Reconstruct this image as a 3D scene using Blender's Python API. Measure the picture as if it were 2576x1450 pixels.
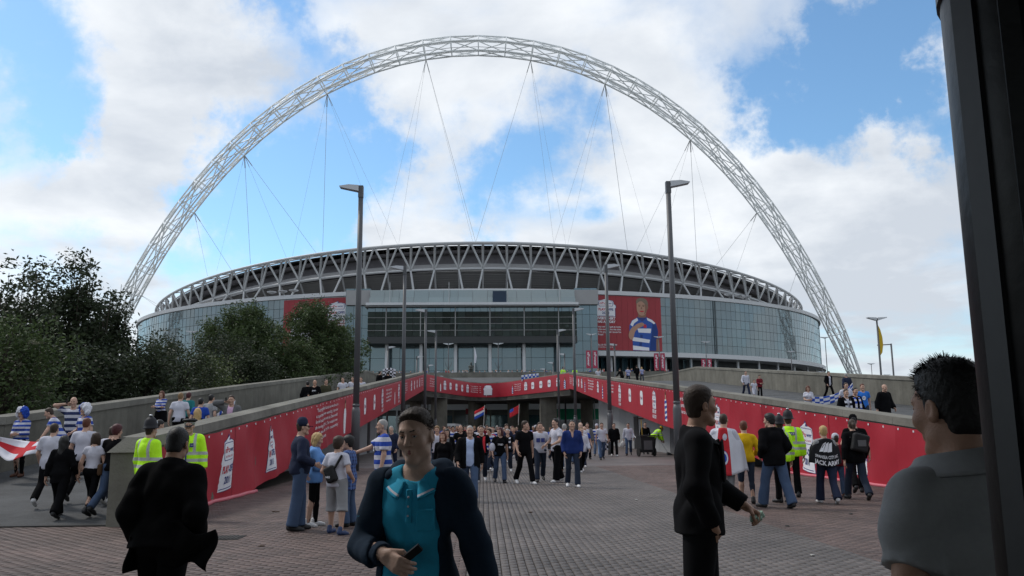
import bpy, bmesh, math, random
import numpy as np
from mathutils import Vector, Matrix, Quaternion
random.seed(7); RNG = np.random.default_rng(7)
for o in list(bpy.data.objects): bpy.data.objects.remove(o)
SC = bpy.context.scene; COL = SC.collection
PI = math.pi; R = math.radians
# ------------------------------------------------------------------ camera
YAW, PITCH, ROLL = R(2.0), R(9.54), R(0.47)
CAMLOC = Vector((-1.5, 0.0, 1.6))
_f = Vector((math.sin(YAW)*math.cos(PITCH), math.cos(YAW)*math.cos(PITCH), math.sin(PITCH)))
_r = Vector((math.cos(YAW), -math.sin(YAW), 0)); _u = _r.cross(_f)
_r2 = _r*math.cos(ROLL) - _u*math.sin(ROLL); _u2 = _u*math.cos(ROLL) + _r*math.sin(ROLL)
cam = bpy.data.cameras.new('camera'); camo = bpy.data.objects.new('camera', cam); COL.objects.link(camo)
camo.matrix_world = Matrix(((_r2.x, _u2.x, -_f.x, CAMLOC.x), (_r2.y, _u2.y, -_f.y, CAMLOC.y), (_r2.z, _u2.z, -_f.z, CAMLOC.z), (0, 0, 0, 1)))
cam.sensor_width = 36.0; cam.sensor_fit = 'HORIZONTAL'; cam.lens = 36*2100/2576
cam.clip_start = 0.05; cam.clip_end = 20000
SC.camera = camo
# ------------------------------------------------------------------ sky with broken cloud, sun veiled behind it
SUN_EL, SUN_AZ = R(50), R(-58)       # azimuth from +Y (the view) towards +X
world = bpy.data.worlds.new('World'); SC.world = world; world.use_nodes = True
nt = world.node_tree; nt.nodes.clear()
def wn(t, **k):
    n = nt.nodes.new(t)
    for a, b in k.items(): setattr(n, a, b)
    return n
def wl(a, b): nt.links.new(a, b)
def wmath(op, a, b=None, c=None, clamp=False):
    n = wn('ShaderNodeMath', operation=op); n.use_clamp = clamp
    for i, v in enumerate((a, b, c)):
        if v is None: continue
        if isinstance(v, (int, float)): n.inputs[i].default_value = v
        else: wl(v, n.inputs[i])
    return n.outputs[0]
sky = wn('ShaderNodeTexSky', sky_type='NISHITA'); sky.sun_disc = False
sky.sun_elevation = SUN_EL; sky.sun_rotation = SUN_AZ; sky.air_density = 1.0; sky.dust_density = 0.4; sky.ozone_density = 1.6
tc = wn('ShaderNodeTexCoord'); nrm = wn('ShaderNodeVectorMath', operation='NORMALIZE'); wl(tc.outputs['Generated'], nrm.inputs[0])
DIR = nrm.outputs[0]
sep = wn('ShaderNodeSeparateXYZ'); wl(DIR, sep.inputs[0])
zz = wmath('ADD', wmath('MAXIMUM', sep.outputs[2], 0.0), 0.22)
cx = wmath('DIVIDE', sep.outputs[0], zz); cy = wmath('DIVIDE', sep.outputs[1], zz)
comb = wn('ShaderNodeCombineXYZ'); wl(cx, comb.inputs[0]); wl(cy, comb.inputs[1])
def wnoise(scale, detail, rough, off, dist=0.0):
    m = wn('ShaderNodeVectorMath', operation='ADD'); wl(comb.outputs[0], m.inputs[0]); m.inputs[1].default_value = off
    n = wn('ShaderNodeTexNoise'); n.inputs['Scale'].default_value = scale; n.inputs['Detail'].default_value = detail
    n.inputs['Roughness'].default_value = rough; n.inputs['Distortion'].default_value = dist
    wl(m.outputs[0], n.inputs['Vector']); return n.outputs['Fac']
big = wnoise(1.5, 4, 0.5, (3.1, 7.4, 0), 0.3); fine = wnoise(3.4, 8, 0.54, (1.3, 2.2, 5), 0.35); shade = wnoise(2.3, 6, 0.55, (8.2, 0.4, 2), 0.2)
_wn = wn('ShaderNodeTexNoise'); _wn.inputs['Scale'].default_value = 9.0; _wn.inputs['Detail'].default_value = 7; _wn.inputs['Roughness'].default_value = 0.62; wl(DIR, _wn.inputs['Vector'])
_ws = wn('ShaderNodeVectorMath', operation='SUBTRACT'); wl(_wn.outputs['Color'], _ws.inputs[0]); _ws.inputs[1].default_value = (0.5, 0.5, 0.5)
_wm = wn('ShaderNodeVectorMath', operation='SCALE'); wl(_ws.outputs[0], _wm.inputs[0]); _wm.inputs['Scale'].default_value = 0.26
_wa = wn('ShaderNodeVectorMath', operation='ADD'); wl(DIR, _wa.inputs[0]); wl(_wm.outputs[0], _wa.inputs[1]); WDIR = _wa.outputs[0]
def gap(az, el, rad, amt):            # an opening in (or, negative, a bank of) the cloud round one direction
    d = (math.sin(R(az))*math.cos(R(el)), math.cos(R(az))*math.cos(R(el)), math.sin(R(el)))
    n = wn('ShaderNodeVectorMath', operation='DISTANCE'); wl(WDIR, n.inputs[0]); n.inputs[1].default_value = d
    m = wn('ShaderNodeMapRange', interpolation_type='SMOOTHSTEP'); wl(n.outputs['Value'], m.inputs[0])
    m.inputs[1].default_value = 0; m.inputs[2].default_value = rad*1.45; m.inputs[3].default_value = amt; m.inputs[4].default_value = 0
    return m.outputs[0]
GAPS = [(-30.2, 22.1, 0.102, 0.55), (-27.7, 17.9, 0.045, 0.25), (-14.6, 27.2, 0.047, 0.4), (-14.2, 17.5, 0.112, 0.48), (-10.0, 19.9, 0.055, 0.22), (-16.6, 13.5, 0.088, 0.3), (-10.6, 24.4, 0.031, 0.22), (5.8, 19.6, 0.079, 0.42), (1.0, 16.5, 0.057, 0.2), (23.2, 19.5, 0.084, 0.62), (27.5, 21.6, 0.064, 0.5), (31.2, 23.9, 0.053, 0.42), (30.8, 17.6, 0.043, 0.45), (19.0, 19.2, 0.051, 0.3), (-9.5, 14.4, 0.088, 0.32), (-1.8, 16.5, 0.094, 0.25), (-22.8, 15.9, 0.094, -0.45), (-21.4, 23.4, 0.124, -0.3), (-4.6, 13.5, 0.085, -0.35), (1.0, 26.1, 0.15, -0.2), (25.0, 13.8, 0.126, -0.3), (12.4, 22.1, 0.089, -0.2), (-2.7, 20.4, 0.065, -0.15), (14.8, 14.7, 0.11, -0.15)]
cov = wmath('ADD', wmath('MULTIPLY', big, 0.85), wmath('MULTIPLY', fine, 0.75))
for g in GAPS: cov = wmath('SUBTRACT', cov, gap(*g))
cm = wn('ShaderNodeMapRange', interpolation_type='SMOOTHSTEP'); wl(cov, cm.inputs[0])
cm.inputs[1].default_value = 0.42; cm.inputs[2].default_value = 0.92; cm.inputs[3].default_value = 0.0; cm.inputs[4].default_value = 0.98
sh = wn('ShaderNodeMapRange'); shsum = wmath('ADD', wmath('MULTIPLY', shade, 0.8), wmath('MULTIPLY', fine, 0.35))
for g in ((26.5, 9.5, 0.16, 0.16), (33.0, 12.0, 0.12, 0.10), (-16.0, 25.0, 0.09, 0.14), (15.0, 8.0, 0.10, 0.06)): shsum = wmath('ADD', shsum, gap(*g))     # grey undersides of the thicker banks
wl(shsum, sh.inputs[0])
sh.inputs[1].default_value = 0.42; sh.inputs[2].default_value = 0.74; sh.inputs[3].default_value = 1.0; sh.inputs[4].default_value = 0.0
ccol = wn('ShaderNodeMix', data_type='RGBA'); wl(sh.outputs[0], ccol.inputs[0])
ccol.inputs[6].default_value = (4.3, 4.65, 5.15, 1); ccol.inputs[7].default_value = (6.9, 7.1, 7.3, 1)
mx = wn('ShaderNodeMix', data_type='RGBA'); wl(cm.outputs[0], mx.inputs[0])
sk2 = wn('ShaderNodeVectorMath', operation='MULTIPLY'); wl(sky.outputs[0], sk2.inputs[0]); sk2.inputs[1].default_value = (0.86, 1.08, 1.14)
wl(sk2.outputs[0], mx.inputs[6]); wl(ccol.outputs[2], mx.inputs[7])
bg = wn('ShaderNodeBackground'); bg.inputs['Strength'].default_value = 0.15; wl(mx.outputs[2], bg.inputs['Color'])
wo = wn('ShaderNodeOutputWorld'); wl(bg.outputs[0], wo.inputs['Surface'])
sun = bpy.data.lights.new('sun', 'SUN'); sun.energy = 1.9; sun.angle = R(10); sun.color = (1.0, 0.95, 0.88)
suno = bpy.data.objects.new('sun', sun); COL.objects.link(suno)
_sd = Vector((math.sin(SUN_AZ)*math.cos(SUN_EL), math.cos(SUN_AZ)*math.cos(SUN_EL), math.sin(SUN_EL)))
suno.rotation_euler = (-_sd).to_track_quat('-Z', 'Y').to_euler()
SC.view_settings.view_transform = 'Standard'; SC.view_settings.look = 'None'; SC.view_settings.exposure = 0.0; SC.view_settings.gamma = 1.0
SC.view_settings.use_curve_mapping = False
SC.render.engine = 'CYCLES'; SC.cycles.max_bounces = 5; SC.cycles.diffuse_bounces = 3; SC.cycles.glossy_bounces = 3
SC.cycles.transparent_max_bounces = 8; SC.cycles.use_denoising = True
# ------------------------------------------------------------------ materials
MATS = {}
def pmat(name, rgb, rough=0.8, spec=0.3, metal=0.0, var=0.12, vscale=6.0, bump=0.0, bscale=40.0, coord='Object', emit=None, island=0.0, objrand=0.0, streak=0.0):
    """procedural surface: base colour, noise variation, optional relief, per piece variation"""
    if name in MATS: return MATS[name]
    m = bpy.data.materials.new(name); m.use_nodes = True; t = m.node_tree; b = t.nodes['Principled BSDF']
    b.inputs['Roughness'].default_value = rough; b.inputs['Specular IOR Level'].default_value = spec; b.inputs['Metallic'].default_value = metal
    c = t.nodes.new('ShaderNodeTexCoord')
    n = t.nodes.new('ShaderNodeTexNoise'); n.inputs['Scale'].default_value = vscale; n.inputs['Detail'].default_value = 6; n.inputs['Roughness'].default_value = 0.65
    t.links.new(c.outputs[coord], n.inputs['Vector'])
    fac = n.outputs['Fac']
    def mth(op, a, bb):
        q = t.nodes.new('ShaderNodeMath'); q.operation = op
        for i, v in enumerate((a, bb)):
            if isinstance(v, (int, float)): q.inputs[i].default_value = v
            else: t.links.new(v, q.inputs[i])
        return q.outputs[0]
    v = mth('MULTIPLY_ADD', fac, 2*var); t.nodes[-1].inputs[2].default_value = 1 - var
    if island:
        g = t.nodes.new('ShaderNodeNewGeometry'); v = mth('MULTIPLY', v, mth('ADD', mth('MULTIPLY', g.outputs['Random Per Island'], 2*island), 1 - island))
    if objrand:
        g = t.nodes.new('ShaderNodeObjectInfo'); v = mth('MULTIPLY', v, mth('ADD', mth('MULTIPLY', g.outputs['Random'], 2*objrand), 1 - objrand))
    if streak:
        mp = t.nodes.new('ShaderNodeMapping'); mp.inputs['Scale'].default_value = (1.3, 1.3, 0.12); t.links.new(c.outputs[coord], mp.inputs['Vector'])
        n2 = t.nodes.new('ShaderNodeTexNoise'); n2.inputs['Scale'].default_value = 2.2; n2.inputs['Detail'].default_value = 7; t.links.new(mp.outputs[0], n2.inputs['Vector'])
        v = mth('MULTIPLY', v, mth('ADD', mth('MULTIPLY', n2.outputs['Fac'], 2*streak), 1 - streak))
    sc = t.nodes.new('ShaderNodeVectorMath'); sc.operation = 'SCALE'; sc.inputs[0].default_value = rgb[:3]; t.links.new(v, sc.inputs['Scale'])
    t.links.new(sc.outputs[0], b.inputs['Base Color'])
    if bump:
        n3 = t.nodes.new('ShaderNodeTexNoise'); n3.inputs['Scale'].default_value = bscale; n3.inputs['Detail'].default_value = 5; t.links.new(c.outputs[coord], n3.inputs['Vector'])
        bp = t.nodes.new('ShaderNodeBump'); bp.inputs['Strength'].default_value = bump; bp.inputs['Distance'].default_value = 0.02
        t.links.new(n3.outputs['Fac'], bp.inputs['Height']); t.links.new(bp.outputs[0], b.inputs['Normal'])
    if emit:
        b.inputs['Emission Color'].default_value = (*emit[:3], 1); b.inputs['Emission Strength'].default_value = emit[3]
    MATS[name] = m; return m
def glassmat(name, rgb, refl=0.35, tint=(0.85, 0.95, 0.98), rough=0.03, island=0.15):
    if name in MATS: return MATS[name]
    m = bpy.data.materials.new(name); m.use_nodes = True; t = m.node_tree; t.nodes.clear()
    o = t.nodes.new('ShaderNodeOutputMaterial'); mix = t.nodes.new('ShaderNodeMixShader'); d = t.nodes.new('ShaderNodeBsdfPrincipled'); g = t.nodes.new('ShaderNodeBsdfGlossy')
    oi = t.nodes.new('ShaderNodeObjectInfo'); ge = t.nodes.new('ShaderNodeNewGeometry')
    a = t.nodes.new('ShaderNodeMath'); a.operation = 'ADD'; t.links.new(oi.outputs['Random'], a.inputs[0]); t.links.new(ge.outputs['Random Per Island'], a.inputs[1])
    fr = t.nodes.new('ShaderNodeMath'); fr.operation = 'FRACT'; t.links.new(a.outputs[0], fr.inputs[0])
    ma = t.nodes.new('ShaderNodeMath'); ma.operation = 'MULTIPLY_ADD'; t.links.new(fr.outputs[0], ma.inputs[0]); ma.inputs[1].default_value = 2*island; ma.inputs[2].default_value = 1 - island
    s = t.nodes.new('ShaderNodeVectorMath'); s.operation = 'SCALE'; s.inputs[0].default_value = rgb; t.links.new(ma.outputs[0], s.inputs['Scale'])
    t.links.new(s.outputs[0], d.inputs['Base Color']); d.inputs['Roughness'].default_value = 0.25
    g.inputs['Color'].default_value = (*tint, 1); g.inputs['Roughness'].default_value = rough
    lw = t.nodes.new('ShaderNodeFresnel'); lw.inputs['IOR'].default_value = 1.5
    ad = t.nodes.new('ShaderNodeMath'); ad.operation = 'ADD'; ad.use_clamp = True; t.links.new(lw.outputs[0], ad.inputs[0]); ad.inputs[1].default_value = refl
    t.links.new(ad.outputs[0], mix.inputs[0]); t.links.new(d.outputs[0], mix.inputs[1]); t.links.new(g.outputs[0], mix.inputs[2]); t.links.new(mix.outputs[0], o.inputs[0])
    MATS[name] = m; return m
def bandmat(name, base, bands, rough=0.75):
    """cloth print: list of (axis 0..2, mode, args, colour); modes: 'rep' (period, duty, phase), 'range' (lo, hi), 'arange' (abs value lo, hi)"""
    if name in MATS: return MATS[name]
    m = bpy.data.materials.new(name); m.use_nodes = True; t = m.node_tree; b = t.nodes['Principled BSDF']
    b.inputs['Roughness'].default_value = rough; b.inputs['Specular IOR Level'].default_value = 0.2
    c = t.nodes.new('ShaderNodeTexCoord'); s = t.nodes.new('ShaderNodeSeparateXYZ'); t.links.new(c.outputs['Object'], s.inputs[0])
    def mth(op, *a):
        q = t.nodes.new('ShaderNodeMath'); q.operation = op
        for i, v in enumerate(a):
            if isinstance(v, (int, float)): q.inputs[i].default_value = v
            else: t.links.new(v, q.inputs[i])
        return q.outputs[0]
    def one(ax, mode, a):
        v = s.outputs[ax]
        if mode == 'rep': return mth('LESS_THAN', mth('FRACT', mth('ADD', mth('DIVIDE', v, a[0]), a[2] + 50)), a[1])
        if mode == 'arange': v = mth('ABSOLUTE', v)
        return mth('MULTIPLY', mth('GREATER_THAN', v, a[0]), mth('LESS_THAN', v, a[1]))
    col = None
    for terms, rgb in bands:
        f = None
        for (ax, mode, a) in terms:
            q = one(ax, mode, a); f = q if f is None else mth('MULTIPLY', f, q)
        mx = t.nodes.new('ShaderNodeMix'); mx.data_type = 'RGBA'; t.links.new(f, mx.inputs[0])
        if col is None: mx.inputs[6].default_value = (*base, 1)
        else: t.links.new(col, mx.inputs[6])
        mx.inputs[7].default_value = (*rgb, 1); col = mx.outputs[2]
    t.links.new(col, b.inputs['Base Color'])
    n3 = t.nodes.new('ShaderNodeTexNoise'); n3.inputs['Scale'].default_value = 14; t.links.new(c.outputs['Object'], n3.inputs['Vector'])
    bp = t.nodes.new('ShaderNodeBump'); bp.inputs['Strength'].default_value = 0.35; bp.inputs['Distance'].default_value = 0.03; t.links.new(n3.outputs['Fac'], bp.inputs['Height']); t.links.new(bp.outputs[0], b.inputs['Normal'])
    MATS[name] = m; return m
# ------------------------------------------------------------------ objects
def tag(o, label=None, cat=None, group=None, kind=None):
    if label: o['label'] = label
    if cat: o['category'] = cat
    if group: o['group'] = group
    if kind: o['kind'] = kind
    return o
def empty(name, loc=(0, 0, 0), rz=0.0, scale=1.0):
    o = bpy.data.objects.new(name, None); COL.objects.link(o); o.location = loc; o.rotation_euler = (0, 0, rz); o.scale = (scale,)*3
    o.empty_display_size = 0.1; return o
def link(name, me, mat=None, parent=None, objmat=False):
    o = bpy.data.objects.new(name, me); COL.objects.link(o)
    if mat is not None:
        if objmat:
            if len(me.materials) == 0: me.materials.append(mat)
            o.material_slots[0].link = 'OBJECT'; o.material_slots[0].material = mat
        elif len(me.materials) == 0: me.materials.append(mat)
    if parent is not None: o.parent = parent
    return o
class MB:
    """collects shapes into one mesh; several materials allowed"""
    def __init__(s): s.v = []; s.f = []; s.m = []; s.cur = 0
    def add(s, v, f):
        k = len(s.v); s.v.extend(tuple(map(float, p)) for p in v); s.f.extend(tuple(i + k for i in q) for q in f); s.m.extend([s.cur]*len(f)); return s
    def box(s, c, d, rz=0.0, rx=0.0):
        M = Matrix.Rotation(rz, 3, 'Z') @ Matrix.Rotation(rx, 3, 'X'); hx, hy, hz = d[0]/2, d[1]/2, d[2]/2
        P = [Vector(c) + M @ Vector((x*hx, y*hy, z*hz)) for z in (-1, 1) for y in (-1, 1) for x in (-1, 1)]
        return s.add(P, [(0, 2, 3, 1), (4, 5, 7, 6), (0, 1, 5, 4), (2, 6, 7, 3), (0, 4, 6, 2), (1, 3, 7, 5)])
    def hexa(s, P):   # eight corners: bottom 4 (ccw), top 4
        return s.add(P, [(3, 2, 1, 0), (4, 5, 6, 7), (0, 1, 5, 4), (1, 2, 6, 5), (2, 3, 7, 6), (3, 0, 4, 7)])
    def tube(s, pts, rad, n=8, cap=True):
        pts = [Vector(p) for p in pts]; k = len(pts)
        if isinstance(rad, (int, float)): rad = [rad]*k
        V = []; up = None
        for i, p in enumerate(pts):
            d = (pts[min(i+1, k-1)] - pts[max(i-1, 0)]).normalized()
            if up is None: up = d.orthogonal().normalized()
            up = (up - d*up.dot(d)).normalized(); w = d.cross(up)
            V += [p + (up*math.cos(a) + w*math.sin(a))*rad[i] for a in [2*PI*j/n for j in range(n)]]
        Fc = [(i*n + j, i*n + (j+1) % n, (i+1)*n + (j+1) % n, (i+1)*n + j) for i in range(k-1) for j in range(n)]
        if cap: Fc += [tuple(range(n-1, -1, -1)), tuple(range((k-1)*n, k*n))]
        return s.add(V, Fc)
    def lathe(s, prof, c=(0, 0, 0), n=16):
        V = [(c[0] + r*math.cos(2*PI*j/n), c[1] + r*math.sin(2*PI*j/n), c[2] + z) for r, z in prof for j in range(n)]; k = len(prof)
        Fc = [(i*n + j, i*n + (j+1) % n, (i+1)*n + (j+1) % n, (i+1)*n + j) for i in range(k-1) for j in range(n)]
        Fc += [tuple(range(n-1, -1, -1)), tuple(range((k-1)*n, k*n))]
        return s.add(V, Fc)
    def prism(s, poly, t, M=None):   # outline in xz (ccw from the front), extruded along y from 0 to t
        n = len(poly); V = [(x, 0, z) for x, z in poly] + [(x, t, z) for x, z in poly]
        if M is not None: V = [M @ Vector(p) for p in V]
        return s.add(V, [tuple(range(n)), tuple(range(2*n-1, n-1, -1))] + [(i, i+n, (i+1) % n + n, (i+1) % n) for i in range(n)])
    def grid(s, P):  # P[i][j] sheet
        a, b = len(P), len(P[0]); return s.add([p for r in P for p in r], [(i*b + j, i*b + j + 1, (i+1)*b + j + 1, (i+1)*b + j) for i in range(a-1) for j in range(b-1)])
    def mesh(s, name, mats=None, smooth=False):
        me = bpy.data.meshes.new(name); me.from_pydata(s.v, [], s.f)
        for m in (mats or []): me.materials.append(m)
        if mats and len(mats) > 1: me.polygons.foreach_set('material_index', s.m)
        if smooth: me.polygons.foreach_set('use_smooth', [True]*len(s.f))
        me.update(); return me
    def build(s, name, mat=None, parent=None, smooth=False, world=False):
        mats = mat if isinstance(mat, list) else ([mat] if mat else [])
        o = link(name, s.mesh(name, mats, smooth), None, parent)
        if world and parent is not None: o.location = -parent.location
        return o
def npmesh(name, V, Fq, mats, smooth=True, mi=None):
    me = bpy.data.meshes.new(name); V = np.asarray(V, np.float32); Fq = np.asarray(Fq, np.int32); k = Fq.shape[1] if len(Fq) else 4
    me.vertices.add(len(V)); me.vertices.foreach_set('co', V.ravel()); me.loops.add(Fq.size); me.loops.foreach_set('vertex_index', Fq.ravel())
    me.polygons.add(len(Fq)); me.polygons.foreach_set('loop_start', np.arange(0, Fq.size, k, dtype=np.int32)); me.polygons.foreach_set('loop_total', np.full(len(Fq), k, np.int32))
    for m in mats: me.materials.append(m)
    if smooth: me.polygons.foreach_set('use_smooth', np.ones(len(Fq), bool))
    if mi is not None: me.polygons.foreach_set('material_index', np.asarray(mi, np.int32))
    me.update(calc_edges=True); return me
_UC = {}
def unitcyl(n, mat):
    k = (n, mat.name)
    if k not in _UC: _UC[k] = MB().tube([(0, 0, 0), (0, 0, 1)], 1.0, n).mesh('strut', [mat], smooth=True)
    return _UC[k]
def strut(name, p0, p1, r, mat, parent, n=6, r2=None):
    """a straight round bar between two world points, sharing one mesh"""
    p0, p1 = Vector(p0), Vector(p1); d = p1 - p0
    o = bpy.data.objects.new(name, unitcyl(n, mat)); COL.objects.link(o); o.parent = parent
    o.matrix_basis = Matrix.Translation(p0 - (parent.location if parent else Vector())) @ d.to_track_quat('Z', 'Y').to_matrix().to_4x4() @ Matrix.Diagonal((r, r2 or r, d.length, 1))
    return o
_TX = {}
def textmesh(body, align='CENTER', bold=0.0, spacing=1.0):
    """flat lettering as vertices and faces (x right, y up, cap height near 0.7)"""
    k = (body, align, bold, spacing)
    if k in _TX: return _TX[k]
    cu = bpy.data.curves.new('lettering', 'FONT'); cu.body = body; cu.align_x = align; cu.align_y = 'CENTER'; cu.offset = bold; cu.space_character = spacing; cu.resolution_u = 2
    o = bpy.data.objects.new('lettering', cu); COL.objects.link(o)
    dg = bpy.context.evaluated_depsgraph_get(); dg.update(); me = o.evaluated_get(dg).to_mesh()
    v = [tuple(p.co)[:2] for p in me.vertices]; f = [tuple(p.vertices) for p in me.polygons]
    o.evaluated_get(dg).to_mesh_clear(); bpy.data.objects.remove(o); bpy.data.curves.remove(cu)
    _TX[k] = (v, f); return _TX[k]
def roundrect(x0, y0, x1, y1, r, n=5):
    out = []
    for cx_, cy_, a0 in ((x1-r, y0+r, -90), (x1-r, y1-r, 0), (x0+r, y1-r, 90), (x0+r, y0+r, 180)):
        out += [(cx_ + r*math.cos(R(a0 + 90*i/n)), cy_ + r*math.sin(R(a0 + 90*i/n))) for i in range(n+1)]
    return out
# ------------------------------------------------------------------ site: levels shared by ramps, walls, people
def zramp(Y): return 0.0 if Y < 15 else (0.085*(Y-15) if Y < 95 else (6.8 if Y < 115 else min(11.5, 6.8 + 0.094*(Y-115))))
def xin(Y, s):      # inner (banner) wall line
    if s < 0: return -7.55 - 0.6*min(1, (Y-15)/80)
    return 9.05 if Y < 40 else 9.05 - 0.75*(Y-40)/55
def ztop(Y, s): return 0.1 + 0.0815*Y + (0.15 if s < 0 else 0.0)
def xout(Y, s):
    if s < 0: return -13.5 - 0.9*min(1, max(0, (Y-15)/30))
    return 22.5
CONC = pmat('concrete', (0.15, 0.143, 0.122), 0.92, 0.2, var=0.28, vscale=1.3, bump=0.5, bscale=25, streak=0.3, objrand=0.07)
CONCL = pmat('concrete_coping', (0.165, 0.158, 0.138), 0.9, 0.2, var=0.3, vscale=2.5, bump=0.5, bscale=30, objrand=0.08)
CONCD = pmat('concrete_soffit', (0.12, 0.12, 0.115), 0.95, 0.1, var=0.2, vscale=1.0, bump=0.3)
ASPH = pmat('asphalt', (0.068, 0.07, 0.073), 0.85, 0.35, var=0.25, vscale=1.2, bump=0.6, bscale=160)
GRND = pmat('ground', (0.06, 0.062, 0.055), 0.95, 0.2, var=0.3, vscale=0.05)
BED = pmat('paving_joint', (0.052, 0.044, 0.039), 0.95, 0.1, var=0.3, vscale=8)
# dark clay and concrete block paving: each block its own tone
PGREY = pmat('paver_grey', (0.092, 0.077, 0.071), 0.6, 0.45, var=0.30, vscale=0.9, island=0.14, objrand=0.2, bump=0.4, bscale=90, coord='Object')
PRED = pmat('paver_red', (0.105, 0.07, 0.061), 0.64, 0.4, var=0.32, vscale=0.8, island=0.26, objrand=0.24, bump=0.4, bscale=90, coord='Object')
PFAR = pmat('paving_far', (0.092, 0.074, 0.069), 0.6, 0.4, var=0.35, vscale=0.35, bump=0.5, bscale=22)
def stain(m, amt=0.35, gum=0.5):
    t = m.node_tree; b = t.nodes['Principled BSDF']; src = b.inputs['Base Color'].links[0].from_socket; ge = t.nodes.new('ShaderNodeNewGeometry')
    n = t.nodes.new('ShaderNodeTexNoise'); n.inputs['Scale'].default_value = 0.55; n.inputs['Detail'].default_value = 8; n.inputs['Roughness'].default_value = 0.7; t.links.new(ge.outputs['Position'], n.inputs['Vector'])
    r = t.nodes.new('ShaderNodeMapRange'); t.links.new(n.outputs['Fac'], r.inputs[0]); r.inputs[1].default_value = 0.35; r.inputs[2].default_value = 0.68; r.inputs[3].default_value = 1 - amt; r.inputs[4].default_value = 1 + amt
    v = t.nodes.new('ShaderNodeTexVoronoi'); v.inputs['Scale'].default_value = 2.6; t.links.new(ge.outputs['Position'], v.inputs['Vector'])
    gr = t.nodes.new('ShaderNodeMapRange'); t.links.new(v.outputs['Distance'], gr.inputs[0]); gr.inputs[1].default_value = 0.05; gr.inputs[2].default_value = 0.075; gr.inputs[3].default_value = 1 - gum; gr.inputs[4].default_value = 1
    mu = t.nodes.new('ShaderNodeMath'); mu.operation = 'MULTIPLY'; t.links.new(r.outputs[0], mu.inputs[0]); t.links.new(gr.outputs[0], mu.inputs[1])
    s_ = t.nodes.new('ShaderNodeVectorMath'); s_.operation = 'SCALE'; t.links.new(src, s_.inputs[0]); t.links.new(mu.outputs[0], s_.inputs['Scale']); t.links.new(s_.outputs[0], b.inputs['Base Color'])
for _m in (PGREY, PRED, PFAR, ASPH): stain(_m)
stain(CONC, 0.22, 0.0); stain(CONCL, 0.25, 0.0)
g = MB().grid([[(-5000, -3000, -0.06), (5000, -3000, -0.06)], [(-5000, 9000, -0.06), (5000, 9000, -0.06)]]).build('ground', GRND); g['kind'] = 'structure'
plaza = MB().grid([[(-30, -25, -0.014), (30, -25, -0.014)], [(-30, 15.1, -0.014), (30, 15.1, -0.014)], [(-30, 36, -0.014), (30, 36, -0.014)]]).build('plaza', BED); plaza['kind'] = 'structure'
fp = MB().grid([[(-30, 35.4, -0.004), (30, 35.4, -0.004)], [(-30, 240, -0.004), (30, 240, -0.004)]]).build('paved_way', PFAR); fp['kind'] = 'structure'
def pavers():
    rx, ry = 0.1, 0.2
    def block(x0, y0, x1, y1, rng):
        g_, ins = 0.004, 0.004; dz = rng*0.0035
        b = [(x0+g_, y0+g_), (x1-g_, y0+g_), (x1-g_, y1-g_), (x0+g_, y1-g_)]; t = [(x0+g_+ins, y0+g_+ins), (x1-g_-ins, y0+g_+ins), (x1-g_-ins, y1-g_-ins), (x0+g_+ins, y1-g_-ins)]
        return np.array([(x, y, -0.014) for x, y in b] + [(x, y, dz) for x, y in t], np.float32)
    Fb = np.array([(4, 5, 6, 7), (0, 1, 5, 4), (1, 2, 6, 5), (2, 3, 7, 6), (3, 0, 4, 7)])
    sets = {'grey': [], 'red': []}
    # grey lane: long side along the way; red fields: long side across
    ix = np.arange(-1.7, 3.2, rx); 
    for i, x in enumerate(ix):
        for y in np.arange(7.0 - (i % 2)*ry/2, 36, ry): sets['grey'].append((x, y, x+rx, y+ry))
    for (xa, xb, ya) in ((-14.0, -1.7, 7.0), (3.2, 9.6, 7.0)):
        for j, y in enumerate(np.arange(ya, 36, rx)):
            if xa < -10 and y > 15: lo = -7.7
            else: lo = xa
            off = (j % 2)*ry/2
            for x in np.arange(lo, xb - 0.02, ry):
                x0 = max(lo, x - off); x1 = min(xb, x - off + ry)
                if j % 2 and x + ry >= xb - 0.02: x1 = xb
                if x1 - x0 > 0.03: sets['red'].append((x0, y, x1, y+rx))
    for nm, mat in (('grey', PGREY), ('red', PRED)):
        A = sets[nm]; near = [i for i, a in enumerate(A) if 9.75 < a[1] < (10.55 if nm == 'grey' else 10.3) and (-0.9 < a[0] < 3.1 if nm == 'grey' else (-7.5 < a[0] < -3.0))]
        near = set(near[:170] if nm == 'grey' else near[:130])
        V = []; F = []; k = 0
        shared = {}
        for i, a in enumerate(A):
            rr = random.random()
            if i in near:
                key = (round(a[2]-a[0], 3), round(a[3]-a[1], 3), int(rr*3))
                if key not in shared: shared[key] = npmesh('paver', block(0, 0, key[0], key[1], rr), Fb, [mat], smooth=False)
                o = link('paver', shared[key], None, plaza); o.location = (a[0], a[1], 0)
            else:
                V.append(block(*a, rr)); F.append(Fb + k); k += 8
        o = link('block_paving', npmesh('block_paving', np.concatenate(V), np.concatenate(F), [mat], smooth=False), None, plaza); o['kind'] = 'stuff'
pavers()
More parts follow.
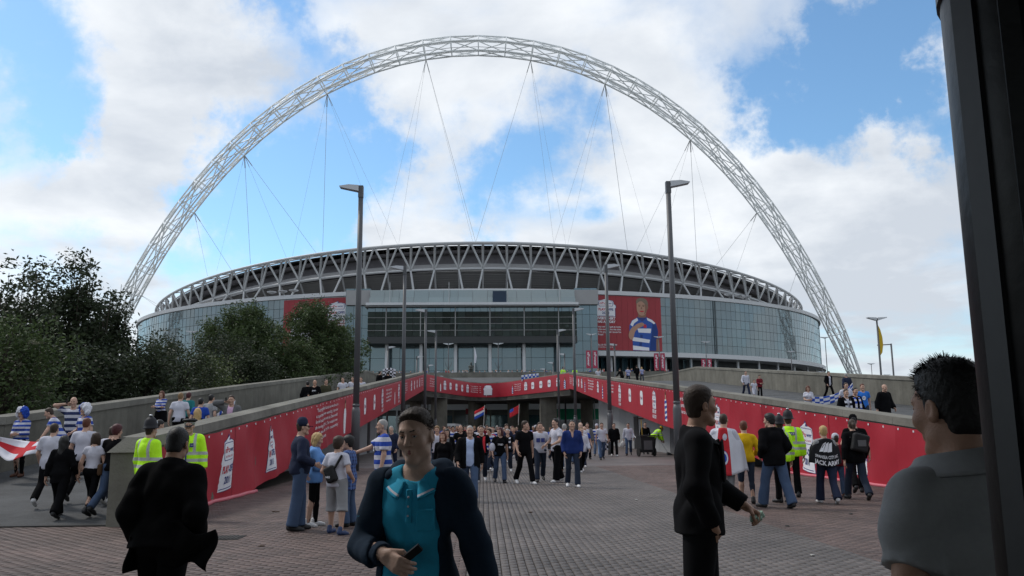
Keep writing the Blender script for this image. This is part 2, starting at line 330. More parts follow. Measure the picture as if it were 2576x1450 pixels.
# ramps ---------------------------------------------------------------
YS = [15] + list(np.arange(18, 96, 3.0)) + [95.0]
YS = sorted(set(float(y) for y in YS))
for s in (-1, 1):
    b = MB()
    P = [[(xin(Y, s), Y, zramp(Y) + 0.002), (xout(Y, s) if Y > 15 else (-32 if s < 0 else 30), Y, zramp(Y) + 0.002)] for Y in YS]
    P = [[(xin(Y, s), Y, zramp(Y) + 0.003), (xout(Y, s), Y, zramp(Y) + 0.003)] for Y in YS]
    b.grid(P if s > 0 else P)
    b.grid([[(p[0], p[1], p[2] - 0.55) for p in r] for r in P if r[0][1] > 33])
    o = b.build('ramp', ASPH); o['kind'] = 'structure'
b = MB().box((-26, 22, 0.0), (27, 14, 0.012)); o = b.build('asphalt_apron', ASPH); o['kind'] = 'structure'
k = MB().box((-19.5, 15.05, 0.008), (23.5, 0.16, 0.03)).build('drain_strip', pmat('drain', (0.02, 0.02, 0.02), 0.7)); k['kind'] = 'structure'
# parapet walls -------------------------------------------------------
def wall_run(name, label, pts, tops, bots, th, parent_loc, cope=0.22, over=0.05, group=None):
    """a long concrete wall in panels with coping stones; pts = plan line, th > 0 grows to the right of travel"""
    e = empty(name, parent_loc); tag(e, label, 'wall', group)
    for i in range(len(pts)-1):
        a, c = Vector((*pts[i], 0)), Vector((*pts[i+1], 0)); d = (c-a).normalized(); n = Vector((d.y, -d.x, 0)); j = d*0.006
        a2, c2 = a + j, c - j
        def col(p, z, off): return (p + n*off).to_tuple()[:2] + (z,)
        m = MB().hexa([col(a2, bots[i], 0), col(c2, bots[i+1], 0), col(c2, bots[i+1], th), col(a2, bots[i], th), col(a2, tops[i]-cope, 0), col(c2, tops[i+1]-cope, 0), col(c2, tops[i+1]-cope, th), col(a2, tops[i]-cope, th)])
        m.build('wall_panel', CONC, e, world=True)
        sgn = 1 if th > 0 else -1; o1, o2 = -over*sgn, th + over*sgn
        m = MB().hexa([col(a2, tops[i]-cope+0.003, o1), col(c2, tops[i+1]-cope+0.003, o1), col(c2, tops[i+1]-cope+0.003, o2), col(a2, tops[i]-cope+0.003, o2),
                       col(a2, tops[i]-0.02, o1+0.02*sgn), col(c2, tops[i+1]-0.02, o1+0.02*sgn), col(c2, tops[i+1], o2-0.04*sgn), col(a2, tops[i], o2-0.04*sgn)])
        m.build('coping', CONCL, e, world=True)
    return e
BANDROP = lambda Y, s: max(0.02, ztop(Y, s) - (2.0 if s < 0 else 2.35 - 0.5*max(0, min(1, (Y-50)/40))))
for s, lab in ((-1, 'concrete wall of the ramp beside the dark trees, carrying the long red banner'), (1, 'concrete wall of the ramp beside the yellow-bibbed sweeper, carrying the long red banner')):
    ys = list(np.arange(15.4, 94, 3.0)) + [95.0]
    wall_run('parapet_wall', lab, [(xin(y, s), y) for y in ys], [ztop(y, s) for y in ys], [BANDROP(y, s) - (0.02 if BANDROP(y, s) < 0.1 else -0.03) for y in ys], 0.4*(1 if s > 0 else -1), (xin(15.4, s), 15.4, 0))
ys = list(np.arange(14, 96, 4.0)) + [98, 104, 112]
wall_run('parapet_wall', 'grey stained concrete wall along the outer edge of the tree side ramp', [(xout(y, -1) - (0 if y < 96 else (y-96)*0.0) , y) for y in ys], [zramp(y) + 1.42 + (0.25 if y < 20 else 0) for y in ys], [min(zramp(y), 5) - 0.3 for y in ys], -0.4, (xout(14, -1), 14, 0))
ys = list(np.arange(14, 118, 4.0)) + [120]
wall_run('parapet_wall', 'pale sunlit concrete wall along the outer edge of the far wide ramp', [(22.5 - (0 if y < 96 else ((y-96)/24)**2*5), y) for y in ys], [zramp(y) + 1.62 for y in ys], [min(zramp(y), 5) - 0.3 for y in ys], 0.4, (22.5, 14, 0))
# end pier of the banner wall
e = empty('concrete_pier', (-7.62, 15.15, 0)); tag(e, 'short square concrete pier with sloping cap at the foot of the ramp wall', 'pier')
MB().box((0, 0, 0.62), (0.62, 0.5, 1.24)).build('shaft', CONC, e)
m = MB(); w, d = 0.36, 0.30
m.hexa([(-w, -d, 1.243), (w, -d, 1.243), (w, d, 1.243), (-w, d, 1.243), (-0.13, -0.11, 1.5), (0.13, -0.11, 1.5), (0.13, 0.11, 1.5), (-0.13, 0.11, 1.5)]); m.build('cap', CONCL, e)
# walls under the ramps
e = empty('abutment_wall', (-9.3, 40, 0)); tag(e, 'grey rendered wall in the shadow under the tree side ramp', 'wall')
for i, y in enumerate(np.arange(30, 62, 4.0)): MB().hexa([(-9.3, y+.01, 0), (-9.3, y+3.99, 0), (-9.6, y+3.99, 0), (-9.6, y+.01, 0), (-9.3, y+.01, zramp(y)-.56), (-9.3, y+3.99, zramp(y+4)-.56), (-9.6, y+3.99, zramp(y+4)-.56), (-9.6, y+.01, zramp(y)-.56)]).build('wall_panel', pmat('render_grey', (0.2, 0.205, 0.21), 0.85, var=0.15, vscale=2, objrand=0.08), e, world=True)
for y0, y1, z0, z1, mt in ((47.5, 50.5, 1.1, 1.9, None), (57.2, 58.2, 0.05, 2.2, None)):
    MB().box((-9.28, (y0+y1)/2, (z0+z1)/2), (0.05, y1-y0, z1-z0)).build('vent_panel', pmat('black_void', (0.012, 0.012, 0.013), 0.6), e, world=True)
e = empty('abutment_wall', (10.3, 60, 0)); tag(e, 'grey panelled wall with dark doorway under the ramp behind the road sweeper', 'wall')
ALUP = pmat('grey_cladding', (0.27, 0.275, 0.28), 0.55, 0.4, var=0.1, objrand=0.1)
for i, y in enumerate(np.arange(52, 84, 3.2)): MB().hexa([(10.0, y+.02, 0), (10.3, y+.02, 0), (10.3, y+3.18, 0), (10.0, y+3.18, 0), (10.0, y+.02, zramp(y)-.56), (10.3, y+.02, zramp(y)-.56), (10.3, y+3.18, zramp(y+3.2)-.56), (10.0, y+3.18, zramp(y+3.2)-.56)]).build('wall_panel', ALUP, e, world=True)
MB().box((9.97, 63.3, 1.2), (0.06, 1.7, 2.4)).build('doorway', MATS['black_void'], e, world=True)
MB().hexa([(10.0, 36, 0), (16, 36, 0), (16, 51.9, 0), (10.0, 51.9, 0), (10.0, 36, zramp(36)-.56), (16, 36, zramp(36)-.56), (16, 51.9, zramp(51.9)-.56), (10.0, 51.9, zramp(51.9)-.56)]).build('side_block', pmat('dark_render', (0.1, 0.1, 0.105), 0.9), e, world=True)
for y in (40.5, 42.6, 44.7): MB().box((9.98, y, 0.95), (0.05, 1.9, 0.75)).build('window_pane', glassmat('shop_glass', (0.03, 0.04, 0.045), 0.08), e, world=True)
# bridge deck with its curved front edge ------------------------------
EDGE = []
_cp = [(-8.15, 95.0), (-7.2, 98.2), (-6.2, 101.6), (-5.2, 105.0), (-4.2, 108.3), (-3.3, 110.6), (-2.2, 111.8), (-0.9, 112.1), (0.4, 111.7), (1.6, 110.4), (2.6, 108.2), (4.0, 105.0), (5.4, 101.7), (6.8, 98.4), (8.3, 95.0)]
EDGE = _cp
def zbr(i): return 7.86 - 0.22*(1 - abs(i-7)/7.0)
deck = MB(); top = []; botm = []
deck.grid([[(x, y, 6.8), (x, 165.0, 6.8 if False else 6.8)] for x, y in EDGE]); deck.grid([[(x, y, 5.25), (x, 128.0, 5.25)] for x, y in EDGE])
deck.grid([[(x, y, 5.25), (x, y, 6.8)] for x, y in EDGE])
deck.grid([[(-14.4, 95, 6.8), (-8.15, 95, 6.8)], [(-14.4, 165, 6.8), (-8.15, 165, 6.8)]]); deck.grid([[(-14.4, 90, 5.25), (-8.15, 90, 5.25)], [(-14.4, 128, 5.25), (-8.15, 128, 5.25)]])
deck.grid([[(8.3, 95, 6.8), (22.5, 95, 6.8)], [(8.3, 165, 6.8), (22.5, 165, 6.8)]]); deck.grid([[(8.3, 90, 5.25), (22.5, 90, 5.25)], [(8.3, 128, 5.25), (22.5, 128, 5.25)]])
o = deck.build('bridge_deck', CONCD); o['kind'] = 'structure'
e = wall_run('bridge_parapet', 'curved concrete edge of the footbridge over the way, hung with red banner', EDGE, [zbr(i) for i in range(15)], [5.3]*15, -0.35, (0, 108, 5.3), cope=0.12, over=0.03)
up = MB().grid([[(-14.4, 115, 6.81), (22.5, 115, 6.81)], [(-14.4, 165, 11.5), (22.5, 165, 11.5)]]).build('upper_ramp', ASPH); up['kind'] = 'structure'
for i, (x, y, r, w) in enumerate(((-6.9, 103, 0.75, 1.9), (-3.1, 114, 0.72, 0.95), (-2.0, 124, 0.8, 1.5), (2.4, 116, 0.8, 1.2), (6.4, 103, 0.8, 2.0), (4.2, 121, 0.8, 1.6), (-10.5, 112, 0.8, 1.5), (12, 110, 0.8, 1.6))):
    e = empty('bridge_column', (x, y, 0)); tag(e, ('wide concrete pier under the bridge by the near corner of the red banner', 'round concrete column under the bridge beside the white van', 'thick round column under the bridge behind the elderly man', 'shadowed column under the middle of the bridge', 'broad concrete pier under the bridge beside the row of pale flagpoles', 'dark column deep under the bridge near the placard', 'column under the bridge nearest the tree side wall', 'column under the bridge nearest the shop hoarding')[i], 'column', 'columns under the bridge')
    if w > 1.7: MB().box((0, 0, 2.62), (w, 1.2, 5.25)).build('shaft', CONC, e)
    else: MB().lathe([(w/2, 0), (w/2, 4.9), (w/2+0.2, 5.24)], n=20).build('shaft', CONC, e, smooth=True)
# podium in front of the stadium --------------------------------------
pod = MB().grid([[(-62, 166, 11.5), (62, 166, 11.5)], [(-62, 240, 11.5), (62, 240, 11.5)], [(-140, 275, 11.5), (140, 275, 11.5)], [(-140, 340, 11.5), (140, 340, 11.5)]]); pod.grid([[(-62, 166, 10.2), (62, 166, 10.2)], [(-62, 182, 10.2), (62, 182, 10.2)]]); pod.grid([[(-62, 182, 0), (62, 182, 0)], [(-62, 182, 10.2), (62, 182, 10.2)]])
o = pod.build('podium', CONCD); o['kind'] = 'structure'
e = empty('podium_wall', (0, 166, 10.2)); tag(e, 'long grey concrete edge of the stadium forecourt with a crowd standing behind it', 'wall')
for x in np.arange(-60, 60, 6.0): MB().box((x+3, 165.8, 11.4), (5.97, 0.4, 2.35)).build('wall_panel', CONCL, e, world=True)
for i in range(12): MB().box((-40+i*7.5, 168.5, 5.1), (0.9, 0.9, 10.15)).build('pier', CONC, e, world=True)
# ------------------------------------------------------------------ flat prints (crests, lettering, figures) laid on any surface
RED = (0.36, 0.012, 0.027)
PWHITE = pmat('print_white', (0.72, 0.72, 0.76), 0.6, var=0.05); PRD = pmat('print_red', (0.5, 0.03, 0.05), 0.6, var=0.05); PBLU = pmat('print_blue', (0.035, 0.05, 0.2), 0.6, var=0.05)
PSKIN = pmat('print_skin', (0.42, 0.24, 0.17), 0.6, var=0.2, vscale=20); PHAIR = pmat('print_hair', (0.1, 0.055, 0.03), 0.6, var=0.2, vscale=20); PSHB = pmat('print_shirt_blue', (0.03, 0.09, 0.36), 0.6, var=0.2, vscale=4); PGRY = pmat('print_grey', (0.3, 0.3, 0.33), 0.6)
PMATS = [PWHITE, PRD, PBLU, PSKIN, PHAIR, PSHB, PGRY, pmat('print_skin_dark', (0.24, 0.13, 0.09), 0.6, var=0.2, vscale=20), pmat('print_blue_dark', (0.014, 0.045, 0.2), 0.6, var=0.2, vscale=4), pmat('print_hair_grey', (0.2, 0.15, 0.11), 0.6, var=0.4, vscale=6)]
class Print:
    def __init__(s, fn, step=0.008): s.fn = fn; s.b = MB(); s.step = step; s.flip = False; s.tess = 0
    def poly(s, pts, mi, layer=1):
        s.b.cur = mi; p = pts[::-1] if s.flip else pts
        if s.tess:
            bm = bmesh.new(); bm.faces.new([bm.verts.new((u, v, 0)) for u, v in p]); bmesh.ops.triangulate(bm, faces=bm.faces[:])
            for _ in range(4):
                le = [e for e in bm.edges if e.calc_length() > s.tess]
                if not le: break
                bmesh.ops.subdivide_edges(bm, edges=le, cuts=1); bmesh.ops.triangulate(bm, faces=bm.faces[:])
            bm.verts.index_update(); s.b.add([s.fn(v.co.x, v.co.y, layer*s.step) for v in bm.verts], [tuple(v.index for v in f.verts) for f in bm.faces]); bm.free(); return
        s.b.add([s.fn(u, v, layer*s.step) for u, v in p], [tuple(range(len(p)))])
    def text(s, t, cx, cy, h, mi, layer=2, align='CENTER', bold=0.0, w=None, sp=1.0):
        v, f = textmesh(t, align, bold, sp)
        if not v: return
        k = h/0.72; kx = k
        if w is not None:
            xs = [p[0] for p in v]; kx = w/(max(xs)-min(xs))
        s.b.cur = mi; F = [q[::-1] for q in f] if s.flip else f
        s.b.add([s.fn(cx + x*kx, cy + y*k, layer*s.step) for x, y in v], F)
    def done(s, name, parent, world=True): return s.b.build(name, PMATS, parent, world=world)
def crest(pr, cx, cy, H, tall=1.0, small=False):
    """white club-league badge: bottle shaped plate, small crown flag on top, lettering"""
    W = H*0.66*tall
    def q(pts): return [(cx + x*W, cy + y*H) for x, y in pts]
    body = [(-.5, -.5), (.5, -.5), (.5, -.05), (.56, .0), (.52, .13), (.43, .17), (.43, .27), (.38, .35), (.2, .385), (-.2, .385), (-.38, .35), (-.43, .27), (-.43, .17), (-.52, .13), (-.56, .0), (-.5, -.05)]
    pr.poly(q([(x*1.05, y*1.025 + .002) for x, y in body]), 2, 0.5); pr.poly(q(body), 0, 1)
    pr.poly(q([(-.12, .39), (.12, .38), (.02, .5)]), 2, 1.2); pr.poly(q([(-.3, .35), (-.02, .365), (.06, .46), (-.1, .42)]), 0, 1.6)
    if not small:
        pr.poly(q(roundrect(-.40, .03, .40, .345, .1, 4)), 2, 1.3); pr.poly(q(roundrect(-.375, .043, .375, .332, .09, 4)), 0, 1.6)
        pr.poly(q([(-.42, -.455), (.42, -.455), (.42, -.47), (-.42, -.47)]), 2, 1.3)
    pr.text('nPo', cx - .165*W, cy + .215*H, .105*H, 1, 2, w=.34*W, bold=.02); pr.text('wer', cx + .185*W, cy + .215*H, .085*H, 2, 2, w=.32*W, bold=.02)
    if not small: pr.text('FOOTBALL LEAGUE', cx, cy + .10*H, .035*H, 1, 2, w=.6*W)
    pr.text('PLAY', cx - .22*W, cy - .13*H, .13*H, 1, 2, w=.38*W, bold=.03); pr.text('-OFFS', cx + .2*W, cy - .13*H, .13*H, 2, 2, w=.42*W, bold=.03)
    pr.text('2011', cx, cy - .32*H, .13*H, 2, 2, w=.4*W, bold=.02)
def badge(pr, cx, cy, H):
    W = H*0.92
    pr.poly([(cx + x*W, cy + y*H) for x, y in roundrect(-.5, -.5, .5, .5, .26, 5)], 0, 1)
    pr.text('nPo', cx - .17*W, cy, .26*H, 1, 2, w=.36*W, bold=.02); pr.text('wer', cx + .2*W, cy - .01*H, .22*H, 2, 2, w=.33*W, bold=.02)
def hoopfan(pr, cx, cy, H, hoops=True):
    """printed narrow figure in a team shirt, hand raised"""
    W = H*0.34
    def q(pts): return [(cx + x*W, cy + y*H) for x, y in pts]
    pr.poly(q([(-.22, .18), (-.1, .2), (-.02, .5), (-.12, .5)]), 3, 1.0)
    pr.poly(q([(-.16, .22), (.2, .22), (.24, .36), (.16, .46), (-.08, .46), (-.18, .36)]), 3, 1.2); pr.poly(q([(-.18, .36), (.24, .38), (.17, .48), (-.1, .48)]), 4, 1.4)
    pr.poly(q([(-.42, -.5), (.42, -.5), (.46, .05), (.3, .22), (-.3, .22), (-.46, .05)]), 0, 1.1)
    if hoops:
        for k in range(4): pr.poly(q([(-.43, -.45 + k*.17), (.43, -.40 + k*.17), (.43, -.31 + k*.17), (-.43, -.36 + k*.17)]), 5, 1.3)
    pr.poly(q([(-.42, .05), (-.58, -.2), (-.5, -.42), (-.36, -.1)]), 3, 1.0)
# ------------------------------------------------------------------ stadium
SX, SY = -1.6, 385.5
STEEL = pmat('truss_steel', (0.46, 0.47, 0.48), 0.5, 0.4, var=0.06); STEELW = pmat('white_strut', (0.42, 0.43, 0.44), 0.45, 0.4, var=0.05); RIBM = pmat('rib_steel', (0.27, 0.275, 0.28), 0.55, 0.3, var=0.08)
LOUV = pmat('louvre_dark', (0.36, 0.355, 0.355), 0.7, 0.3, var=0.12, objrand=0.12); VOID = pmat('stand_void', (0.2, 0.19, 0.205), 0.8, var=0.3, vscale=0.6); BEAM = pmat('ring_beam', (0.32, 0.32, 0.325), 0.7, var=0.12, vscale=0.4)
ROOF = pmat('roof_sheet', (0.4, 0.41, 0.42), 0.6, var=0.1); FASC = pmat('white_fascia', (0.55, 0.56, 0.58), 0.5, var=0.08); MULL = pmat('mullion', (0.06, 0.075, 0.08), 0.5)
GLS = glassmat('facade_glass', (0.042, 0.06, 0.066), 0.11, (0.56, 0.68, 0.73), 0.06, 0.3); GLB = glassmat('facade_glass_blue', (0.03, 0.06, 0.075), 0.09, (0.6, 0.78, 0.85), 0.06, 0.3); GLD = glassmat('dark_glass', (0.008, 0.014, 0.014), 0.10, (0.55, 0.75, 0.7), 0.05, 0.4); GLP = glassmat('pale_glass', (0.13, 0.155, 0.16), 0.1, (0.8, 0.9, 0.9), 0.1, 0.15)
st = empty('stadium', (SX, SY, 11.5)); tag(st, 'huge round stadium with glass drum, lattice roof ring and red banners', 'stadium')
def ell(th, a, b): return SX + a*math.cos(th), SY + b*math.sin(th)
H_RIM = lambda th: 62.3 - 12*math.cos(th)**2
H_MID = lambda th: 54.0 - 10.5*math.cos(th)**2
def ringstrip(name, prof, mat, n=180, smooth=True, a0=0.0, a1=2*PI):
    """surface swept round the bowl; prof(th) gives a list of (a, b, z)"""
    P = []
    for i in range(n+1):
        th = a0 + (a1-a0)*i/n; P.append([(*ell(th, a, b), z) for a, b, z in prof(th)])
    return MB().grid(P).build(name, mat, st, smooth=smooth, world=True)
def ringtube(name, a, b, hf, r, mat, n=160):
    pts = [(*ell(2*PI*i/n, a, b), hf(2*PI*i/n)) for i in range(n+1)]
    return MB().tube(pts, r, 8, cap=False).build(name, mat, st, smooth=True, world=True)
ringtube('rim_tube', 143.5, 115, H_RIM, 0.5, STEELW); ringtube('mid_ring', 142, 113, H_MID, 0.42, STEELW); ringtube('inner_rim', 139, 110.5, lambda t: H_RIM(t) + 0.6, 0.3, STEEL)
ringstrip('roof', lambda t: [(139, 110, H_RIM(t) + 0.2), (118, 88, H_RIM(t) + 5), (88, 58, H_RIM(t) + 9), (66, 40, H_RIM(t) + 8.4)], ROOF)
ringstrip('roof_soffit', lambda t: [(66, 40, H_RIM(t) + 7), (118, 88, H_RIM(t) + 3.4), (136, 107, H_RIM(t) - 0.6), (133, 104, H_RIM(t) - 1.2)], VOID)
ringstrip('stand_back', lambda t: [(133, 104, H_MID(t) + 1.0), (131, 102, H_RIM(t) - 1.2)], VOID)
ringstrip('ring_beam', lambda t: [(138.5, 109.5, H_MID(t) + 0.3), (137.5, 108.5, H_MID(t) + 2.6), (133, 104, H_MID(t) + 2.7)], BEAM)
ringstrip('terrace_back', lambda t: [(134, 105, 44.0), (137.0, 108.0, H_MID(t) + 0.2)], pmat('louvre_gap', (0.05, 0.05, 0.052), 0.8))
for i in range(11):
    f0 = i/11.0; f1 = f0 + 0.062
    ringstrip('louvre', lambda t, f0=f0, f1=f1: [(137.0 + 1.6*f0, 108.0 + 1.6*f0, 45.4 + (H_MID(t) - 45.6)*f0), (138.2 + 1.6*f0, 109.2 + 1.6*f0, 45.4 + (H_MID(t) - 45.6)*f1)], LOUV, 140)
# lattice nodes at even arc length round the ring
def arcnodes(a, b, n):
    T = np.linspace(0, 2*PI, 4001); X = a*np.cos(T); Y = b*np.sin(T); L = np.concatenate([[0], np.cumsum(np.hypot(np.diff(X), np.diff(Y)))])
    return np.interp(np.arange(n)*L[-1]/n, L, T)
N = 100; TH = arcnodes(142, 113, N); dT = lambda i: TH[i % N] + (2*PI if i >= N else 0)
front = lambda th: math.sin(th) < 0.25
for i in range(N):
    t0 = dT(i); t1 = dT(i+1); tm = (t0+t1)/2
    if not front(t0): continue
    mid0 = (*ell(t0, 142, 113), H_MID(t0)); mid1 = (*ell(t1, 142, 113), H_MID(t1)); rimm = (*ell(tm, 143.5, 115), H_RIM(tm))
    strut('roof_brace', mid0, rimm, 0.36, STEELW, st); strut('roof_brace', rimm, mid1, 0.36, STEELW, st)
    strut('roof_rib', (*ell(t0, 142.2, 113.2), H_MID(t0)), (*ell(t0, 141.5, 113), H_RIM(t0) - 0.2), 0.42, RIBM, st)
    strut('roof_tie', (*ell(t0, 141.5, 113), H_RIM(t0) - 0.1), (*ell(tm, 143.2, 114.8), H_RIM(tm)), 0.2, STEELW, st); strut('roof_tie', (*ell(t1, 141.5, 113), H_RIM(t1) - 0.1), (*ell(tm, 143.2, 114.8), H_RIM(tm)), 0.2, STEELW, st)
    if H_MID(t0) > 46:
        tb = t0 + (dT(i+1)-t0)*(0.28 if i % 2 == 0 else -0.28)
        strut('leg_strut', mid0, (*ell(tb, 144, 116), 44.9 if abs(math.cos(t0)) > 0.3 else 42.5), 0.36, STEELW, st); strut('terrace_column', mid0, (*ell(t0, 138.6, 109.6), 46.2), 0.34, RIBM, st)
# drum: coping, glazed wall, soffit, set-back base
ringstrip('drum_coping', lambda t: [(146, 118, 44.6), (148.5, 120.5, 46.0), (150.7, 122.7, 45.6), (150.7, 122.7, 44.3), (150.1, 122.1, 44.2)], FASC, 200, smooth=False)
ringstrip('terrace', lambda t: [(134, 105, 44.0), (147, 119, 44.62)], BEAM)
T0, T1 = PI + 0.02, 2*PI - 0.02
ringstrip('soffit_band', lambda t: [(150.1, 122.1, 25.9), (151.6, 123.6, 25.8), (151.6, 123.6, 24.3), (143, 115, 24.3)], FASC, 160, False, PI*1.17 if False else PI, 2*PI)
ringstrip('base_wall', lambda t: [(143, 115, 24.3), (143, 115, 11.5)], pmat('base_dark', (0.05, 0.055, 0.06), 0.6, var=0.4, vscale=0.3), 160, True, PI, 2*PI)
ZR = [25.9 + i*(44.25-25.9)/6 for i in range(7)]
def zof(x, a=150, b=122): return SY - b*math.sqrt(max(0, 1 - ((x-SX)/a)**2))
UB = MB().box((0, 0, 0), (1, 0.05, 1)).mesh('glass_pane', [GLS]); UBB = MB().box((0, 0, 0), (1, 0.05, 1)).mesh('glass_pane', [GLB]); UBD = MB().box((0, 0, 0), (1, 0.05, 1)).mesh('glass_pane', [GLD]); UBP = MB().box((0, 0, 0), (1, 0.05, 1)).mesh('glass_pane', [GLP])
def pane(me, p, q, z0, z1, jit=0.004, parent=st, name='glass_pane', tilt=0.0):
    p, q = Vector(p), Vector(q); d = q - p; o = bpy.data.objects.new(name, me); COL.objects.link(o); o.parent = parent
    o.location = Vector(((p.x+q.x)/2, (p.y+q.y)/2, (z0+z1)/2)) - parent.location
    o.rotation_euler = (tilt + random.gauss(0, jit), 0, math.atan2(d.y, d.x) + random.gauss(0, jit)); o.scale = (d.length - 0.1, 1, (z1 - z0) - 0.1); return o
AN = arcnodes(150, 122, 366); nav = 0; V = []; F = []; MV = MB()
cells = []
for i in range(len(AN)):
    t0 = AN[i]; t1 = AN[(i+1) % len(AN)] or 2*PI
    if not (T0 < t0 and t1 < T1): continue
    x0, y0 = ell(t0, 150, 122); x1, y1 = ell(t1, 150, 122)
    if x1 > -44.3 and x0 < 34.0: continue
    for j in range(6): cells.append((x0, y0, x1, y1, ZR[j], ZR[j+1]))
    MV.box((x0, y0 - 0.02, 35.1), (0.07, 0.07, 18.4), math.atan2(y1-y0, x1-x0))
cells.sort(key=lambda c: abs((c[0]+c[2])/2 - 62) + (0 if c[0] > 58 else 400))
for c in cells[:190]: pane(UB, (c[0], c[1], 0), (c[2], c[3], 0), c[4], c[5])
for c in cells[190:]:
    d = Vector((c[2]-c[0], c[3]-c[1], 0)).normalized(); n = Vector((d.y, -d.x, 0)); k = len(V); e_ = [random.gauss(0, 0.012) for _ in range(4)]
    a = Vector((c[0], c[1], 0)) + d*0.05; b_ = Vector((c[2], c[3], 0)) - d*0.05
    V += [(a + n*e_[0])[:2] + (c[4]+0.05,), (b_ + n*e_[1])[:2] + (c[4]+0.05,), (b_ + n*e_[2])[:2] + (c[5]-0.05,), (a + n*(e_[0]+e_[2]-e_[1]))[:2] + (c[5]-0.05,)]; F.append((k, k+1, k+2, k+3))
gp = link('glass_panes', npmesh('glass_panes', V, F, [GLS], smooth=False), None, st); gp.location = -st.location; gp['kind'] = 'stuff'
o = MV.build('mullions', MULL, st, world=True); o['kind'] = 'stuff'
for z in ZR[1:-1]: ringstrip('transom', lambda t, z=z: [(150.06, 122.06, z-0.06), (150.06, 122.06, z+0.06)], MULL, 160, True, T0, T1)
ringstrip('backing', lambda t: [(149.7, 121.7, 25.0), (149.7, 121.7, 44.6)], MULL, 160, True, T0, T1)
for i, x in enumerate([40 + 9.5*k for k in range(11)]):
    if x < 146: strut('base_column', (x, zof(x, 148, 120), 11.5), (x, zof(x, 148, 120), 24.3), 0.45, FASC, st, 10)
for (xa, xb) in ((34.5, 46), (47, 58), (59, 70)):
    for k in range(5): pane(UBB, (xa + (xb-xa)*k/5, zof(xa, 146, 118), 0), (xa + (xb-xa)*(k+1)/5, zof(xb, 146, 118), 0), 11.6, 17.8); pane(UBB, (xa + (xb-xa)*k/5, zof(xa, 146, 118), 0), (xa + (xb-xa)*(k+1)/5, zof(xb, 146, 118), 0), 17.8, 24.2)
# black down-pipes and thin poles on the drum
for x in (-78.5, 78.0): strut('down_pipe', (x, zof(x) - 0.5, 20), (x, zof(x) - 0.5, 45), 0.2, MULL, st)
# central frontage
XA, XB, YF = -36.5, 27.0, 252.0
MB().box(((XA+XB)/2, YF+5.0, 39.05), (XB-XA+1.0, 12.4, 0.75)).build('canopy', FASC, st, world=True); MB().box(((XA+XB)/2, YF+4.6, 38.2), (XB-XA+1.6, 13.4, 0.12)).build('canopy_edge', BEAM, st, world=True)
MB().box(((XA+XB)/2, YF+5.4, 33.7), (XB-XA-0.4, 10.6, 8.9)).build('gallery_core', pmat('gallery_dark', (0.012, 0.014, 0.015), 0.5), st, world=True)
MB().box(((XA+XB)/2, YF+5.2, 28.1), (XB-XA, 11.2, 2.0)).build('spandrel', pmat('spandrel_black', (0.015, 0.017, 0.019), 0.35, 0.5, var=0.2), st, world=True)
n = 14
for k in range(n):
    xa = XA + (XB-XA)*k/n; xb = XA + (XB-XA)*(k+1)/n
    for h in (0, 1):
        x_a = xa + (xb-xa)*h/2; x_b = xa + (xb-xa)*(h+1)/2
        for z_0, z_1 in ((29.15, 31.0), (31.0, 33.0), (33.0, 34.9), (34.9, 36.7)): pane(UBD, (x_a, YF, 0), (x_b, YF, 0), z_0, z_1, 0.012, tilt=0.15)
        pane(UBB, (x_a, YF, 0), (x_b, YF, 0), 36.7, 38.1, 0.006)
    pane(UBP, (xa, YF+2.5, 0), (xb, YF+2.5, 0), 39.5, 41.6, 0.006); pane(UBP, (xa, YF+4.5, 0), (xb, YF+4.5, 0), 41.7, 44.2, 0.006)
    for j in range(4): pane(UBB, (xa, YF+8, 0), (xb, YF+8, 0), 11.5 + 3.92*j, 11.5 + 3.92*(j+1), 0.006)
MB().box(((XA+XB)/2, YF+9, 19.2), (XB-XA, 0.6, 15.6)).build('lobby_back', pmat('lobby_dark', (0.03, 0.035, 0.04), 0.5), st, world=True)
MB().box(((XA+XB)/2, YF+8.5, 42.0), (XB-XA+15, 6, 4.6)).build('terrace_block', BEAM, st, world=True)
for x in (-30.9, -20.5, -10.0, 0.5, 10.9, 21.4): strut('white_column', (x, YF+3, 11.5), (x, YF+3, 27.05), 0.55, FASC, st, 12)
for x0, x1, dx in ((-44.4, XA - 0.1, 1), (XB + 0.1, 34.3, 1)):
    MB().box(((x0+x1)/2, YF+12.5, 28.3), (x1-x0, 10.8, 33.5)).build('return_core', MULL, st, world=True)
    for k in range(3):
        for j in range(8): pane(UBB, (x0 + (x1-x0)*k/3, YF+7, 0), (x0 + (x1-x0)*(k+1)/3, YF+7, 0), 11.5 + 4.2*j, 11.5 + 4.2*(j+1))
for z_ in (31.0, 33.0, 34.9): MB().box(((XA+XB)/2, YF-0.35, z_), (XB-XA, 0.08, 0.1)).build('floor_line', BEAM, st, world=True)
for x in (-30.9, -20.5, -10.0, 0.5, 10.9, 21.4): strut('gallery_column', (x, YF-0.4, 29.2), (x, YF-0.4, 38.0), 0.16, BEAM, st, 6)
MB().box((3.5, YF+1.6, 41.5), (4.2, 0.6, 3.6)).build('screen_box', pmat('screen_navy', (0.012, 0.03, 0.06), 0.3), st, world=True)
for x in (-30, -12, 6, 22): strut('flagstaff', (x, YF+1, 39.4), (x, YF+1, 46), 0.09, STEELW, st)
# floodlight dishes on the terrace
for x in (-72, -68, -64, 84, 88, 92): MB().lathe([(0.2, 0), (1.5, 0.5), (1.6, 0.8), (0.3, 0.9)], (x, zof(x) - 0.4, 46.4), 12).build('floodlight', FASC, st, world=True)
